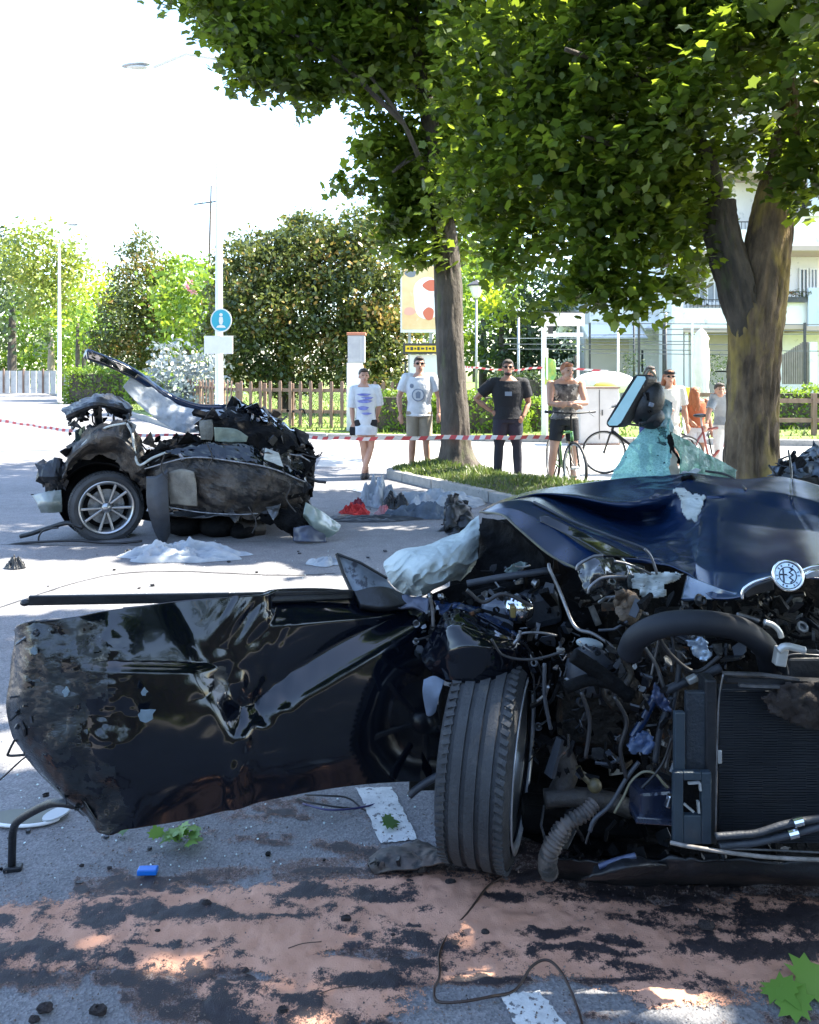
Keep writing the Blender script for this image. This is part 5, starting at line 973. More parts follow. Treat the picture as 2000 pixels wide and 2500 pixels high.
# ---- the open front door at the left
def door_relief(u, v):
    ax, ay, bx, by = 1033., 1523., 613., 1783.; L = math.hypot(bx - ax, by - ay); nx, ny = (by - ay) / L, -(bx - ax) / L
    nx, ny = -abs(nx), -abs(ny) # towards upper left
    q = (u - ax) * nx + (v - ay) * ny; s_ = ((u - ax) * (bx - ax) + (v - ay) * (by - ay)) / L / L
    jag = 10 * vnoise(np.stack([u / 34, v / 34, u * 0], 1), 3); q = q + jag * sstep(.45, 1, s_) 
    wd = 34 + 22 * sstep(0, .5, s_) - 16 * sstep(.8, 1.1, s_)
    r = .060 * sstep(-.1, 1.1, q / wd / 1.15) * np.exp(-np.maximum(q - wd, 0) / 120) * (1 - sstep(1.0, 1.12, s_)) * sstep(-.12, .1, s_ + .1)
    # swage under the window line
    m = sstep(640, 664, u) * (1 - sstep(880, 1010, u)); e = 1536 - (u - 657) * .075
    r = r + .055 * m * sstep(0, 1, (e - v) / (62 - (u - 657) * .18).clip(18, 90))
    # horizontal body line on the left half
    m2 = (1 - sstep(420, 560, u)) * sstep(180, 260, u); r = r + .022 * m2 * sstep(6, -10, v - (1632 + (u - 247) * .02))
    # vertical buckle
    bk = np.exp(-((u - (585 - (v - 1620) * .02)) / 26) ** 2) * sstep(1560, 1640, v)
    r = r - .014 * bk * (.8 + .7 * vnoise(np.stack([u / 30, v / 46, u * 0], 1), 8))
    r = r + .006 * np.exp(-(((u - 530) / 60) ** 2 + ((v - 1680) / 90) ** 2)) * (1 - 2 * np.abs(vnoise(np.stack([u / 40 + v / 90, v / 60, u * 0], 1), 18)))
    r = r + .009 * np.exp(-(((u - 600) / 70) ** 2 + ((v - 1510) / 60) ** 2)) * vnoise(np.stack([(u + v * .6) / 14, v / 60, u * 0], 1), 28)
    # crushed rear edge
    c = 1 - sstep(250, 370, u + 26 * vnoise(np.stack([v / 60, u * 0, u * 0], 1), 4))
    f = np.stack([u / 46, v / 46, u * 0], 1); r = r + c * (.016 * fbm(f * [.5, .35, 1], 2, 21) + .006 * (2 * np.abs(vnoise(f * [.9, .5, 1], 22)) - .5) + .0012 * fbm(f * 3, 2, 23)) * sstep(1500, 1560, v)
    return r
top = [(47, 1534, 2.46), (70, 1517, 2.42), (169, 1508, 2.43), (378, 1480, 2.52), (567, 1458, 2.62), (760, 1450, 2.72), (900, 1462, 2.8), (1035, 1472, 2.88)]
m1 = [(40, 1620, 2.46), (80, 1620, 2.40), (200, 1620, 2.40), (400, 1610, 2.48), (580, 1600, 2.58), (770, 1585, 2.68), (920, 1570, 2.77), (1040, 1560, 2.86)]
m2 = [(38, 1750, 2.46), (85, 1750, 2.38), (210, 1755, 2.38), (410, 1750, 2.45), (590, 1740, 2.55), (790, 1725, 2.66), (940, 1710, 2.75), (1060, 1700, 2.85)]
m3 = [(95, 1860, 2.45), (130, 1870, 2.38), (240, 1885, 2.37), (430, 1880, 2.44), (610, 1865, 2.54), (800, 1840, 2.65), (950, 1820, 2.75), (1075, 1810, 2.85)]
bot = [(215, 1995, 2.42), (235, 2015, 2.39), (267, 2034, 2.38), (330, 2014, 2.40), (480, 1988, 2.48), (680, 1942, 2.58), (880, 1910, 2.7), (1085, 1898, 2.86)]
def scuffed(u, v, pts):
    n = fbm(pts * 9, 4, 61); lim = 250 + 70 * n + 40 * np.sin(v / 60)
    return ((u < lim) & (v > 1515) & (fbm(pts * 30, 3, 62) < .55)) | ((np.hypot((u - 560) / 50, (v - 1690) / 70) < .7 + n * .6) & (n > .35))
door = panel('door', [top, m1, m2, m3, bot], M_paint, FW, (170, 260), amp=.0012, nscale=4, seed=71, thick=.035, relief=door_relief, mat2=(M_scuff, scuffed))
def dsub(name, mb, mat, **k): return mb.build(name, mat, door, **k)
def hosed(name, pts, r, mat, par, **k): return hose(name, pts, r, mat, par, **k)
mb = MB(); mb.bar(P(70, 1466, 2.50), P(560, 1458, 2.64), .012, .030); mb.bar(P(560, 1458, 2.64), P(862, 1449, 2.84), .012, .028); dsub('window_trim', mb, M_plas, bevel=.003)
mb = MB(); mb.ell(P(62, 1471, 2.5), (.016, .014, .011), None, 10, 6); dsub('trim_clip', mb, M_plas)
panel('window_seal', [[(300, 1487, 2.50), (600, 1462, 2.66), (860, 1449, 2.84)], [(300, 1493, 2.49), (600, 1472, 2.64), (860, 1462, 2.82)]], M_plas, door, (6, 30), amp=.002, thick=.012)
# white paint nicks where the skin tore, torn rear shut face
for (u, v, ru, rv, Y) in ((355, 1745, 26, 20, 2.36), (352, 1690, 8, 12, 2.36), (160, 1690, 9, 12, 2.33), (82, 1590, 10, 12, 2.36)):
    pts = [P(u + ru * math.cos(a) * rnd.uniform(.5, 1.1), v + rv * math.sin(a) * rnd.uniform(.5, 1.1), Y) for a in [k * math.pi / 6 for k in range(12)]]
    mb = MB(); mb.prism(pts, (0, .006, 0)); dsub('bare_patch', mb, pmat('blue_bare_metal', (.17, .23, .27), (.10, .14, .17), scale=14, rough=.4))
panel('shut_face', [[(42, 1545, 2.50), (66, 1535, 2.44), (84, 1530, 2.40)], [(28, 1640, 2.50), (60, 1640, 2.42), (84, 1640, 2.38)], [(36, 1760, 2.50), (62, 1760, 2.42), (90, 1760, 2.37)], [(118, 1900, 2.48), (140, 1895, 2.42), (160, 1890, 2.37)], [(205, 1990, 2.46), (220, 1996, 2.42), (240, 2005, 2.38)]], M_scuff, door, (90, 24), amp=.003, nscale=9, ridge=0, seed=72, ragged=.003)
junk('torn_edge_parts', door, [(38, 1540, 90, 1800, 2.36, 2.48), (60, 1700, 110, 1800, 2.36, 2.46)], 40, [M_plas, M_scuff, M_steel, M_plg], .012, .035, 73)
junk('torn_edge_parts', door, [(110, 1850, 230, 1990, 2.36, 2.42)], 14, [M_scuff, M_plas], .01, .022, 74)
hose('cable', [P(u, v, 2.44) for u, v in ((58, 1775), (40, 1800), (22, 1835), (26, 1845), (100, 1840), (140, 1845))], .004, M_wire, door, k=6)
hose('cable', [P(u, v, 2.5) for u, v in ((-30, 1930), (10, 1895), (60, 1850), (90, 1840))], .003, M_wire, door, k=6)
# mirror bracket
mbk = panel('mirror_bracket', [[(822, 1352, 2.92), (870, 1372, 2.93), (940, 1412, 2.95)], [(842, 1395, 2.90), (880, 1405, 2.90), (950, 1430, 2.93)], [(858, 1448, 2.86), (900, 1448, 2.86), (968, 1448, 2.90)]], pmat('bracket_blue_grey', (.09, .11, .14), (.16, .19, .22), scale=12, rough=.4, c3=(.03, .035, .05), s3=22, lo3=.55, hi3=.62), FW, (26, 30), amp=.006, nscale=18, ridge=.4, thick=.01, seed=75)
mb = MB(); mb.tube([P(822, 1352, 2.9), P(838, 1400, 2.88), P(862, 1452, 2.84)], .006, 8); mb.build('bracket_edge', M_plas, FW); mb = MB(); mb.tube([P(822, 1352, 2.9), P(880, 1374, 2.9), P(945, 1412, 2.92)], .005, 8); mb.build('bracket_edge', M_plas, FW)
panel('mirror_foot', [[(866, 1452, 2.84), (930, 1440, 2.86), (990, 1462, 2.9)], [(880, 1482, 2.80), (940, 1490, 2.80), (1010, 1480, 2.86)]], M_plas, FW, (16, 26), amp=.01, thick=.03, seed=76)
panel('hinge_cover', [[(960, 1455, 2.86), (1010, 1455, 2.86), (1060, 1460, 2.84)], [(960, 1500, 2.80), (1010, 1500, 2.80), (1050, 1510, 2.80)]], pmat('blue_grey_metal'), FW, (16, 26), amp=.02, nscale=16, ridge=.5, thick=.01, seed=77) if False else None
panel('hinge_plate', [[(955, 1462, 2.87), (1000, 1455, 2.87), (1050, 1462, 2.84)], [(965, 1490, 2.83), (1010, 1485, 2.82), (1045, 1500, 2.80)]], MATS['blue_grey_metal'], FW, (16, 26), amp=.02, nscale=16, ridge=.5, thick=.01, seed=77)

# ---- airbag bulging from the cabin
ab = thing('airbag', P(1050, 1460, 3.0), 'deflated white airbag bulging out between the open door and the raised bonnet', 'airbag')
ab['label'] = 'deflated white airbag bulging out between the open door and the raised bonnet'
panel('fabric', [[(1172, 1262, 3.35), (1120, 1300, 3.25), (1060, 1325, 3.15), (985, 1345, 3.1), (940, 1375, 3.12)],
                 [(1176, 1300, 3.2), (1120, 1335, 3.05), (1060, 1350, 2.95), (990, 1365, 2.95), (938, 1390, 3.05)],
                 [(1172, 1340, 3.15), (1120, 1370, 2.98), (1060, 1385, 2.88), (1000, 1400, 2.88), (945, 1412, 3.0)],
                 [(1165, 1385, 3.2), (1115, 1410, 3.02), (1065, 1425, 2.92), (1015, 1432, 2.92), (960, 1435, 3.0)],
                 [(1150, 1396, 3.35), (1105, 1425, 3.15), (1060, 1448, 3.02), (1035, 1462, 3.0), (985, 1455, 3.05)]], M_cloth, ab, (200, 240), amp=.012, nscale=7.5, ridge=.4, thick=.003, seed=81,
      relief=lambda u, v: .034 * np.abs(np.sin(.040 * (u * .55 + v * 1.1) + 2.6 * fbm(np.stack([u / 90, v / 90, u * 0], 1), 3, 5))) ** .7 + .016 * np.abs(vnoise(np.stack([(u + v) / 19, (v - u) / 46, u * 0], 1), 6)) + .04 * sstep(1130, 1170, u))

# ---- cabin and bay behind: firewall, inner wing, floor
panel('firewall', [[(1120, 1290, 3.6), (1300, 1260, 3.7), (1600, 1230, 3.7), (2100, 1250, 3.6)], [(1080, 1600, 3.4), (1300, 1600, 3.4), (1600, 1600, 3.4), (2150, 1600, 3.3)], [(1060, 1880, 3.3), (1300, 1860, 3.3), (1600, 1860, 3.3), (2150, 1880, 3.2)]], M_dark2, FW, (50, 70), amp=.05, nscale=6, ridge=.4, seed=82)
panel('interior_shade', [[(1175, 1262, 3.3), (1240, 1280, 3.2), (1340, 1360, 3.0)], [(1170, 1330, 3.25), (1250, 1350, 3.15), (1345, 1400, 3.0)], [(1165, 1390, 3.2), (1250, 1420, 3.1), (1350, 1460, 3.0)]], M_dark2, FW, (36, 40), amp=.03, nscale=9, ridge=.4, seed=83)  # black panel painting the shaded interior between airbag and bonnet
panel('inner_wing', [[(1010, 1470, 3.05), (1100, 1430, 3.0), (1220, 1420, 3.0), (1350, 1440, 2.95), (1480, 1500, 2.9)], [(1040, 1640, 3.1), (1150, 1600, 3.05), (1280, 1600, 3.0), (1400, 1620, 2.95), (1500, 1660, 2.9)], [(1300, 1820, 3.15), (1330, 1820, 3.1), (1400, 1820, 3.0), (1470, 1820, 2.95), (1560, 1820, 2.9)], [(1300, 2000, 3.0), (1350, 1990, 2.95), (1420, 1990, 2.9), (1500, 1990, 2.85), (1600, 1990, 2.8)]],
      M_dark2, FW, (70, 60), amp=.05, nscale=7, ridge=.5, seed=84)  # lowest row drawn down to keep the gap behind the tyre dark
panel('underbody', [[(1050, 1960, 3.6), (1400, 1960, 3.6), (2200, 1960, 3.6)], [(1090, 1990, 3.0), (1400, 2010, 2.9), (2200, 2020, 2.9)], [(1330, 2060, 2.75), (1600, 2100, 2.60), (2250, 2120, 2.40)]], M_dark2, FW, (30, 50), amp=.03, nscale=5, seed=85)
panel('undertray', [[(1335, 2095, 2.5), (1480, 2100, 2.42), (1700, 2095, 2.35), (2100, 2110, 2.3)], [(1335, 2125, 2.52), (1500, 2140, 2.44), (1700, 2140, 2.38), (2100, 2150, 2.32)], [(1345, 2140, 2.6), (1520, 2155, 2.55), (1700, 2150, 2.55), (2150, 2160, 2.5)]], M_plas, FW, (26, 90), amp=.012, nscale=7, ridge=.3, seed=86, thick=.006, ragged=.012)

# ---- bonnet
hood_rows = [
 [(1172, 1249, 3.20), (1225, 1222, 3.28), (1303, 1199, 3.38), (1380, 1187, 3.45), (1500, 1171, 3.5), (1610, 1159, 3.52), (1700, 1160, 3.48), (1811, 1171, 3.4), (1900, 1165, 3.42), (2000, 1187, 3.35), (2150, 1250, 3.2)],
 [(1173, 1250, 3.17), (1230, 1225, 3.22), (1308, 1203, 3.30), (1390, 1203, 3.30), (1500, 1215, 3.28), (1610, 1200, 3.28), (1690, 1180, 3.3), (1811, 1196, 3.22), (1900, 1205, 3.2), (2010, 1232, 3.1), (2160, 1290, 3.0)],
 [(1174, 1250, 3.15), (1232, 1227, 3.18), (1312, 1206, 3.25), (1395, 1212, 3.24), (1506, 1232, 3.2), (1590, 1226, 3.2), (1680, 1200, 3.22), (1790, 1222, 3.1), (1890, 1240, 3.1), (2010, 1265, 3.0), (2160, 1320, 2.9)],
 [(1175, 1251, 3.15), (1236, 1229, 3.18), (1320, 1212, 3.28), (1420, 1238, 3.33), (1530, 1272, 3.34), (1600, 1268, 3.30), (1668, 1255, 3.12), (1750, 1270, 2.95), (1880, 1290, 2.92), (2015, 1305, 2.84), (2165, 1360, 2.75)],
 [(1177, 1252, 3.13), (1230, 1226, 3.10), (1300, 1226, 3.05), (1400, 1276, 2.95), (1510, 1318, 2.86), (1580, 1345, 2.82), (1672, 1325, 2.88), (1735, 1330, 2.76), (1870, 1345, 2.66), (2010, 1350, 2.58), (2170, 1400, 2.5)],
 [(1180, 1254, 3.11), (1235, 1240, 3.02), (1300, 1262, 2.92), (1380, 1305, 2.82), (1450, 1350, 2.72), (1545, 1362, 2.72), (1678, 1370, 2.70), (1735, 1395, 2.55), (1870, 1400, 2.42), (2010, 1378, 2.42), (2170, 1425, 2.35)],
 [(1186, 1255, 3.08), (1225, 1256, 3.0), (1264, 1288, 2.88), (1340, 1352, 2.75), (1409, 1388, 2.66), (1560, 1372, 2.72), (1680, 1404, 2.60), (1735, 1458, 2.44), (1811, 1457, 2.33), (1900, 1410, 2.30), (2000, 1386, 2.32)][:10] + [(2175, 1430, 2.3)],
]
def hampf(u, v): return .07 + 1.0 * np.exp(-((u - 1640) / 75) ** 2) + .5 * np.exp(-((u - 1540) / 60) ** 2 - ((v - 1260) / 60) ** 2)
def hrel(u, v):
    r = .055 * np.exp(-(((u - 1695) / 26) ** 2 + ((v - 1180) / 16) ** 2)) # torn pocket
    r = r - .03 * np.exp(-(((u - 1730) / 60) ** 2 + ((v - 1208) / 7) ** 2)) * (u > 1640)
    k = np.abs((u - 1931) - (v - 1165) * .12 - np.where(v > 1235, (v - 1235) * .5, 0)) # thin crack line across the right half
    r = r + .012 * np.exp(-(k / 3.0) ** 2) * (v < 1340)
    r = r + .03 * np.exp(-((u - 1722 + (v - 1300) * .1) / 12) ** 2) * sstep(1225, 1260, v) - .02 * np.exp(-((u - 1748 + (v - 1300) * .1) / 14) ** 2) * sstep(1225, 1260, v)
    return r
bonnet = panel('bonnet', hood_rows, M_hood, FW, (150, 260), amp=.016, nscale=6.5, ridge=.45, seed=91, thick=.005, ampf=hampf, relief=hrel, mix=.65)
# black strip laid proud of the left strip, painting a slot in shade
panel('bonnet_slot_shade', [[(1318, 1262, 2.90), (1345, 1264, 2.88), (1450, 1314, 2.76), (1560, 1364, 2.66)], [(1320, 1275, 2.88), (1350, 1288, 2.85), (1420, 1322, 2.74), (1475, 1356, 2.65)]], M_paint, bonnet, (12, 50), amp=.002, thick=.002)
hose('bonnet_edge', [P(u, v, Y) for u, v, Y in ((1172, 1250, 3.12), (1225, 1257, 2.97), (1264, 1289, 2.86), (1340, 1353, 2.73), (1409, 1389, 2.64))], .004, pmat('edge_olive', (.10, .10, .06), (.05, .05, .04), scale=20, rough=.5), bonnet)
hose('bonnet_edge', [P(u, v, Y) for u, v, Y in ((1303, 1225, 3.02), (1400, 1274, 2.92), (1500, 1312, 2.84), (1576, 1341, 2.79), (1592, 1368, 2.74), (1603, 1395, 2.7))], .005, M_plg, bonnet)
# bared filler flakes
def flake(name, uv, Y, mat, par, amp=.008, seed=1, d=.004, n=34):
    """torn flake: crumpled grid cut to a ragged pixel outline, laid at its own depth"""
    Yf = Y if callable(Y) else (lambda u, v: Y); us = [p[0] for p in uv]; vs_ = [p[1] for p in uv]
    uu, vv = np.meshgrid(np.linspace(min(us) - 4, max(us) + 4, n), np.linspace(min(vs_) - 4, max(vs_) + 4, n)); uu = uu.ravel(); vv = vv.ravel()
    q = np.stack([uu / 28, vv / 28, np.full(n * n, seed * 3.3)], 1); ju = uu + 4.5 * vnoise(q * 3, seed); jv = vv + 4.5 * vnoise(q * 3 + 9, seed)
    k = in_poly(ju, jv, uv); z = amp * (1.6 * fbm(q * .8, 3, seed) + 1.6 * np.abs(fbm(q * .9, 2, seed + 2)))
    mb = MB(); mb.v = [tuple(P(a, b, Yf(a, b) - .004 + c)) for a, b, c in zip(uu, vv, z)]
    mb.f = [(i * n + j, i * n + j + 1, (i + 1) * n + j + 1, (i + 1) * n + j) for i in range(n - 1) for j in range(n - 1) if k[i * n + j] and k[(i + 1) * n + j + 1]]; mb.mi = [0] * len(mb.f)
    return mb.build(name, mat, par, solid=d, fixn=False, smooth=True)
flake('bare_patch', [(1636, 1190), (1660, 1190), (1690, 1206), (1722, 1212), (1718, 1240), (1700, 1276), (1672, 1262), (1662, 1240), (1660, 1218)], lambda u, v: 3.20 - (v - 1190) * .0026, M_pale, bonnet, seed=2)
flake('bare_patch', [(1530, 1400), (1600, 1396), (1672, 1398), (1655, 1414), (1625, 1430), (1628, 1455), (1606, 1462), (1565, 1458), (1560, 1440), (1532, 1428)], lambda u, v: 2.62 - (v - 1400) * .0006, M_pale, FW, seed=3, amp=.01)
flake('bare_patch', [(1570, 1185), (1620, 1168), (1700, 1142), (1716, 1150), (1690, 1162), (1640, 1170), (1600, 1180)], 3.55, pmat('torn_white', (.5, .52, .52), (.25, .27, .28), scale=14, rough=.6), FW, seed=4)
flake('torn_patch', [(1664, 1162), (1690, 1158), (1712, 1175), (1722, 1200), (1706, 1204), (1680, 1190), (1664, 1180)], 3.38, M_dark2, FW, seed=5, amp=.02)  # black sheet painting the shade in the torn hole of the bonnet
# front lip below the bonnet
panel('bonnet_lip', [[(1678, 1404, 2.6), (1740, 1430, 2.46), (1811, 1455, 2.34)], [(1664, 1464, 2.52), (1735, 1464, 2.44), (1811, 1462, 2.36)]], pmat('blue_grey_paint', (.03, .055, .10), (.05, .08, .13), scale=6, rough=.25, coat=1), bonnet, (20, 30), amp=.006, thick=.01, seed=92)
# grille surround left on the nose, badge
hose('grille_chrome', [P(u, v, 2.24) for u, v in ((1812, 1462), (1812, 1448), (1820, 1434), (1848, 1418), (1890, 1407))], .0042, M_chrome, FW)
panel('grille_blade', [[(1816, 1448, 2.27), (1840, 1430, 2.27), (1888, 1414, 2.26)], [(1820, 1458, 2.28), (1850, 1448, 2.28), (1890, 1438, 2.27)]], M_plas, FW, (8, 16), amp=.001, thick=.006)
hose('grille_chrome', [P(u, v, 2.24) for u, v in ((1955, 1394), (1980, 1384), (2010, 1380), (2040, 1384))], .004, M_chrome, FW)
panel('grille_blade', [[(1962, 1402, 2.25), (1990, 1390, 2.25), (2040, 1392, 2.26)], [(1968, 1412, 2.25), (1995, 1408, 2.25), (2040, 1410, 2.26)]], M_chrome, FW, (6, 12), amp=.001, thick=.008)
bc = P(1923, 1405, 2.2); axb = Vector((-.12, -.95, .28)).normalized(); badge = thing_part('badge', FW, bc); rb = .0415
mb = MB(); mb.lathe(bc, axb, [(.001, 0), (rb * .82, .001), (rb * .84, .006), (rb * .92, .009), (rb, .005), (rb * 1.02, -.004), (rb * .9, -.008), (.001, -.008)], 48); mb.build('rim', M_chrome, badge, smooth=True)
bx = axb.cross(Vector((0, 0, 1))).normalized() * -1; by = bx.cross(axb) * -1
if by.z < 0: by = -by
def bp(x, y, h=.003): return bc + bx * x * rb + by * y * rb + axb * h
mb = MB(); mb.lathe(bc, axb, [(.001, .002), (rb * .80, .002)], 40); mb.build('field', pmat('badge_silver', (.62, .70, .76), (.4, .5, .58), scale=60, rough=.25, metal=.5), badge)
dk = pmat('badge_dark', (.02, .03, .05), rough=.3); mb = MB()
mb.lathe(bc, axb, [(rb * .50, .0030), (rb * .53, .0036), (rb * .56, .0030)], 40)
mb.bar(bp(-.27, -.42), bp(-.27, .42), .0035, .0035); mb.bar(bp(-.5, .05), bp(-.06, .05), .0035, .0035); mb.build('cross_and_ring', dk, badge)
mb = MB(); mb.tube([bp(x, y, .0035) for x, y in ((.12, -.44), (.3, -.3), (.08, -.12), (.32, .04), (.1, .2), (.3, .34), (.16, .44))], .0022, 6); mb.build('serpent', dk, badge)
mb = MB()
for k in range(18):
    if k % 3 == 2: continue
    a = k / 18 * 6.283; mb.bar(bp(.62 * math.cos(a), .62 * math.sin(a)), bp(.74 * math.cos(a), .74 * math.sin(a)), .0028, .002)
mb.build('ring_marks', dk, badge)['kind'] = 'stuff'

# ---- wing, headlight and inner bay
panel('front_wing', [[(1030, 1600, 2.72), (1062, 1545, 2.74), (1102, 1493, 2.76), (1180, 1510, 2.74), (1262, 1552, 2.68), (1290, 1570, 2.7)], [(1034, 1612, 2.66), (1070, 1575, 2.62), (1108, 1530, 2.60), (1180, 1545, 2.58), (1258, 1566, 2.6), (1290, 1590, 2.66)],
                     [(1045, 1630, 2.64), (1085, 1600, 2.58), (1125, 1580, 2.55), (1180, 1580, 2.54), (1256, 1590, 2.58), (1290, 1620, 2.66)], [(1075, 1655, 2.66), (1100, 1660, 2.58), (1140, 1665, 2.56), (1190, 1665, 2.56), (1255, 1655, 2.6), (1300, 1660, 2.68)],
                     [(1085, 1672, 2.76), (1110, 1680, 2.7), (1150, 1685, 2.68), (1200, 1688, 2.68), (1260, 1680, 2.7), (1300, 1680, 2.76)]], M_paint, FW, (60, 90), amp=.010, nscale=6, ridge=.3, seed=93, thick=.006, mix=.8)
panel('wing_highlight', [[(1060, 1470, 2.95), (1120, 1470, 2.9), (1190, 1500, 2.86), (1262, 1550, 2.78)], [(1075, 1500, 2.84), (1118, 1500, 2.78), (1190, 1524, 2.74), (1260, 1560, 2.68)]], M_hood, FW, (20, 50), amp=.02, nscale=12, ridge=.6, seed=94)  # blue sky highlight on the black wing, put in as panel colour
panel('liner_scrap', [[(1035, 1660, 2.6), (1060, 1650, 2.6), (1085, 1662, 2.6)], [(1032, 1690, 2.58), (1055, 1700, 2.58), (1072, 1700, 2.58)], [(1042, 1742, 2.6), (1050, 1745, 2.6), (1062, 1735, 2.6)]], pmat('pale_blue_scrap', (.16, .20, .27), (.10, .13, .18), scale=9, rough=.5), FW, (24, 20), amp=.008, seed=95, thick=.004)
hose('brake_pipe', [P(u, v, Y) for u, v, Y in ((1340, 1377, 2.62), (1343, 1392, 2.6), (1362, 1432, 2.58), (1382, 1482, 2.55), (1398, 1520, 2.52), (1415, 1538, 2.5), (1445, 1546, 2.48), (1478, 1566, 2.46), (1502, 1586, 2.45))], .0055, pmat('dull_alloy', (.20, .20, .21), (.08, .08, .08), scale=20, rough=.4, metal=.7), FW, n=50)
# headlight shell with chrome edging
panel('headlight_shell', [[(1410, 1392, 2.66), (1440, 1362, 2.66), (1500, 1362, 2.68), (1570, 1390, 2.7)], [(1420, 1430, 2.60), (1460, 1400, 2.58), (1520, 1400, 2.60), (1580, 1420, 2.64)], [(1440, 1460, 2.62), (1480, 1450, 2.6), (1520, 1450, 2.6), (1560, 1460, 2.64)]], pmat('dark_glossy', (.01, .012, .014), (.06, .06, .055), scale=18, rough=.2, coat=.6, lo=.5, hi=.7), FW, (34, 40), amp=.02, nscale=14, ridge=.5, seed=96)
al = MATS['dull_alloy']
for pts, r in (([(1408, 1392), (1412, 1380), (1430, 1368), (1452, 1358), (1472, 1356)], .005), ([(1436, 1450), (1440, 1435), (1458, 1418), (1480, 1409), (1530, 1408)], .005), ([(1500, 1370), (1530, 1376), (1560, 1388), (1590, 1402)], .004), ([(1574, 1340), (1588, 1356), (1598, 1380), (1604, 1402)], .004),
               ([(1262, 1560), (1270, 1548), (1300, 1544), (1330, 1546), (1360, 1552)], .004), ([(1270, 1540), (1268, 1555), (1255, 1572)], .005)):
    hose('chrome_edge', [P(u, v, 2.52) for u, v in pts], r, al, FW)
# bottles, lamp units, boxes in the bay
def ellp(name, u, v, Y, r, mat, rot=None): mb = MB(); mb.ell(P(u, v, Y), r, rot, 20, 12); return mb.build(name, mat, FW, smooth=True)
def boxp(name, u, v, Y, d, mat, rx=0, ry=0, rz=0, bevel=.004): mb = MB(); mb.box(P(u, v, Y), d, Matrix.Rotation(R(rz), 3, 'Z') @ Matrix.Rotation(R(ry), 3, 'Y') @ Matrix.Rotation(R(rx), 3, 'X')); return mb.build(name, mat, FW, bevel=bevel)
grn = pmat('grey_green_trim', (.10, .14, .13), (.20, .25, .24), scale=16, rough=.5)
boxp('washer_tank', 1318, 1480, 2.95, (.14, .12, .13), M_plg, ry=-12, bevel=.03)
boxp('headlight_unit', 1215, 1496, 2.85, (.11, .08, .08), pmat('lamp_grey', (.16, .18, .22), rough=.35), ry=8, bevel=.012)
ellp('reflector', 1266, 1488, 2.82, (.055, .04, .05), M_chrome); boxp('bulb_holder', 1252, 1492, 2.76, (.018, .03, .04), pmat('brass_part', (.3, .22, .08), rough=.4, metal=.6))
ellp('lens', 1440, 1572, 2.62, (.045, .02, .018), pmat('grey_lens', (.3, .34, .34), rough=.2), Matrix.Rotation(R(10), 3, 'Y'))
flake('torn_patch', [(1228, 1392), (1262, 1372), (1290, 1372), (1278, 1396), (1250, 1412)], 2.95, grn, FW, seed=7, amp=.02)
hose('bay_rail', [P(u, v, 2.98) for u, v in ((1130, 1460), (1220, 1440), (1300, 1425), (1372, 1415))], .02, M_dark2, FW)
hose('bay_rail', [P(u, v, 2.9) for u, v in ((1140, 1425), (1220, 1410), (1290, 1400), (1345, 1392))], .012, M_plg, FW)
flake('burnt_lump', [(1500, 1446), (1530, 1440), (1558, 1462), (1562, 1500), (1545, 1524), (1520, 1510), (1500, 1480)], 2.5, pmat('burnt_brown', (.06, .045, .03), (.14, .10, .07), scale=16, rough=.7, bump=.7), FW, seed=8, amp=.03, d=.02)
M_hose = pmat('hose_rubber', (.007, .009, .014), (.012, .015, .021), scale=8, rough=.6, spec=.3)
hose('intake_hose', [P(u, v, Y) for u, v, Y in ((1535, 1596, 2.36), (1556, 1556, 2.32), (1620, 1526, 2.28), (1715, 1520, 2.26), (1810, 1538, 2.28), (1868, 1582, 2.32), (1882, 1632, 2.38))], .034, M_hose, FW, n=70, k=20)
hose('pale_pipe', [P(u, v, 2.3) for u, v in ((1800, 1500), (1830, 1508), (1852, 1516))], .006, al, FW); hose('pale_pipe', [P(u, v, 2.28) for u, v in ((1866, 1518), (1888, 1526), (1902, 1540), (1908, 1556))], .008, pmat('pale_metal', (.42, .43, .42), (.3, .3, .29), scale=14, rough=.35, metal=.4), FW)
flake('foil_plate', [(1676, 1562), (1718, 1554), (1738, 1598), (1722, 1616), (1698, 1606)], 2.2, pmat('foil', (.30, .38, .48), (.12, .16, .22), scale=50, rough=.3, metal=.6), FW, seed=9, amp=.004, d=.01)
boxp('alternator_mount', 1905, 1602, 2.25, (.03, .03, .05), MATS['pale_metal'], ry=10); hose('alternator_mount', [P(u, v, 2.22) for u, v in ((1900, 1588), (1920, 1578), (1965, 1588))], .010, MATS['pale_metal'], FW)
boxp('fuse_box', 1960, 1620, 2.3, (.12, .08, .06), M_plas, bevel=.008); hose('fuse_box_edge', [P(u, v, 2.24) for u, v in ((1925, 1648), (1925, 1600), (2010, 1600))], .002, al, FW, k=6)
boxp('engine_block', 1760, 1660, 2.75, (.55, .35, .36), M_rust, rz=4, bevel=.02); boxp('gearbox', 1480, 1700, 2.85, (.34, .3, .3), M_rust, rz=-8, bevel=.05); boxp('engine_cover', 1850, 1560, 2.75, (.6, .4, .12), M_dark2, bevel=.03)
mb = MB(); mb.lathe(P(1452, 1640, 2.55), (.1, -.9, .3), [(.01, 0), (.06, 0), (.075, -.02), (.08, -.05), (.06, -.1), (.01, -.1)], 24); mb.build('strut_top', M_plg, FW, smooth=True)
mb = MB(); mb.lathe(P(1520, 1690, 2.5), (0, -.95, .1), [(.01, .02), (.05, .02), (.06, .01), (.06, -.04), (.03, -.06)], 20); mb.build('pulley', M_rust, FW, smooth=True)
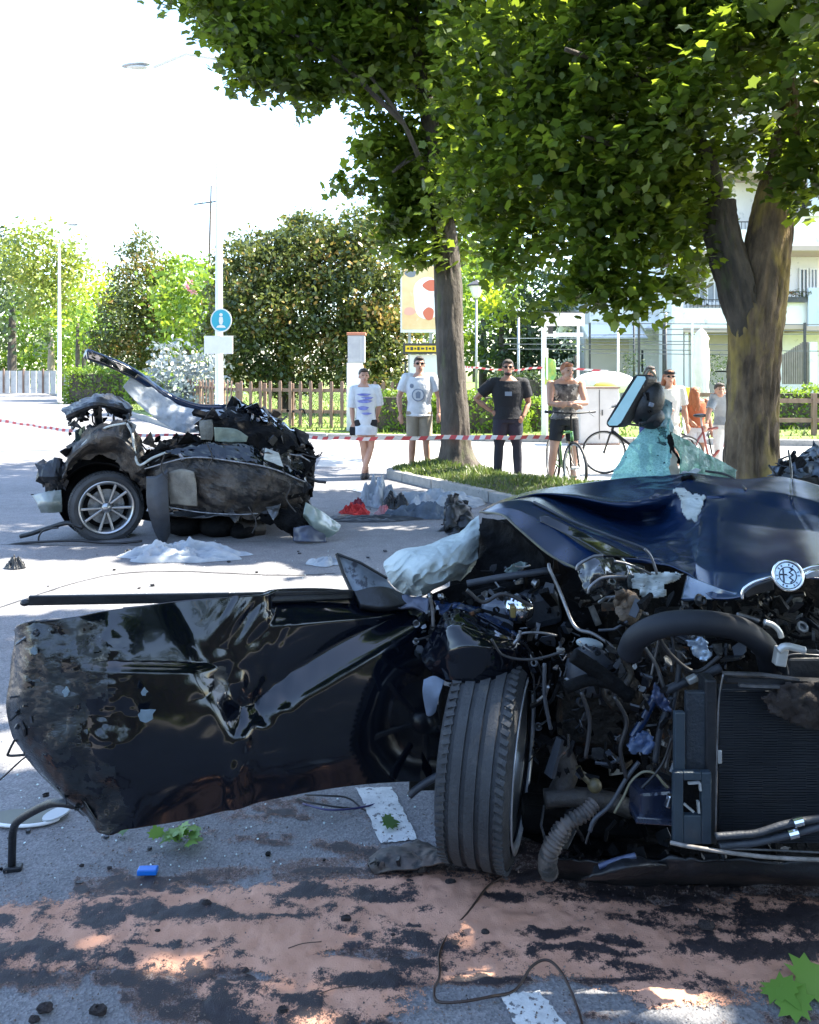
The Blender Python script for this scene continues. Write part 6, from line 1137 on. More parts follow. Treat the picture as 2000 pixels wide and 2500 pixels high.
# struts and brackets left of the radiator
for pts, r, m in (([(1560, 1560), (1600, 1620), (1622, 1682)], .006, al), ([(1622, 1688), (1680, 1662), (1760, 1630)], .013, M_plg), ([(1520, 1600), (1540, 1650), (1500, 1700)], .01, M_rust), ([(1660, 1590), (1655, 1660), (1640, 1740)], .008, M_plg), ([(1646, 1780), (1634, 1830), (1626, 1875)], .006, al),
                  ([(1600, 1700), (1570, 1760), (1545, 1800)], .012, M_hood), ([(1640, 1700), (1612, 1780), (1600, 1860)], .009, M_plg), ([(1380, 1680), (1440, 1660), (1500, 1670)], .018, M_dark2), ([(1400, 1600), (1460, 1640), (1540, 1700)], .022, M_dark2), ([(1330, 1620), (1330, 1700), (1345, 1780)], .006, M_plg),
                  ([(1590, 1650), (1600, 1600), (1610, 1560)], .004, al), ([(1640, 1640), (1645, 1590), (1640, 1550)], .004, M_plg)):
    hose('strut', [P(u, v, 2.36) for u, v in pts], r, m, FW)
boxp('strut_end', 1690, 1658, 2.33, (.03, .025, .018), MATS['pale_metal'], ry=-25)
flake('bent_bracket', [(1556, 1790), (1586, 1788), (1600, 1812), (1588, 1840), (1540, 1838), (1530, 1820)], 2.3, pmat('blue_bracket', (.025, .05, .12), (.05, .08, .14), scale=20, rough=.35), FW, seed=11, amp=.006, d=.01)
flake('bent_bracket', [(1596, 1665), (1622, 1690), (1640, 1740), (1612, 1730), (1592, 1700)], 2.34, pmat('navy_plate', (.02, .03, .08), (.06, .08, .14), scale=20, rough=.3), FW, seed=12, amp=.01, d=.01)
boxp('shade_box', 1480, 1945, 2.95, (.62, .25, .2), M_dark2, rz=3, bevel=.03); boxp('shade_box_low', 1420, 1990, 2.75, (.4, .12, .09), M_dark2, rz=-6, bevel=.02)  # black boxes added to fill the shaded space behind the tyre
# radiator with its side plate
rad = thing_part('radiator', FW, P(1870, 2060, 2.25))
def rbox(name, u0, v0, u1, v1, Y, d, mat, bevel=.003, par=None): a = P(u0, v1, Y); b = P(u1, v0, Y); mb = MB(); mb.box(((a.x + b.x) / 2, Y + d / 2, (a.z + b.z) / 2), (b.x - a.x, d, b.z - a.z)); return mb.build(name, mat, par or rad, bevel=bevel)
rbox('core', 1752, 1682, 2180, 2056, 2.25, .04, pmat('radiator_core', (.006, .007, .010), (.012, .014, .018), scale=5, rough=.55, c3=(.05, .055, .065), s3=3.2, lo3=.62, hi3=.8, stretch=(1, 1, 3)))
mb = MB(); rr = random.Random(3)
for k in range(96):
    z = P(0, 2054 - k * 3.87, 2.25).z; a = P(1754, 0, 2.25).x; b = P(2180, 0, 2.25).x; m = 12
    for j in range(m):
        x0 = a + (b - a) * j / m; x1 = a + (b - a) * (j + 1) / m; dz = rr.uniform(-.0006, .0006); mb.box(((x0 + x1) / 2, 2.247 + rr.uniform(-.0015, .001), z + dz), (x1 - x0, .006, .0016))
mb.build('fins', pmat('fin_metal', (.02, .024, .03), (.05, .055, .065), scale=3, rough=.45, metal=.5), rad, kind='stuff')
rbox('side_tank', 1722, 1660, 1752, 2062, 2.235, .06, M_plas, .006)
plate = pmat('slate_plastic', (.016, .026, .038), (.028, .043, .056), scale=7, rough=.42, bump=.2)
for (u0, v0, u1, v1) in ((1645, 1886, 1669, 2062), (1713, 1886, 1738, 2062), (1669, 1886, 1713, 1906), (1669, 1991, 1713, 2062)): rbox('side_plate', u0, v0, u1, v1, 2.2, .02, plate)
rbox('side_plate', 1676, 1690, 1745, 1880, 2.24, .02, pmat('slate_plastic_dark', (.008, .012, .018), (.018, .026, .036), scale=9, rough=.45, bump=.3)); rbox('side_plate', 1648, 1740, 1674, 1886, 2.22, .02, plate); rbox('dark_recess', 1669, 1906, 1713, 1991, 2.24, .01, M_dark2)
mb = MB(); mb.bar(P(1680, 1912, 2.2), P(1708, 1910, 2.2), .006, .006); mb.bar(P(1708, 1910, 2.2), P(1710, 1930, 2.2), .008, .006); mb.build('hook', MATS['pale_metal'], rad)
mb = MB(); mb.bar(P(1670, 1962, 2.2), P(1694, 1982, 2.2), .006, .006); mb.bar(P(1704, 1955, 2.2), P(1706, 1984, 2.2), .01, .006); mb.build('hook', MATS['pale_metal'], rad)
rbox('label', 1754, 1832, 1764, 1866, 2.228, .006, MATS['pale_metal'])
mb = MB(); mb.bar(P(1766, 1643, 2.2), P(1860, 1646, 2.2), .012, .006); mb.bar(P(1860, 1646, 2.2), P(1950, 1658, 2.2), .012, .006); mb.build('top_bar', al, rad)
mb = MB(); mb.bar(P(1770, 1655, 2.22), P(2060, 1668, 2.22), .03, .012); mb.build('top_bar', M_plas, rad); mb = MB(); mb.bar(P(1804, 1672, 2.2), P(1908, 1676, 2.2), .012, .008); mb.build('top_bar', al, rad)
hose('edge_wire', [P(u, v, 2.2) for u, v in ((1766, 1646), (1758, 1690), (1754, 1740), (1750, 1880), (1748, 2030))], .0025, al, rad, k=6)
for pts in (((1747, 2042), (1800, 2038), (1850, 2033), (1920, 2012), (2010, 1996)), ((1757, 2066), (1800, 2062), (1850, 2056), (1935, 2036), (2010, 2016))): hose('cooler_hose', [P(u, v, 2.18) for u, v in pts], .0095, M_plg, rad, n=40)
for u, v in ((1948, 2006), (1936, 2035)): mb = MB(); c_ = P(u, v, 2.17); mb.tube([c_ + Vector((-.012, 0, -.003)), c_ + Vector((.012, 0, .003))], .0125, 12); mb.build('hose_clip', M_chrome, rad)
hose('lower_edge', [P(u, v, Y) for u, v, Y in ((1637, 2057, 2.2), (1680, 2066, 2.18), (1723, 2073, 2.17), (1797, 2084, 2.17), (1895, 2094, 2.17), (2020, 2100, 2.17))], .0055, pmat('scraped_metal', (.28, .25, .23), (.12, .11, .10), scale=24, rough=.5), FW, n=60)
hose('lower_edge', [P(u, v, 2.2) for u, v in ((1760, 2072), (1850, 2074), (2020, 2082))], .003, al, FW)
flake('scorched_cover', [(1860, 1700), (1900, 1670), (2060, 1655), (2060, 1790), (1975, 1778), (1930, 1762), (1880, 1742)], 2.19, pmat('scorched_fabric', (.006, .006, .006), (.022, .014, .011), scale=9, rough=.85, bump=.6), FW, seed=14, amp=.012, d=.01)
# lower left bay: arm, ledge, sleeve, wires, box
hose('control_arm', [P(u, v, 2.62) for u, v in ((1358, 1812), (1378, 1850), (1385, 1890), (1365, 1935))], .035, pmat('cast_metal', (.045, .042, .042), (.08, .075, .07), scale=12, rough=.5, metal=.3, bump=.4), FW, k=14)
hose('control_arm', [P(u, v, 2.6) for u, v in ((1330, 1950), (1390, 1945), (1480, 1955), (1540, 1975))], .03, MATS['cast_metal'], FW, k=14)
hose('ball_joint', [P(u, v, 2.5) for u, v in ((1412, 1872), (1424, 1896), (1450, 1920))], .008, pmat('oily_yellow', (.16, .13, .06), (.06, .05, .03), scale=24, rough=.45), FW); ellp('ball_joint', 1452, 1918, 2.5, (.022, .02, .022), MATS['oily_yellow'])
pts = curve_pts([P(u, v, Y) for u, v, Y in ((1452, 1962, 2.44), (1424, 1988, 2.42), (1388, 2008, 2.4), (1364, 2040, 2.4), (1344, 2075, 2.4), (1336, 2110, 2.42), (1342, 2132, 2.44))], 76)
mb = MB(); mb.tube(pts, [(.024 if i > 30 else .02) * (1 + .22 * math.sin(i * 1.9)) for i in range(76)], 14); mb.build('bellows_sleeve', pmat('dusty_bellows', (.045, .04, .038), (.12, .10, .09), scale=12, rough=.7, c3=(.03, .03, .03), s3=20, lo3=.5, hi3=.56), FW, smooth=True)
boxp('module_box', 1590, 1950, 2.32, (.10, .09, .085), pmat('glossy_black_blue', (.008, .010, .022), (.02, .028, .05), scale=8, rough=.2, coat=.7), rz=8, bevel=.01); boxp('module_box', 1600, 1988, 2.3, (.13, .08, .02), MATS['glossy_black_blue'], ry=4)
boxp('connector', 1633, 1955, 2.24, (.014, .02, .034), M_chrome, ry=18)
for pts, r, m in (([(1500, 1985), (1522, 1946), (1540, 1909), (1569, 1885), (1598, 1888), (1621, 1914), (1641, 1934)], .0035, pmat('dull_wire', (.16, .15, .10), rough=.5)), ([(1440, 2030), (1452, 2000), (1490, 1965), (1530, 1900), (1560, 1860)], .006, M_plg), ([(1430, 2060), (1440, 2030), (1470, 1980)], .003, M_wire), ([(1560, 1930), (1590, 1900), (1620, 1860), (1640, 1800)], .004, M_wire),
                  ([(1500, 1700), (1530, 1760), (1515, 1830), (1530, 1900)], .006, M_wire), ([(1420, 1690), (1440, 1760), (1430, 1850)], .006, M_wire), ([(1200, 1560), (1230, 1600), (1300, 1610), (1380, 1590)], .004, M_wire), ([(1140, 1440), (1180, 1470), (1230, 1450), (1300, 1480)], .006, M_wire), ([(1600, 1540), (1640, 1600), (1700, 1640), (1760, 1600)], .006, M_wire)):
    hose('wire', [P(u, v, 2.3) for u, v in pts], r, m, FW, k=6)
hose('undertray_edge', [P(u, v, 2.34) for u, v in ((1462, 2116), (1500, 2102), (1552, 2088))], .008, pmat('navy_plate'), FW)
panel('bumper_scrap', [[(1450, 2112, 2.36), (1520, 2096, 2.34), (1560, 2092, 2.36)], [(1440, 2140, 2.34), (1530, 2120, 2.3), (1620, 2110, 2.34)], [(1420, 2150, 2.38), (1530, 2140, 2.34), (1640, 2130, 2.38)]], M_plas, FW, (20, 30), amp=.01, nscale=14, thick=.006, seed=98)
allm = [M_dark2, M_plas, M_rust, M_plg, M_steel, M_dark2, M_dark2]
junk('engine_bay_parts', FW, [(1120, 1440, 1480, 1620, 2.7, 3.05), (1300, 1620, 1640, 1900, 2.42, 2.9), (1480, 1460, 2000, 1640, 2.38, 2.7), (1180, 1380, 1360, 1470, 2.9, 3.2), (1640, 1490, 2050, 1560, 2.4, 2.8)], 620, allm, .012, .05, 101)
junk('engine_bay_parts', FW, [(1500, 1560, 1680, 1880, 2.3, 2.5), (1300, 1560, 1500, 1700, 2.45, 2.7)], 170, [M_rust, M_steel, M_plas, M_dark2, M_dark2, M_plg], .008, .026, 102)
junk('engine_bay_parts', FW, [(1010, 1450, 1130, 1500, 2.75, 2.95), (1010, 1500, 1060, 1620, 2.72, 2.85)], 40, [M_plas, M_steel, M_scuff], .01, .03, 103)
junk('engine_bay_parts', FW, [(1330, 1980, 2000, 2110, 2.4, 2.8)], 90, [M_dark2, M_plas, M_dark2], .02, .06, 104)
hose('hinge_bolt', [P(u, v, 2.66) for u, v in ((1050, 1455), (1056, 1490), (1058, 1530))], .006, al, FW)
panel('lower_sill', [[(1000, 1900, 2.85), (1060, 1890, 2.8), (1090, 1880, 2.75)], [(1000, 1930, 2.85), (1060, 1930, 2.8), (1090, 1930, 2.75)]], M_dark2, FW, (10, 16), amp=.02)
hose('drop_link', [P(u, v, 2.7) for u, v in ((1000, 1942), (1020, 1925), (1050, 1905), (1090, 1885))], .013, M_plg, FW)
# wheel seen along its tread
wheel(FW, Vector((.262, 2.70, .338)), Vector((-.955, .27, .05)), .332, .218, .25, grooves=4, double=False, spokes=5)
# ---- shattered windscreen standing on the cowl, with the mirror
def glassmat(name, base, dark):
    m = bpy.data.materials.new(name); m.use_nodes = True; t = m.node_tree; b = t.nodes['Principled BSDF']; L = t.links.new
    tc = t.nodes.new('ShaderNodeTexCoord'); vo = t.nodes.new('ShaderNodeTexVoronoi'); vo.feature = 'DISTANCE_TO_EDGE'; vo.inputs['Scale'].default_value = 70; L(tc.outputs['Object'], vo.inputs['Vector'])
    v2 = t.nodes.new('ShaderNodeTexNoise'); v2.inputs['Scale'].default_value = 14; v2.inputs['Detail'].default_value = 6; L(tc.outputs['Object'], v2.inputs['Vector'])
    cr = t.nodes.new('ShaderNodeValToRGB'); L(vo.outputs['Distance'], cr.inputs[0]); cr.color_ramp.elements[0].color = (*[min(1, c * 1.6 + .12) for c in base], 1); cr.color_ramp.elements[1].color = (*base, 1); cr.color_ramp.elements[1].position = .12
    mx = t.nodes.new('ShaderNodeMix'); mx.data_type = 'RGBA'; L(v2.outputs[0], mx.inputs[0]); L(cr.outputs[0], mx.inputs[6]); mx.inputs[7].default_value = (*dark, 1); L(mx.outputs[2], b.inputs['Base Color']); b.inputs['Roughness'].default_value = .25
    bp = t.nodes.new('ShaderNodeBump'); bp.inputs['Strength'].default_value = .8; bp.inputs['Distance'].default_value = .004; L(vo.outputs['Distance'], bp.inputs['Height']); L(bp.outputs[0], b.inputs['Normal'])
    tr = t.nodes.new('ShaderNodeBsdfTranslucent'); L(mx.outputs[2], tr.inputs[0]); ms = t.nodes.new('ShaderNodeMixShader'); ms.inputs[0].default_value = .45
    tp = t.nodes.new('ShaderNodeBsdfTransparent'); tp.inputs[0].default_value = (.5, .8, .75, 1); m2 = t.nodes.new('ShaderNodeMixShader'); m2.inputs[0].default_value = .28
    L(b.outputs[0], ms.inputs[1]); L(tr.outputs[0], ms.inputs[2]); L(ms.outputs[0], m2.inputs[1]); L(tp.outputs[0], m2.inputs[2]); L(m2.outputs[0], t.nodes['Material Output'].inputs[0]); return m
M_gl1 = glassmat('crazed_glass_cyan', (.36, .58, .55), (.24, .46, .45)); M_gl2 = glassmat('crazed_glass_green', (.18, .32, .25), (.10, .22, .18)); M_gl3 = glassmat('crazed_glass_dark', (.03, .10, .13), (.02, .06, .09))
panel('windscreen', [[(1492, 1172, 3.75), (1526, 1103, 3.8), (1568, 1054, 3.85), (1600, 1030, 3.88), (1612, 1020, 3.9)], [(1540, 1175, 3.68), (1565, 1120, 3.72), (1590, 1080, 3.78), (1612, 1050, 3.82), (1622, 1022, 3.86)], [(1600, 1175, 3.62), (1612, 1130, 3.68), (1620, 1090, 3.75), (1626, 1060, 3.8), (1630, 1024, 3.85)], [(1650, 1175, 3.6), (1646, 1130, 3.66), (1638, 1090, 3.72), (1634, 1060, 3.78), (1634, 1026, 3.85)]], M_gl1, FW, (70, 70), amp=.012, nscale=12, ridge=.5, thick=.005, seed=111,
      mat2=(M_gl3, lambda u, v, p: (fbm(p * 42, 4, 5) > .85 - 1.0 * np.exp(-((u - 1618 - (v - 1090) * .1) / 13) ** 2) * sstep(1150, 1060, v))))
panel('windscreen', [[(1630, 1048, 3.82), (1684, 1080, 3.9), (1726, 1110, 3.95), (1779, 1136, 4.0), (1798, 1150, 4.0)], [(1640, 1080, 3.74), (1684, 1104, 3.82), (1722, 1126, 3.86), (1765, 1146, 3.9), (1796, 1156, 3.92)], [(1660, 1120, 3.66), (1690, 1135, 3.72), (1720, 1146, 3.75), (1755, 1158, 3.8), (1796, 1166, 3.85)], [(1655, 1172, 3.6), (1690, 1172, 3.62), (1720, 1172, 3.65), (1755, 1172, 3.7), (1796, 1172, 3.75)]], M_gl2, FW, (60, 70), amp=.010, nscale=12, ridge=.5, thick=.005, seed=112)
panel('windscreen', [[(1606, 985, 3.9), (1622, 972, 3.92), (1642, 985, 3.9)], [(1606, 1010, 3.88), (1622, 1010, 3.86), (1640, 1010, 3.88)], [(1600, 1045, 3.85), (1620, 1045, 3.82), (1640, 1060, 3.83)]], pmat('frosty_glass_film', (.13, .20, .20), (.22, .32, .31), scale=20, rough=.4, c3=(.03, .05, .06), s3=30, lo3=.6, hi3=.66), FW, (30, 24), amp=.01, nscale=20, thick=.005, seed=113, ragged=.01)
flake('glass_edge', [(1636, 1050), (1648, 1090), (1668, 1135), (1660, 1140), (1640, 1110), (1630, 1070)], 3.7, M_dark2, FW, seed=21, amp=.004)
flake('torn_patch', [(1640, 1100), (1654, 1120), (1660, 1165), (1640, 1170), (1632, 1140)], 3.62, pmat('beige_seal', (.28, .26, .2), rough=.7), FW, seed=22, amp=.006)
mr = thing_part('rear_view_mirror', FW, P(1540, 980, 3.8))
def strip_pts(uv, Y): return [P(u, v, Y) for u, v in uv]
mb = MB(); mb.prism(strip_pts([(1556, 914), (1577, 916), (1583, 924), (1580, 934), (1520, 1036), (1508, 1044), (1486, 1044), (1479, 1036), (1481, 1026), (1546, 918)], 3.8), (.05, .035, 0)); mb.build('housing', M_plas, mr, bevel=.006)
mb = MB(); mb.prism(strip_pts([(1557, 918), (1575, 919), (1577, 926), (1516, 1032), (1507, 1039), (1488, 1039), (1484, 1033)], 3.796), (0, .003, 0)); mb.build('glass', pmat('mirror_pale', (.42, .68, .72), (.50, .76, .80), scale=12, rough=.18, coat=.5), mr)
mb = MB(); mb.ell(P(1580, 985, 3.86), (.075, .06, .11), Matrix.Rotation(R(28), 3, 'Y'), 18, 12); mb.ell(P(1592, 1020, 3.86), (.06, .05, .06), None, 14, 10); mb.build('mount_cover', M_plas, mr, smooth=True)
boxp('sensor', 1590, 988, 3.78, (.022, .02, .02), pmat('lamp_grey'), ry=20)
hose('mount_arm', [P(u, v, 3.84) for u, v in ((1560, 1035), (1585, 1028), (1612, 1020))], .016, M_plas, mr)
junk('mount_parts', mr, [(1560, 940, 1610, 1045, 3.78, 3.9)], 26, [M_plas, M_plas, M_rust, M_dark2], .014, .035, 114)
hose('loose_strap', [P(u, v, 3.86) for u, v in ((1576, 916), (1585, 904), (1596, 912), (1602, 925))], .006, pmat('dull_wire'), mr)
# torn cabin metal behind the right of the bonnet
panel('scuttle', [[(1780, 1172, 3.7), (1850, 1168, 3.7), (1900, 1168, 3.7), (2050, 1170, 3.7)], [(1790, 1200, 3.5), (1850, 1200, 3.5), (1900, 1200, 3.5), (2050, 1200, 3.5)]], M_dark2, FW, (10, 20), amp=.01)
panel('torn_roof_metal', [[(1902, 1150, 4.2), (1925, 1115, 4.3), (1960, 1092, 4.4), (2060, 1090, 4.4)], [(1895, 1165, 4.1), (1925, 1140, 4.15), (1965, 1120, 4.2), (2060, 1130, 4.2)], [(1900, 1182, 4.0), (1935, 1170, 4.0), (1975, 1172, 4.0), (2060, 1200, 4.0)]], pmat('crushed_blue_grey', (.06, .08, .11), (.20, .23, .27), scale=9, rough=.4, c3=(.01, .012, .015), s3=16, lo3=.5, hi3=.58, metal=.3), FW, (50, 60), amp=.07, nscale=9, ridge=.6, seed=115, ragged=.03)
junk('torn_roof_parts', FW, [(1900, 1110, 2040, 1190, 3.95, 4.4)], 90, [M_dark2, M_plas, M_plg, MATS['crushed_blue_grey']], .02, .07, 116)
hose('cable', [P(u, v, Y) for u, v, Y in ((1925, 1100, 3.9), (1932, 1150, 3.6), (1930, 1185, 3.42), (1926, 1215, 3.16))], .005, M_wire, FW)
hose('cable', [P(u, v, Y) for u, v, Y in ((1722, 1150, 3.5), (1770, 1158, 3.46), (1800, 1175, 3.4), (1821, 1196, 3.2))], .005, M_wire, FW)

# ================================================================== FOREGROUND DEBRIS
t = thing('bent_pipe', G(30, 2125), 'bent dark pipe arching from the lower corner of the door down to the road', 'pipe')
hose('pipe', [P(u, v, Y) for u, v, Y in ((215, 1972, 2.44), (150, 1960, 2.46), (110, 1967, 2.5), (49, 2001, 2.56), (33, 2026, 2.6), (30, 2070, 2.62), (29, 2122, 2.63))], .0125, M_plg if False else M_plas, t, n=60, k=12)
mb = MB(); g = G(32, 2125); mb.box((g.x, g.y, .008), (.055, .03, .016), Matrix.Rotation(.2, 3, 'Z')); mb.build('foot', M_plas, t, bevel=.004)
t = thing('mirror_glass', G(80, 2005), 'oval broken mirror glass lying on the road, tree reflection painted on, beside the bent pipe', 'mirror')
g = G(62, 2003); n = 40; mb = MB(); rr = random.Random(8)
mb.prism([(g.x + .12 * math.cos(a), g.y + .055 * math.sin(a) * (1 + .1 * math.sin(3 * a)), .012) for a in [k * 6.283 / n for k in range(n)]], (0, 0, .003)); mb.build('glass', pmat('mirror_tree_reflection', (.085, .08, .045), (.06, .058, .03), scale=9, rough=.35), t)  # olive tree reflection put in as diffuse colour
mb = MB(); mb.tube([(g.x + .124 * math.cos(a), g.y + .058 * math.sin(a), .012) for a in [k * 6.283 / 40 for k in range(21, 40)]], .006, 8); mb.build('rim', M_white, t)
mb = MB(); g2 = G(138, 2000); mb.prism([(g2.x + .038 * math.cos(a), g2.y + .045 * math.sin(a) + .4 * .05 * math.cos(a), .017) for a in [k * 6.283 / 16 for k in range(16)]], (0, 0, .006)); mb.build('white_shell', pmat('mirror_shell_white', (.42, .44, .45), rough=.5), t)
g = G(361, 2136); o = MB(); o.box((g.x, g.y, .014), (.062, .03, .018), Matrix.Rotation(.05, 3, 'Z')); o = o.build('plastic_clip', pmat('bright_blue_plastic', (.01, .16, .62), rough=.35), bevel=.004); tag(o, 'small bright blue plastic piece at the left edge of the pink powder', 'debris')
# flat dark tray left of the tyre
t = thing('splash_tray', G(990, 2095), 'flat muddy plastic tray lying on the road left of the standing tyre', 'debris')
panel('tray', [[(905, 2092, 2.72), (960, 2068, 2.74), (1030, 2058, 2.74), (1090, 2068, 2.7)], [(900, 2110, 2.62), (960, 2088, 2.62), (1030, 2082, 2.62), (1100, 2088, 2.6)], [(915, 2135, 2.6), (960, 2126, 2.58), (1020, 2120, 2.56), (1085, 2110, 2.56)]], pmat('muddy_plastic', (.02, .02, .022), (.12, .09, .075), scale=10, rough=.6, c3=(.01, .01, .012), s3=18, lo3=.5, hi3=.6), t, (26, 60), amp=.014, nscale=14, ridge=.4, thick=.006, seed=121)
junk('tray_parts', t, [(900, 2095, 1040, 2130, 2.56, 2.66)], 16, [M_plas, M_dark2, MATS['muddy_plastic']], .012, .03, 122)
for i, (pts, lab) in enumerate(((((728, 1948), (760, 1972), (830, 1978), (880, 1962), (905, 1940)), 'thin dark wires tangled under the right end of the door'), (((745, 1940), (790, 1955), (850, 1955), (900, 1975), (960, 1985)), 'second loop of dark wire lying across the white dash'),
                                (((740, 1962), (800, 1990), (870, 1980), (930, 1950), (980, 1930)), 'bluish wire looping beside the white road dash'))):
    o = hose('loose_wire', [G(u, v, .01) + Vector((0, 0, .02 * math.sin(j * 1.3))) for j, (u, v) in enumerate(pts)], .0035, M_wire if i < 2 else pmat('blue_wire', (.03, .03, .12), rough=.4), None, k=6); tag(o, lab, 'wire', 'wires under the open door')
wpts = [(1225, 2141), (1188, 2172), (1142, 2228), (1098, 2272), (1073, 2330), (1073, 2387), (1060, 2412), (1069, 2441), (1123, 2451), (1200, 2435), (1257, 2412), (1300, 2376), (1340, 2369), (1378, 2404), (1410, 2455), (1426, 2520)]
o = hose('loose_wire', [G(u, v, .012) + Vector((0, 0, .006 * math.sin(j * 1.7) + (.02 if 10 < j < 14 else 0))) for j, (u, v) in enumerate(wpts)], .0036, pmat('brown_black_wire', (.035, .018, .012), rough=.5), None, n=150, k=6)
tag(o, 'long thin black wire curling over the pink powder in front of the tyre', 'wire')

# ---- absorbent powder spread over the wet road
nx_, ny_ = 640, 190
xs = np.linspace(-1.75, 1.75, nx_); ys = np.linspace(1.80, 3.15, ny_); XX, YY = np.meshgrid(xs, ys); x = XX.ravel(); y = YY.ravel()
U = 1000 + x / y * F; V = V0 + CAMH / y * F
q = np.stack([x * 1.0, y * 2.6, x * 0], 1); w1 = fbm(q * 2.2, 5, 3); w2 = fbm(q * 6.5, 4, 9); fine = fbm(np.stack([x * 26, y * 26, x * 0], 1), 4, 12)
Uw = U + 46 * w1 + 20 * w2; Vw = V + 13 * w2 + 9 * w1
topedge = np.interp(Uw, [0, 150, 300, 600, 900, 1100, 1330, 1500, 1620, 1780, 2000], [2222, 2200, 2172, 2150, 2140, 2128, 2134, 2190, 2205, 2180, 2190])
boted = np.interp(Uw, [-100, 0, 250, 450, 620, 800, 1000, 1250, 1450, 1600, 1800, 2100], [2390, 2385, 2372, 2400, 2520, 2530, 2460, 2388, 2400, 2470, 2440, 2440])
inside = np.minimum((Vw - topedge) / 16, (boted - Vw) / 20)
bare = np.zeros_like(x) - 1
for (cu, cv, ru, rv) in ((330, 2440, 300, 34), (620, 2395, 160, 22), (900, 2330, 150, 16), (1180, 2440, 240, 46), (1650, 2480, 500, 30)): bare = np.maximum(bare, 1 - np.hypot((Uw - cu) / ru, (Vw - cv) / rv))
cover = np.minimum(inside, .30 - bare * 2.2 + .5 * w1 + .35 * fine)
dark = np.zeros_like(x) - 1
for (cu, cv, ru, rv) in ((450, 2238, 260, 30), (290, 2262, 90, 34), (760, 2186, 175, 22), (950, 2196, 120, 20), (700, 2235, 130, 14), (150, 2330, 140, 32), (60, 2390, 150, 40), (430, 2312, 160, 14), (330, 2350, 80, 14), (640, 2405, 170, 10), (900, 2395, 170, 26), (980, 2350, 90, 22), (1150, 2395, 160, 18),
                         (1350, 2284, 95, 22), (1235, 2195, 60, 12), (1520, 2302, 80, 16), (1680, 2222, 160, 18), (1860, 2250, 230, 32), (1900, 2330, 330, 32), (1450, 2330, 150, 12), (1500, 2395, 230, 11), (1000, 2262, 60, 8), (40, 2195, 90, 6), (200, 2180, 60, 7), (400, 2145, 200, 12), (330, 2170, 70, 10), (800, 2130, 260, 16), (20, 2265, 60, 14), (1640, 2165, 400, 20)):  # last, widest ellipse paints the shadow along the foot of the wreck
    dark = np.maximum(dark, 1 - np.hypot((Uw - cu) / ru, (Vw - cv) / rv))
dk = np.clip(dark * 2.0 + .30 + .55 * w2 + .9 * fine - .28, 0, 1); dk = dk * dk * (3 - 2 * dk)
# wet film band above the powder edge
wet = np.minimum((Vw - np.interp(Uw, [200, 350, 700, 1000, 1300, 2100], [2190, 2128, 2092, 2075, 2060, 2060])) / 14, 1.5) * (U > 180)
cov = np.minimum(inside * .34, .46 - np.maximum(bare, -.3) * 1.3 + .45 * w1 + .3 * w2) + .30 * fine   # 0 none .. 1 thick
cov = np.clip(.5 + cov * .9, 0, 1); stain = np.where((wet > 0) & (V < topedge + 14 + 20 * w2), np.clip(wet, 0, 1) * .62 + .25 * w2, 0)
dk2 = np.clip(np.maximum(np.maximum(dark, -.42 + .95 * np.clip(fbm(np.stack([x * 1.7 + 3, y * 9 + x * 2.2, x * 0 + 4], 1), 4, 44), 0, 1)) * 1.0 + .34 + .34 * w2 + .44 * fine, stain), 0, 1); dk2 = np.where((U < 180) & (V < topedge), dk2 * .3, dk2)
hgt = np.clip(cov - .5, 0, .5) * 2 * (1 - .35 * dk2); z = .0045 + hgt * .007 * (.8 + .8 * fine + .5 * w2); isp = cov
keep = (cov > .12) | (dk2 > .12)
mb = MB(); zi = keep.reshape(ny_, nx_); idx = np.arange(nx_ * ny_).reshape(ny_, nx_)
cell = zi[:-1, :-1] & zi[1:, :-1] & zi[:-1, 1:] & zi[1:, 1:]
qd = np.stack([idx[:-1, :-1][cell], idx[:-1, 1:][cell], idx[1:, 1:][cell], idx[1:, :-1][cell]], 1)
me = bpy.data.meshes.new('absorbent_powder'); me.vertices.add(nx_ * ny_); me.vertices.foreach_set('co', np.stack([x, y, z], 1).astype(np.float32).ravel())
me.loops.add(qd.size); me.loops.foreach_set('vertex_index', qd.ravel().astype(np.int32)); me.polygons.add(len(qd)); me.polygons.foreach_set('loop_start', np.arange(0, qd.size, 4, dtype=np.int32)); me.polygons.foreach_set('loop_total', np.full(len(qd), 4, dtype=np.int32)); me.update(calc_edges=True)
for nm, arr in (('wet_and_shadow', dk2), ('powder', isp)): a = me.attributes.new(nm, 'FLOAT', 'POINT'); a.data.foreach_set('value', arr.astype(np.float32))
me.polygons.foreach_set('use_smooth', [True] * len(me.polygons))
m = bpy.data.materials.new('absorbent_powder'); m.use_nodes = True; t_ = m.node_tree; b = t_.nodes['Principled BSDF']; L = t_.links.new
a1 = t_.nodes.new('ShaderNodeAttribute'); a1.attribute_name = 'wet_and_shadow'; a2 = t_.nodes.new('ShaderNodeAttribute'); a2.attribute_name = 'powder'
tc = t_.nodes.new('ShaderNodeTexCoord'); n1 = t_.nodes.new('ShaderNodeTexNoise'); n1.inputs['Scale'].default_value = 9; n1.inputs['Detail'].default_value = 8; L(tc.outputs['Object'], n1.inputs['Vector'])
n2 = t_.nodes.new('ShaderNodeTexNoise'); n2.inputs['Scale'].default_value = 240; n2.inputs['Detail'].default_value = 3; L(tc.outputs['Object'], n2.inputs['Vector'])
cr = t_.nodes.new('ShaderNodeValToRGB'); L(n1.outputs[0], cr.inputs[0]); cr.color_ramp.elements[0].position = .3; cr.color_ramp.elements[0].color = (.42, .215, .14, 1); cr.color_ramp.elements[1].position = .7; cr.color_ramp.elements[1].color = (.55, .30, .205, 1)
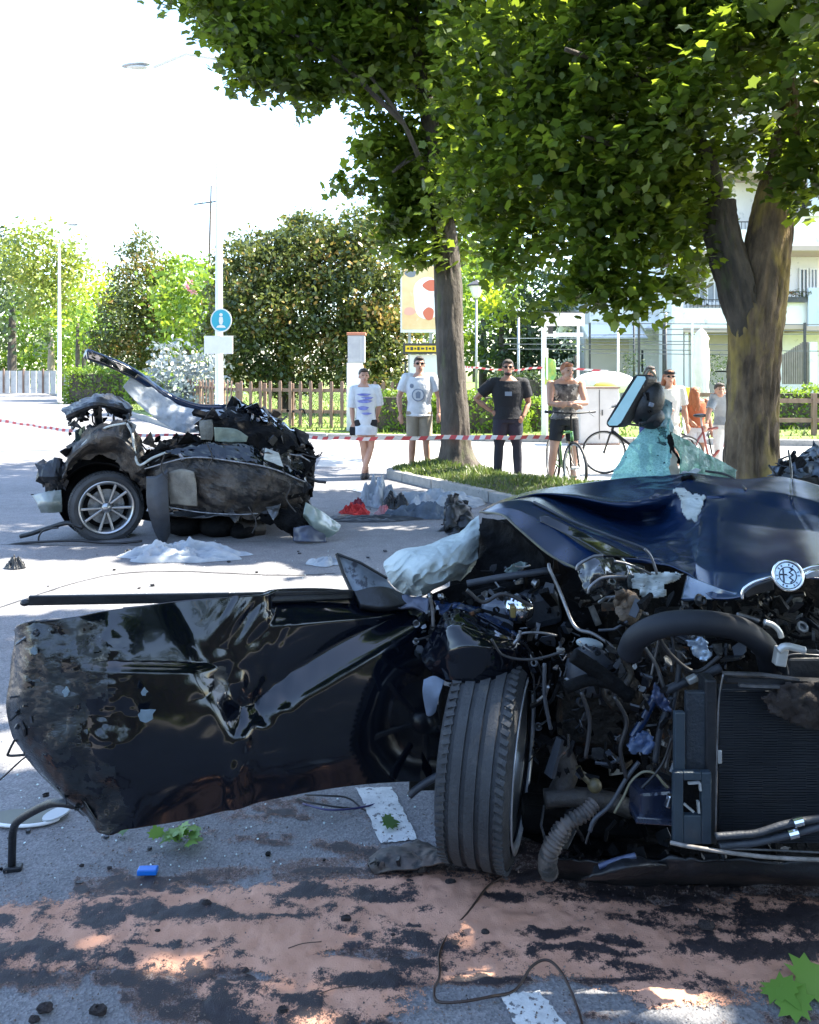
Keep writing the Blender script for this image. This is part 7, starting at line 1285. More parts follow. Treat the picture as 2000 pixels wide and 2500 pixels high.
def rng(src, a, b_, c, d): k = t_.nodes.new('ShaderNodeMapRange'); L(src, k.inputs[0]); k.inputs[1].default_value = a; k.inputs[2].default_value = b_; k.inputs[3].default_value = c; k.inputs[4].default_value = d; return k.outputs[0]
def mth(op, x_, y_): k = t_.nodes.new('ShaderNodeMath'); k.operation = op; L(x_, k.inputs[0]); L(y_, k.inputs[1]); return k.outputs[0]
n3 = t_.nodes.new('ShaderNodeTexNoise'); n3.inputs['Scale'].default_value = 70; n3.inputs['Detail'].default_value = 4; L(tc.outputs['Object'], n3.inputs['Vector'])
g1 = rng(n2.outputs[0], .3, .7, -.22, .22); g2 = rng(n3.outputs[0], .3, .7, -.24, .24)
pA = rng(mth('ADD', mth('ADD', a2.outputs['Fac'], g1), g2), .42, .66, 0, 1)
dA = rng(mth('ADD', mth('ADD', a1.outputs['Fac'], g1), g2), 0.40, .74, 0, 1)
mxb = t_.nodes.new('ShaderNodeMix'); mxb.data_type = 'RGBA'; L(dA, mxb.inputs[0]); L(cr.outputs[0], mxb.inputs[6]); mxb.inputs[7].default_value = (.020, .015, .018, 1); L(mxb.outputs[2], b.inputs['Base Color'])
L(rng(dA, 0, 1, .95, .62), b.inputs['Roughness'])
tpn = t_.nodes.new('ShaderNodeBsdfTransparent'); msn = t_.nodes.new('ShaderNodeMixShader'); L(mth('MAXIMUM', pA, rng(dA, 0, 1, 0, .93)), msn.inputs[0]); L(tpn.outputs[0], msn.inputs[1]); L(b.outputs[0], msn.inputs[2]); L(msn.outputs[0], t_.nodes['Material Output'].inputs[0])
bp_ = t_.nodes.new('ShaderNodeBump'); bp_.inputs['Strength'].default_value = .6; bp_.inputs['Distance'].default_value = .004; L(n2.outputs[0], bp_.inputs['Height']); L(bp_.outputs[0], b.inputs['Normal'])
me.materials.append(m); o = bpy.data.objects.new('absorbent_powder', me); col.objects.link(o); tag(o, 'pink absorbent powder strewn over the wet road in front of the wreck', 'powder', kind='stuff')
# crumbs of powder and grit
rs = np.random.RandomState(5); n = 5200; cx_ = rs.uniform(-1.6, 1.6, n); cy_ = rs.uniform(1.85, 2.95, n); s = .0016 + .003 * rs.rand(n) ** 3
tet = np.array([(1, 0, 0), (-.5, .87, 0), (-.5, -.87, 0), (0, 0, 1.2)]); fa = np.array([(0, 1, 3), (1, 2, 3), (2, 0, 3)])
ang = rs.rand(n) * 6.28; ca, sa = np.cos(ang), np.sin(ang); Vt = tet[None] * s[:, None, None]; Vr = np.stack([Vt[..., 0] * ca[:, None] - Vt[..., 1] * sa[:, None], Vt[..., 0] * sa[:, None] + Vt[..., 1] * ca[:, None], Vt[..., 2]], -1) + np.stack([cx_, cy_, np.full(n, .006)], 1)[:, None]
raw_mesh('grit', Vr[:, fa].reshape(-1, 3), 3, pmat('grit_grey', (.05, .045, .045), (.2, .15, .13), scale=30, rough=.9), kind='stuff')
o = bpy.data.objects['grit']; tag(o, 'fine grit and crumbs scattered on the road and powder', 'grit')
# dark clods
for i, (u, v, s) in enumerate(((1100, 2162, .022), (1000, 2160, .016), (1185, 2285, .018), (1725, 2272, .034), (1680, 2288, .016), (845, 2252, .022), (505, 2214, .02), (240, 2480, .03), (110, 2475, .03), (385, 2280, .012), (1320, 2190, .018), (690, 2476, .02), (960, 2290, .01), (600, 2378, .014), (85, 2500, .02), (200, 2120, .012), (268, 2126, .012))):
    g = G(u, v); s *= .62; rr = random.Random(i); mb = MB(); mb.ell((g.x, g.y, s * .45 + .006), (s * 1.2, s * .8, s * .6), None, 10, 7); mb.v = [tuple(Vector(p) + Vector((rr.uniform(-1, 1), rr.uniform(-1, 1), rr.uniform(-1, 1))) * s * .16) for p in mb.v]
    o = mb.build('mud_clod', pmat('mud_clod', (.012, .010, .011), (.04, .03, .03), scale=40, rough=.9, bump=.8)); tag(o, 'small dark clod of dirt lying on or beside the pink powder', 'clod', 'dark clods scattered over the powder')
# ---- fallen maple leaves
def fallen(name, label, cat, g, size, n, seed, mat=None, h=.05, spread=.05, col_=.75, flat=False):
    rs = np.random.RandomState(seed); t = thing(name, (g.x, g.y, 0), label, cat); pts = [(0, -.1, 0), (.10, .0, .01), (.36, -.12, .02), (.30, .08, .0), (.58, .14, -.03), (.44, .30, 0), (.60, .52, -.06), (.36, .50, .0), (.30, .66, 0), (.16, .62, .02), (.10, .86, -.02), (0, 1.05, -.08)]
    full = np.array(pts + [(-a, b, c) for a, b, c in pts[-2:0:-1]])
    for k in range(n):
        a = rs.rand() * 6.28; tl = rs.uniform(-.5, .5) if not flat else rs.uniform(-.15, .15); M = Matrix.Rotation(a, 3, 'Z') @ Matrix.Rotation(tl + (.0 if flat else .35), 3, 'X') @ Matrix.Rotation(rs.uniform(-.4, .4), 3, 'Y'); s = size * rs.uniform(.7, 1.1)
        c = Vector((g.x + rs.normal() * spread, g.y + rs.normal() * spread * .6, .018 + (h * rs.rand() if not flat else .006 * k))); V_ = np.array([tuple(c + M @ Vector((p[0] * s, (p[1] - .3) * s, p[2] * s + .12 * s * abs(p[0])))) for p in full]); V_[:, 2] = np.maximum(V_[:, 2], .010 + .001 * k)
        # folded blade: two halves meeting on the midrib plus the lobes
        raw_mesh('leaf', V_ - np.array(t.location)[None], len(full), mat or M_fleaf, np.full(1, np.clip(rs.normal(col_, .15), 0, 1)), t)
    return t
M_fleaf = leafmat('fallen_leaf', (.03, .08, .015), (.16, .30, .05), (.2, .35, .05), trw=.25)
fallen('leaf_cluster', 'green tuft of torn maple leaves on the asphalt below the door', 'leaves', G(445, 2068), .05, 22, 3, h=.04, spread=.035)
fallen('fallen_leaf', 'small dark green leaf lying on the white road dash', 'leaf', G(962, 2024), .055, 2, 4, flat=True, spread=.012, col_=.3)
fallen('fallen_leaf', 'large bright green maple leaves at the lower right corner', 'leaf', G(1915, 2448), .12, 2, 12, flat=True, spread=.02, col_=1)
fallen('fallen_leaf', 'large green maple leaf cut off by the right edge of the picture', 'leaf', G(1985, 2415), .12, 1, 13, flat=True, spread=.01, col_=.9)
fallen('fallen_leaf', 'small brownish green leaf below the lowest corner of the door', 'leaf', G(300, 2045), .04, 2, 14, flat=True, spread=.012, col_=.2)
for i in range(3):
    u, v = ((740, 2310), (1000, 2140), (820, 2420))[i]; g = G(u, v, .012); o = hose('twig', [g + Vector((-.04, -.008, 0)), g + Vector((0, .002, .006)), g + Vector((.05, .012, .004))], .0013, pmat('twig_brown', (.05, .03, .022), rough=.8), None, k=5); tag(o, 'thin broken twig lying on the powder strewn road, ' + ('left of the white wire loop', 'just left of the standing tyre', 'near the bottom edge')[i], 'twig', 'broken twigs on the road')
# crumbs of safety glass glinting on the asphalt
rs = np.random.RandomState(15); n = 900; gx_ = rs.uniform(-1.9, 1.0, n); gy_ = 2.5 + rs.gamma(2, .9, n); s_ = .0022 + .003 * rs.rand(n)
cube = np.array([(-1, -1, 0), (1, -1, 0), (1, 1, 0), (-1, 1, 0), (-1, -1, 1.2), (1, -1, 1.2), (1, 1, 1.2), (-1, 1, 1.2)]) * .6; fq = np.array([(0, 1, 5, 4), (1, 2, 6, 5), (2, 3, 7, 6), (3, 0, 4, 7), (4, 5, 6, 7)])
aa = rs.rand(n) * 6.28; ca, sa = np.cos(aa), np.sin(aa); Vc = cube[None] * s_[:, None, None]; Vc = np.stack([Vc[..., 0] * ca[:, None] - Vc[..., 1] * sa[:, None], Vc[..., 0] * sa[:, None] + Vc[..., 1] * ca[:, None], Vc[..., 2]], -1) + np.stack([gx_, gy_, np.full(n, .003)], 1)[:, None]
o = raw_mesh('glass_crumbs', Vc[:, fq].reshape(-1, 3), 4, pmat('glass_crumb', (.55, .66, .66), rough=.15), kind='stuff'); tag(o, 'crumbs of broken safety glass scattered over the asphalt round the door', 'glass')
# ================================================================== PEOPLE
M_skin = pmat('skin_light', (.48, .27, .19), (.40, .21, .145), scale=9, rough=.55, bump=.1); M_skin2 = pmat('skin_tanned', (.36, .18, .115), (.28, .13, .08), scale=9, rough=.55, bump=.1)
M_hairD = pmat('hair_dark', (.018, .012, .010), (.05, .035, .025), scale=30, rough=.6, bump=.8, stretch=(1, 1, .3)); M_hairR = pmat('hair_auburn', (.24, .07, .025), (.35, .13, .05), scale=30, rough=.6, bump=.8, stretch=(1, 1, .3))
def fabric(name, c1, c2=None, **k): return pmat(name, c1, c2 or tuple(x * .8 for x in c1), rough=.88, scale=k.pop('scale', 7), bump=.55, bscale=k.pop('bscale', 16), **k)
M_teeW = fabric('white_jersey', (.66, .68, .72)); M_teeB = fabric('black_jersey', (.012, .013, .018)); M_khaki = fabric('khaki_cotton', (.30, .26, .20)); M_navy = fabric('navy_cotton', (.016, .018, .032)); M_blk = fabric('black_cotton', (.014, .015, .02))
M_print = pmat('blue_print', (.16, .18, .50), (.30, .32, .60), scale=16, rough=.8); M_printG = pmat('grey_print', (.22, .26, .34), rough=.8)
M_shoe = pmat('dark_shoe', (.02, .02, .022), rough=.6); M_lip = pmat('lip', (.30, .09, .08), rough=.5); M_lens = pmat('sunglass_lens', (.008, .008, .010), rough=.1); M_eye = pmat('eye_dark', (.03, .02, .015), rough=.2)
def loft(mb, rings, n=20, mi=0):
    vs = []; k = len(rings)
    for c, rx, ry in rings:
        for j in range(n): a = 2 * math.pi * j / n; vs.append((c[0] + rx * math.cos(a), c[1] + ry * math.sin(a), c[2]))
    fs = [(i * n + j, i * n + (j + 1) % n, (i + 1) * n + (j + 1) % n, (i + 1) * n + j) for i in range(k - 1) for j in range(n)] + [tuple(range(n))[::-1], tuple((k - 1) * n + j for j in range(n))]
    return mb.add(vs, fs, mi)
def person(u, Y, H, label, group, joints={}, top='tee', bottom='shorts', m_top=None, m_bot=None, skin=None, hair=None, hair_style='short', glasses=False, topz=.53, botz=.30, z0=.01, lean=(0, 0), bulk=1.0, vbase=None, shoes=True, headturn=0, sleeve=.55, cap=None, slim=1.0, beard=False, tuck=0):
    X0 = wx(u, Y); base = Vector((X0, Y, z0)); t = thing('person', base, label, 'person', group); skin = skin or M_skin; hair = hair or M_hairD
    J = dict(head=(0, -.01, .93), neck=(0, .0, .845), chest=(0, 0, .76), waist=(0, 0, .62), pelvis=(0, 0, .525), shL=(-.112, 0, .815), shR=(.112, 0, .815), elL=(-.145, .01, .645), elR=(.145, .01, .645), wrL=(-.155, -.03, .505), wrR=(.155, -.03, .505),
             hipL=(-.05, 0, .515), hipR=(.05, 0, .515), knL=(-.058, -.01, .285), knR=(.058, -.01, .285), anL=(-.062, .01, .045), anR=(.062, .01, .045))
    J.update(joints); q = {k: base + Vector((v[0] + lean[0] * max(0, v[2] - .5), v[1] + lean[1] * max(0, v[2] - .5), v[2])) * H for k, v in J.items()}
    def rg(z): # torso centre at relative height
        ks = [('pelvis', J['pelvis'][2]), ('waist', J['waist'][2]), ('chest', J['chest'][2]), ('neck', J['neck'][2])]
        for (a, za), (b, zb) in zip(ks, ks[1:]):
            if z <= zb or b == 'neck': f = (z - za) / (zb - za); return q[a].lerp(q[b], f)
    tor = [(.86, .034, .034), (.84, .058, .040), (.825, .092, .046), (.80, .108, .05), (.77, .106, .058), (.72, .10, .064), (.66, .09, .06), (.61, .082, .056), (.56, .088, .06), (.52, .092, .064), (.48, .078, .06)]
    def torso(mb, z0_, z1_, inf=0): 
        rr = [(rg(z), (rx * bulk * slim + inf) * H, (ry * bulk + inf) * H) for z, rx, ry in tor if z0_ <= z <= z1_]
        if len(rr) > 1: loft(mb, rr)
    mb = MB(); torso(mb, .47, .86)
    mb.tube([q['neck'] - Vector((0, 0, .02)) * H, q['neck'].lerp(q['head'], .7)], [.034 * H, .030 * H], 14)
    hd = q['head']; rot = Matrix.Rotation(headturn, 3, 'Z')
    def hp(x, y, z): return hd + rot @ Vector((x, y, z)) * H
    mb.ell(hp(0, .008, .012), (.043 * H, .053 * H, .055 * H), rot, 18, 12); mb.ell(hp(0, -.008, -.028), (.033 * H, .036 * H, .038 * H), rot, 14, 10); mb.ell(hp(0, -.022, -.052), (.018 * H, .016 * H, .012 * H), rot, 10, 8)
    mb.tube([hp(0, -.042, .014), hp(0, -.056, -.012), hp(0, -.044, -.017)], [.005 * H, .008 * H, .006 * H], 8); mb.tube([hp(-.022, -.038, .020), hp(0, -.045, .020), hp(.022, -.038, .020)], .006 * H, 8)
    for s in (-1, 1): mb.ell(hp(s * .044, .006, -.004), (.007 * H, .013 * H, .019 * H), rot, 8, 6)
    for s in ('L', 'R'):
        mb.tube([q['sh' + s], q['sh' + s].lerp(q['el' + s], .5), q['el' + s], q['el' + s].lerp(q['wr' + s], .35), q['wr' + s]], [.034 * H * bulk, .029 * H * bulk, .023 * H, .024 * H, .0145 * H], 14); mb.ell(q['sh' + s], .036 * H * bulk, None, 12, 8)
        d = (q['wr' + s] - q['el' + s]).normalized(); if_ = J.get('hd' + s); d2 = Vector(if_) if if_ else d; side = Vector((1 if s == 'L' else -1, 0, 0)); sd_ = d2.cross(Vector((0, 1, 0))).normalized(); pc = q['wr' + s] + d2 * .030 * H
        nrm_ = d2.cross(sd_).normalized(); M = Matrix((sd_, nrm_, d2)).transposed(); mb.ell(pc, (.021 * H, .011 * H, .033 * H), M, 12, 8)
        for k, (o, L) in enumerate(((-.014, .036), (-.005, .042), (.005, .040), (.013, .032))):
            a = pc + sd_ * o * H + d2 * .022 * H; b = a + d2 * L * .55 * H - nrm_ * .004 * H; c = b + d2 * L * .4 * H - nrm_ * .012 * H; mb.tube([a, b, c], [.0055 * H, .005 * H, .004 * H], 7)
        a = pc - sd_ * .016 * H * (1 if s == 'L' else -1) - d2 * .008 * H; mb.tube([a, a - sd_ * .012 * H * (1 if s == 'L' else -1) + d2 * .018 * H - nrm_ * .006 * H, a - sd_ * .010 * H * (1 if s == 'L' else -1) + d2 * .034 * H - nrm_ * .010 * H], [.0065 * H, .006 * H, .0045 * H], 7)
        hj, kj, aj = q['hip' + s], q['kn' + s], q['an' + s]; mb.tube([hj, hj.lerp(kj, .4), kj, kj.lerp(aj, .35) + Vector((0, .006, 0)) * H, aj], [.052 * H * bulk, .046 * H * bulk, .031 * H, .032 * H, .019 * H], 16); mb.ell(kj, .032 * H, None, 10, 8)
        mb.tube([aj + Vector((0, .012, -.01)) * H, Vector((aj.x, aj.y - .03 * H, aj.z - .026 * H)), Vector((aj.x, aj.y - .085 * H, aj.z - .034 * H))], [.020 * H, .019 * H, .012 * H], 10)
    body = mb.build('body', skin, t, remesh=.0085)
    # clothes
    def leg(mb, s, z_end, inf):
        hj, kj, aj = q['hip' + s], q['kn' + s], q['an' + s]; pts = [hj + Vector((0, 0, .01)) * H, hj.lerp(kj, .45)]; rs_ = [.056 * H * bulk + inf, .050 * H * bulk + inf]
        if z_end < J['kn' + s][2]: pts += [kj, kj.lerp(aj, .4), kj.lerp(aj, min(1, (J['kn' + s][2] - z_end) / max(.01, J['kn' + s][2] - J['an' + s][2])))]; rs_ += [.036 * H + inf, .036 * H + inf, .029 * H + inf]
        else: f = (J['hip' + s][2] - z_end) / (J['hip' + s][2] - J['kn' + s][2]); pts += [hj.lerp(kj, min(1, f))]; rs_ += [.046 * H * bulk + inf * 1.4]
        mb.tube(pts, rs_, 18)
    if bottom:
        mb = MB()
        for s in 'LR': leg(mb, s, botz, .006)
        loft(mb, [(rg(z), (rx * bulk * slim + .006) * H, (ry * bulk + .006) * H) for z, rx, ry in ((.585, .086, .058), (.55, .09, .062), (.52, .094, .066), (.48, .084, .064))]); mb.build('trousers' if botz < .2 else 'shorts', m_bot or M_khaki, t, remesh=.010)
    if top:
        mb = MB(); inf = .010; rr = [(rg(z), (rx * bulk * slim + inf) * H, (ry * bulk + inf) * H) for z, rx, ry in tor if z <= (.835 if top == 'tee' else .80) and z >= topz - .02]
        if topz < .48:
            for z in np.arange(.47, topz - .01, -.04): c = rg(.5) + Vector((0, 0, (z - .5))) * H; rr.append((c, (.092 + inf * 1.5) * H * bulk, (.070 + inf) * H))
        else: rr.append((rg(max(topz, .5)), (.095 * bulk * slim + inf * 1.8) * H, (.068 * bulk + inf * 1.3) * H))
        loft(mb, rr, 24)
        if top == 'tee':
            for s in 'LR': e = q['sh' + s].lerp(q['el' + s], sleeve * 1.35); dn = Vector((0, 0, -.004)) * H; mb.tube([q['sh' + s].lerp(q['neck'], .72) + dn * 2, q['sh' + s].lerp(q['neck'], .35) + dn, q['sh' + s] + dn * .2, q['sh' + s].lerp(e, .4), e], [.024 * H, .038 * H * bulk, .0415 * H * bulk, .0425 * H * bulk, .041 * H * bulk], 16); mb.ell(q['sh' + s], .042 * H * bulk, None, 14, 10)
        else:
            for s, sx in (('L', -1), ('R', 1)): mb.tube([rg(.79) + Vector((sx * .062, -.035, 0)) * H, q['neck'] + Vector((sx * .055, .0, -.008)) * H, rg(.79) + Vector((sx * .062, .045, 0)) * H], .017 * H, 10)
        mb.build('shirt', m_top or M_teeW, t, remesh=.010)
    # hair, eyes, mouth
    mb = MB()
    if hair_style:
        mb.ell(hp(0, .018, .026), (.0475 * H, .054 * H, .050 * H), rot, 20, 12); mb.ell(hp(0, -.022, .052), (.036 * H, .026 * H, .018 * H), rot, 12, 8)
        if hair_style == 'long':
            for sx in (-1, 0, 1): mb.tube([hp(sx * .03, .03, .02), hp(sx * .042, .036, -.05), hp(sx * .05, .03, -.13), hp(sx * .045, .02, -.19)], [.026 * H, .026 * H, .024 * H, .012 * H], 10)
        if hair_style == 'tied': mb.ell(hp(0, .068, .02), .020 * H, rot, 12, 8); mb.tube([hp(0, .062, .01), hp(.012, .075, -.05)], [.015 * H, .009 * H], 8)
        mb.build('hair', hair, t, remesh=.007)
    if beard: mb = MB(); mb.ell(hp(0, -.020, -.044), (.030 * H, .026 * H, .020 * H), rot, 14, 8); mb.build('beard', hair, t, smooth=True)
    if cap: mb = MB(); mb.ell(hp(0, .008, .045), (.052 * H, .056 * H, .034 * H), rot, 18, 10); mb.prism([hp(x, y, .040) for x, y in ((-.045, -.03), (-.04, -.075), (-.02, -.092), (.02, -.092), (.04, -.075), (.045, -.03))], Vector((0, 0, .006)) * H); mb.build('cap', cap, t, smooth=False)
    if glasses:
        mb = MB()
        for s in (-1, 1): mb.ell(hp(s * .019, -.043, .010), (.0165 * H, .006 * H, .0115 * H), rot, 14, 8)
        mb.bar(hp(-.046, -.03, .013), hp(.046, -.03, .013), .004 * H)
        for s in (-1, 1): mb.bar(hp(s * .044, -.03, .013), hp(s * .048, .01, .010), .004 * H)
        mb.build('sunglasses', M_lens, t, smooth=True, kind=None)
    else:
        for s in (-1, 1): mb = MB(); mb.ell(hp(s * .018, -.0405, .008), (.007 * H, .004 * H, .0042 * H), rot, 10, 6); mb.build('eye', M_eye, t, smooth=True); mb = MB(); mb.tube([hp(s * .010, -.044, .022), hp(s * .026, -.040, .022)], .0024 * H, 6); mb.build('eyebrow', hair, t)
    mb = MB(); mb.ell(hp(0, -.0435, -.033), (.012 * H, .004 * H, .0042 * H), rot, 10, 6); mb.build('mouth', M_lip, t, smooth=True)
    if shoes:
        for s in 'LR':
            a = q['an' + s]; mb = MB(); mb.tube([a + Vector((0, .022, -.020)) * H, Vector((a.x, a.y - .01 * H, a.z - .022 * H)), Vector((a.x, a.y - .055 * H, a.z - .029 * H)), Vector((a.x, a.y - .098 * H, a.z - .034 * H))], [.021 * H, .027 * H, .023 * H, .015 * H], 12)
            mb.v = [(x_, y_, max(z_, a.z - .045 * H)) for x_, y_, z_ in mb.v]; mb.build('shoe', M_shoe if shoes is True else shoes, t, smooth=True)
    return t, q, hp, H
def decal(t, pts, mat, name='print', d=.003): mb = MB(); mb.prism(pts, (0, d, 0)); return mb.build(name, mat, t)
GB = 'bystanders behind the tape'
t, q, hp, H = person(893, 12.2, 1.63, 'young woman in a long white printed tee standing with crossed legs beside the white totem', GB,
    dict(head=(-.015, -.01, .925), neck=(-.02, 0, .845), shL=(-.11, 0, .80), shR=(.10, 0, .81), elL=(-.125, .0, .64), wrL=(-.115, -.02, .50), elR=(.125, .03, .66), wrR=(.10, .07, .55), knL=(-.02, -.02, .285), knR=(.05, -.01, .285), anL=(.01, .01, .04), anR=(-.02, -.05, .045)),
    top='tee', bottom='shorts', topz=.385, botz=.44, m_bot=M_blk, m_top=M_teeW, hair_style='tied', sleeve=.75, slim=.92, headturn=.25)
c = q['chest']; yy = c.y - .128
for (dx, dz, wd, h_) in ((-.02, .0, .20, .035), (.03, -.05, .17, .04), (-.01, -.10, .22, .05), (-.03, -.20, .16, .06), (.02, -.28, .15, .035)): decal(t, [(c.x + dx + wd / 2 * math.cos(a) * (1 + .15 * math.sin(5 * a)), yy + abs(math.cos(a)) * .03 - .015, c.z + dz + h_ / 2 * math.sin(a)) for a in [k * math.pi / 9 for k in range(18)]], M_print)
mb = MB(); mb.box(q['wrL'] + Vector((0, -.01, -.12)), (.10, .05, .13)); mb.build('handbag', M_blk, t, bevel=.02)
t, q, hp, H = person(1024, 12.75, 1.81, 'man in a white graphic tee and khaki shorts left of the slim maple trunk', GB,
    dict(elL=(-.175, .01, .65), wrL=(-.16, -.03, .51), elR=(.17, .01, .65), wrR=(.165, -.03, .52), anL=(-.07, .01, .045), anR=(.075, .02, .045)), top='tee', bottom='shorts', topz=.50, botz=.285, m_bot=M_khaki, m_top=M_teeW, glasses=True, bulk=1.1, headturn=.1, sleeve=.5)
c = q['chest']; yy = c.y - .148
decal(t, [(c.x - .02 + .10 * math.cos(a), yy, c.z - .16 + .10 * math.sin(a)) for a in [k * math.pi / 12 for k in range(24)]], M_printG); decal(t, [(c.x - .02 + .082 * math.cos(a), yy - .004, c.z - .16 + .082 * math.sin(a)) for a in [k * math.pi / 12 for k in range(24)]], M_teeW); decal(t, [(c.x - .02 + x_, yy - .008, c.z - .16 + z_) for x_, z_ in ((-.035, -.05), (.03, -.05), (.04, .04), (0, .06), (-.04, .03))], M_printG)
decal(t, [(c.x - .12 + .03 * math.cos(a), c.y - .132, c.z - .02 + .035 * math.sin(a)) for a in [k * math.pi / 6 for k in range(12)]], M_printG)
t, q, hp, H = person(1240, 11.85, 1.75, 'stocky man in a black tee and dark trousers with one hand on his hip', GB,
    dict(shL=(-.13, 0, .80), shR=(.13, 0, .80), elL=(-.265, .03, .675), wrL=(-.135, -.02, .575), hdL=(.85, -.2, -.5), elR=(.175, .03, .64), wrR=(.12, -.05, .53), hdR=(-.7, -.2, -.6), anL=(-.085, 0, .045), anR=(.085, 0, .045), knL=(-.075, -.01, .285), knR=(.075, -.01, .285)),
    top='tee', bottom='trousers', topz=.51, botz=.05, m_bot=M_navy, m_top=M_teeB, glasses=True, bulk=1.24, skin=M_skin2, beard=True, sleeve=.5, headturn=-.08)
c = q['chest']; decal(t, [(c.x - .01 + x_, c.y - .158, c.z - .07 + z_) for x_, z_ in ((-.05, -.03), (.05, -.03), (.05, .03), (-.05, .03))], M_printG)
YC = 11.2
t, q, hp, H = person(1378, YC, 1.76, 'youth in a patterned tank top leaning with crossed arms over a bicycle', GB,
    dict(head=(-.0, -.13, .895), neck=(.0, -.07, .83), chest=(0, -.04, .75), waist=(0, 0, .62), shL=(-.115, -.06, .795), shR=(.115, -.06, .795), elL=(-.135, -.14, .655), wrL=(.01, -.235, .645), hdL=(.9, -.15, -.2), elR=(.135, -.14, .655), wrR=(-.02, -.225, .660), hdR=(-.9, -.15, -.2), knL=(-.085, -.01, .29), anL=(-.105, .0, .075), knR=(.075, .0, .285), anR=(.075, .02, .03)),
    top='tank', bottom='shorts', topz=.54, botz=.36, m_bot=M_blk, m_top=fabric('patterned_tank', (.20, .19, .18), (.03, .03, .035), scale=11, c3=(.5, .48, .45), s3=9, lo3=.54, hi3=.58), skin=M_skin, hair=M_hairR, hair_style='short', headturn=.35, shoes=pmat('tan_shoe', (.30, .20, .15), rough=.7))
def bicycle(u, Y, ang, label, frame_m, group='bicycles of the bystanders', steer=0, z0=.0, size=1.0):
    x0 = wx(u, Y); t = thing('bicycle', (x0, Y, z0), label, 'bicycle', group); M = Matrix.Rotation(ang, 3, 'Z'); B = Vector((x0, Y, z0))
    def W(x, y, z): return B + M @ Vector((x * size, y * size, z * size))
    r = .335 * size
    for k, cx in (('rear', -.52), ('front', .52)):
        c = W(cx, 0, .34); ax = M @ (Matrix.Rotation(steer if k == 'front' else 0, 3, 'Z') @ Vector((0, 1, 0))); w_ = thing_part('wheel', t, c)
        mb = MB(); mb.lathe(c, ax, [(r - .02, -.012), (r - .006, -.02), (r, 0), (r - .006, .02), (r - .02, .012), (r - .026, 0)], 40, closed=True); mb.build('tyre', M_wire, w_, smooth=True)
        mb = MB(); mb.lathe(c, ax, [(r - .025, -.01), (r - .04, -.009), (r - .04, .009), (r - .025, .01)], 40, closed=True); mb.build('rim', M_grey, w_)
        mb = MB(); xx = ax.cross(Vector((0, 0, 1))).normalized(); yy_ = ax.cross(xx)
        for s_ in range(20): a = s_ * math.pi / 10; mb.bar(c, c + (xx * math.cos(a) + yy_ * math.sin(a)) * (r - .04), .003)
        mb.build('spokes', M_grey, w_, kind='stuff'); mb = MB(); mb.cyl(c - ax * .05, c + ax * .05, .022, 10); mb.build('hub', M_grey, w_)
    bb, st, hd, hb = W(-.08, 0, .29), W(-.22, 0, .80), W(.36, 0, .80), W(.40, 0, .68); rear = W(-.52, 0, .34)
    mb = MB()
    for a, b, rr in ((bb, st, .017), (st.lerp(bb, .12), hd, .018), (bb, hb, .021), (hd, hb, .022), (W(-.52, .05, .34), W(-.08, .04, .29), .011), (W(-.52, -.05, .34), W(-.08, -.04, .29), .011), (W(-.52, .05, .34), st.lerp(bb, .15), .009), (W(-.52, -.05, .34), st.lerp(bb, .15), .009)): mb.tube([a, b], rr * size, 10)
    mb.build('frame', frame_m, t, smooth=True)
    for s_ in (-1, 1): mb = MB(); mb.tube([hb, W(.43, s_ * .05, .62), W(.52, s_ * .055, .34)], .013 * size, 8); mb.build('fork_blade', M_wire, t, smooth=True)
    mb = MB(); st2 = W(.335, 0, 1.0); mb.tube([hd, st2, W(.40, 0, 1.04)], .015, 8); mb.tube([W(.30, -.33, 1.06), W(.38, -.18, 1.05), W(.40, 0, 1.04), W(.38, .18, 1.05), W(.30, .33, 1.06)], .013, 8); mb.build('handlebar', M_wire, t, smooth=True)
    for s_ in (-1, 1): mb = MB(); mb.tube([W(.345, s_ * .25, 1.053), W(.30, s_ * .34, 1.06)], .018, 10); mb.build('grip', M_plas, t); mb = MB(); mb.tube([W(.36, s_ * .24, 1.045), W(.43, s_ * .29, 1.0)], .006, 6); mb.build('brake_lever', M_grey, t)
    mb = MB(); mb.cyl(st, W(-.24, 0, .93), .014, 8); mb.build('seat_post', M_grey, t); mb = MB(); mb.ell(W(-.25, 0, .955), (.13, .065, .03), M, 14, 8); mb.ell(W(-.14, 0, .955), (.10, .025, .022), M, 10, 6); mb.build('saddle', M_plas, t, smooth=True)
    mb = MB(); mb.lathe(bb, M @ Vector((0, 1, 0)), [(.01, .03), (.09, .03), (.095, .035), (.01, .04)], 24); mb.build('chainring', M_wire, t)
    for s_ in (-1, 1): mb = MB(); mb.bar(bb + M @ Vector((0, s_ * .07, 0)), bb + M @ Vector((.10 * s_, s_ * .08, -.13)), .018, .012); mb.box(bb + M @ Vector((.10 * s_, s_ * .13, -.13)), (.09, .09, .02), M); mb.build('crank', M_wire, t)
    return t
bicycle(1376, 11.12, R(-90) + .10, 'green and black bicycle standing head on under the leaning youth', pmat('bike_green', (.10, .26, .07), rough=.3, coat=.5), steer=.15)
bicycle(1560, 12.55, R(168), 'dark bicycle whose front wheel shows left of the shattered windscreen', M_plas)
bicycle(1742, 11.9, R(25), 'dark red bicycle between the seated group and the thick trunk', pmat('bike_red', (.25, .05, .04), rough=.35, coat=.5))
bicycle(1690, 12.9, R(-70), 'pale bicycle seen nearly head on behind the windscreen point', M_white)
GS = 'group behind the shattered windscreen'
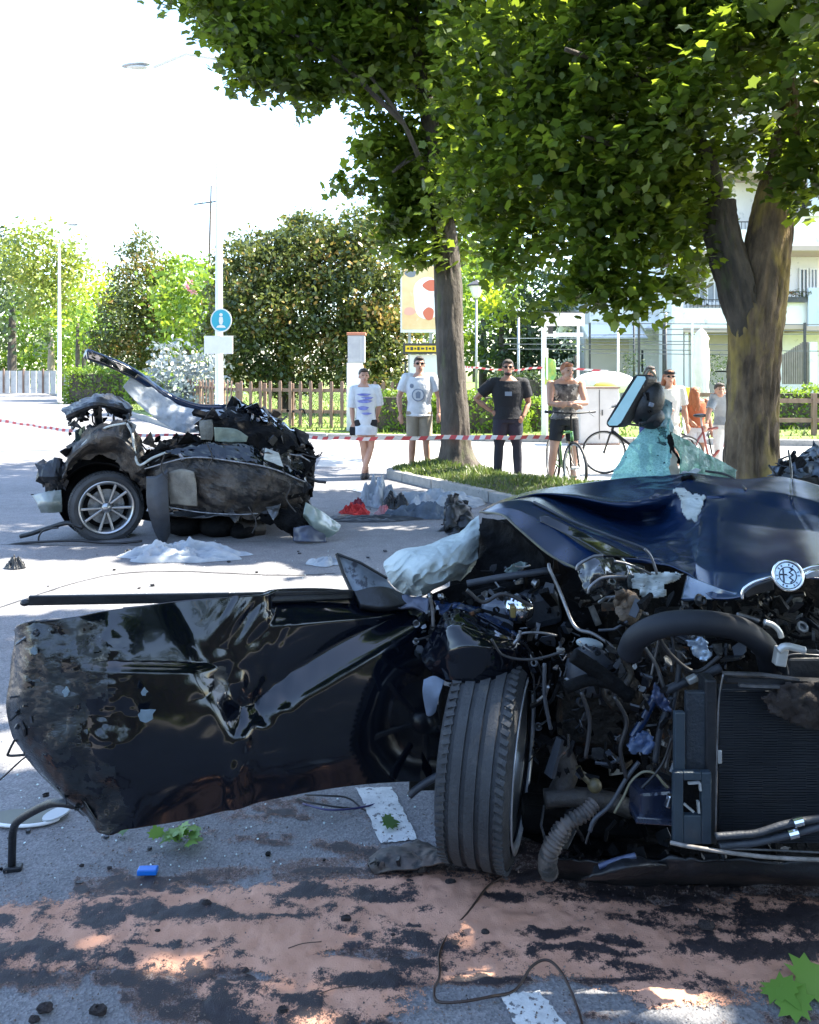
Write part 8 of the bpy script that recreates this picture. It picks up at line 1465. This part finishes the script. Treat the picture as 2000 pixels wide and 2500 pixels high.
person(1588, 12.7, 1.66, 'person with fair skin and a dark top standing right behind the tilted mirror', GS, dict(elL=(-.15, -.05, .66), wrL=(-.10, -.12, .58)), top='tee', bottom='trousers', topz=.53, botz=.06, m_top=M_blk, m_bot=fabric('blue_denim', (.03, .06, .22)), hair_style='long', hair=M_hairD)
person(1634, 12.1, 1.60, 'woman in a black cap, sunglasses and white dress behind the windscreen point', GS, dict(elL=(-.15, -.04, .66), wrL=(-.06, -.12, .60), hdL=(.6, -.3, .5)), top='tee', bottom=None, topz=.33, m_top=fabric('cream_dress', (.70, .68, .64)), glasses=True, hair=M_hairR, hair_style='long', cap=M_blk, sleeve=.6)
person(1700, 12.5, 1.38, 'young person with auburn hair and a rust coloured top, half turned away', GS, dict(head=(-.02, -.05, .90), elL=(-.16, -.05, .67), wrL=(-.10, -.12, .60)), top='tank', bottom='shorts', topz=.53, botz=.36, m_top=fabric('rust_fabric', (.42, .12, .05)), m_bot=M_teeW, hair=M_hairR, hair_style='long', headturn=2.2, skin=M_skin2)
person(1768, 12.0, 1.52, 'person in a grey shirt bending forward beside the thick mossy dappled trunk', GS, dict(head=(-.10, -.16, .86), neck=(-.06, -.10, .81), chest=(-.03, -.06, .745), shL=(-.13, -.08, .775), shR=(.08, -.06, .775), elL=(-.20, -.14, .65), wrL=(-.24, -.2, .55), elR=(.09, -.1, .62), wrR=(.05, -.18, .54)), top='tee', bottom='trousers', topz=.53, botz=.06, m_top=fabric('grey_shirt', (.30, .33, .37)), m_bot=fabric('pale_trousers', (.66, .66, .66)), hair=M_hairD)
tt = thing('parcel', P(1667, 975, 19.8), 'small bright yellow box on the low rail behind the black capped woman', 'box'); mb = MB(); mb.box(P(1667, 964, 19.8), (.27, .2, .36)); mb.build('carton', pmat('sign_yellow'), tt, bevel=.01); mb = MB(); mb.box(P(1667, 964, 19.695), (.04, .005, .355)); mb.build('strap', M_dark, tt)
tt = thing('flag', (wx(1343, 18.2), 18.2, .1), 'green and yellow cloth hanging behind the shoulder of the leaning youth', 'flag'); mb = MB(); mb.cyl((wx(1336, 18.2), 18.2, .1), (wx(1336, 18.2), 18.2, 2.1), .02, 8); mb.build('pole', M_white, tt)
panel('cloth', [[(1330, 872, 18.2), (1345, 876, 18.15), (1356, 880, 18.2)], [(1330, 905, 18.2), (1346, 908, 18.25), (1358, 915, 18.2)], [(1330, 940, 18.2), (1344, 935, 18.15), (1352, 930, 18.2)]], pmat('flag_green', (.05, .35, .14), (.5, .5, .08), scale=3, rough=.8), tt, (16, 12), amp=.02)

# ---- barrier tape
M_tr = pmat('tape_red', (.50, .07, .09), rough=.5); M_tw = pmat('tape_white', (.62, .60, .62), rough=.5)
def tape(label, pts, wd=.062, seg=.19, name='barrier_tape'):
    A = np.array([tuple(p) for p in pts]); L = np.sum(np.linalg.norm(np.diff(A, axis=0), axis=1)); n = int(L / seg) * 2; B = crom(A, n + 1); B[:, 2] += .006 * np.sin(np.arange(n + 1) * .9); tw = fbm(np.stack([np.arange(n + 1) * .07, np.zeros(n + 1), np.zeros(n + 1)], 1), 2, 4) * .9
    mb = MB()
    for i in range(n):
        vs = [Vector(B[j]) + Vector((0, math.sin(tw[j]) * s, math.cos(tw[j]) * s)) * wd / 2 for j in (i, i + 1) for s in (-1, 1)]; sk = Vector((B[i + 1] - B[i])) * .35; vs[1] += sk; vs[3] += sk
        mb.add(vs, [(0, 2, 3, 1)], i % 2)
    o = mb.build(name, [M_tr, M_tw], fixn=False, solid=.0015); return tag(o, label, 'tape', 'red and white barrier tapes')
tape('red and white tape strung across the bystanders at hip height, past the slim maple trunk', [P(640, 1060, 12.6), P(760, 1068, 12.2), P(900, 1071, 12.0), P(1096, 1068, 12.15), P(1240, 1068, 11.55), P(1390, 1066, 11.4)])
tape('red and white tape running to the left edge behind the rear wreck', [P(-60, 1018, 15.5), P(60, 1036, 15), P(160, 1050, 14.6), P(300, 1062, 14), P(450, 1062, 13.4), P(640, 1060, 12.6)])
tape('pale tape stretched at head height from the lantern post to the white frame', [P(1130, 896, 19.6), P(1163, 898, 19.4), P(1245, 904, 19.2), P(1328, 898, 18.9), P(1480, 905, 18.9)], wd=.05)
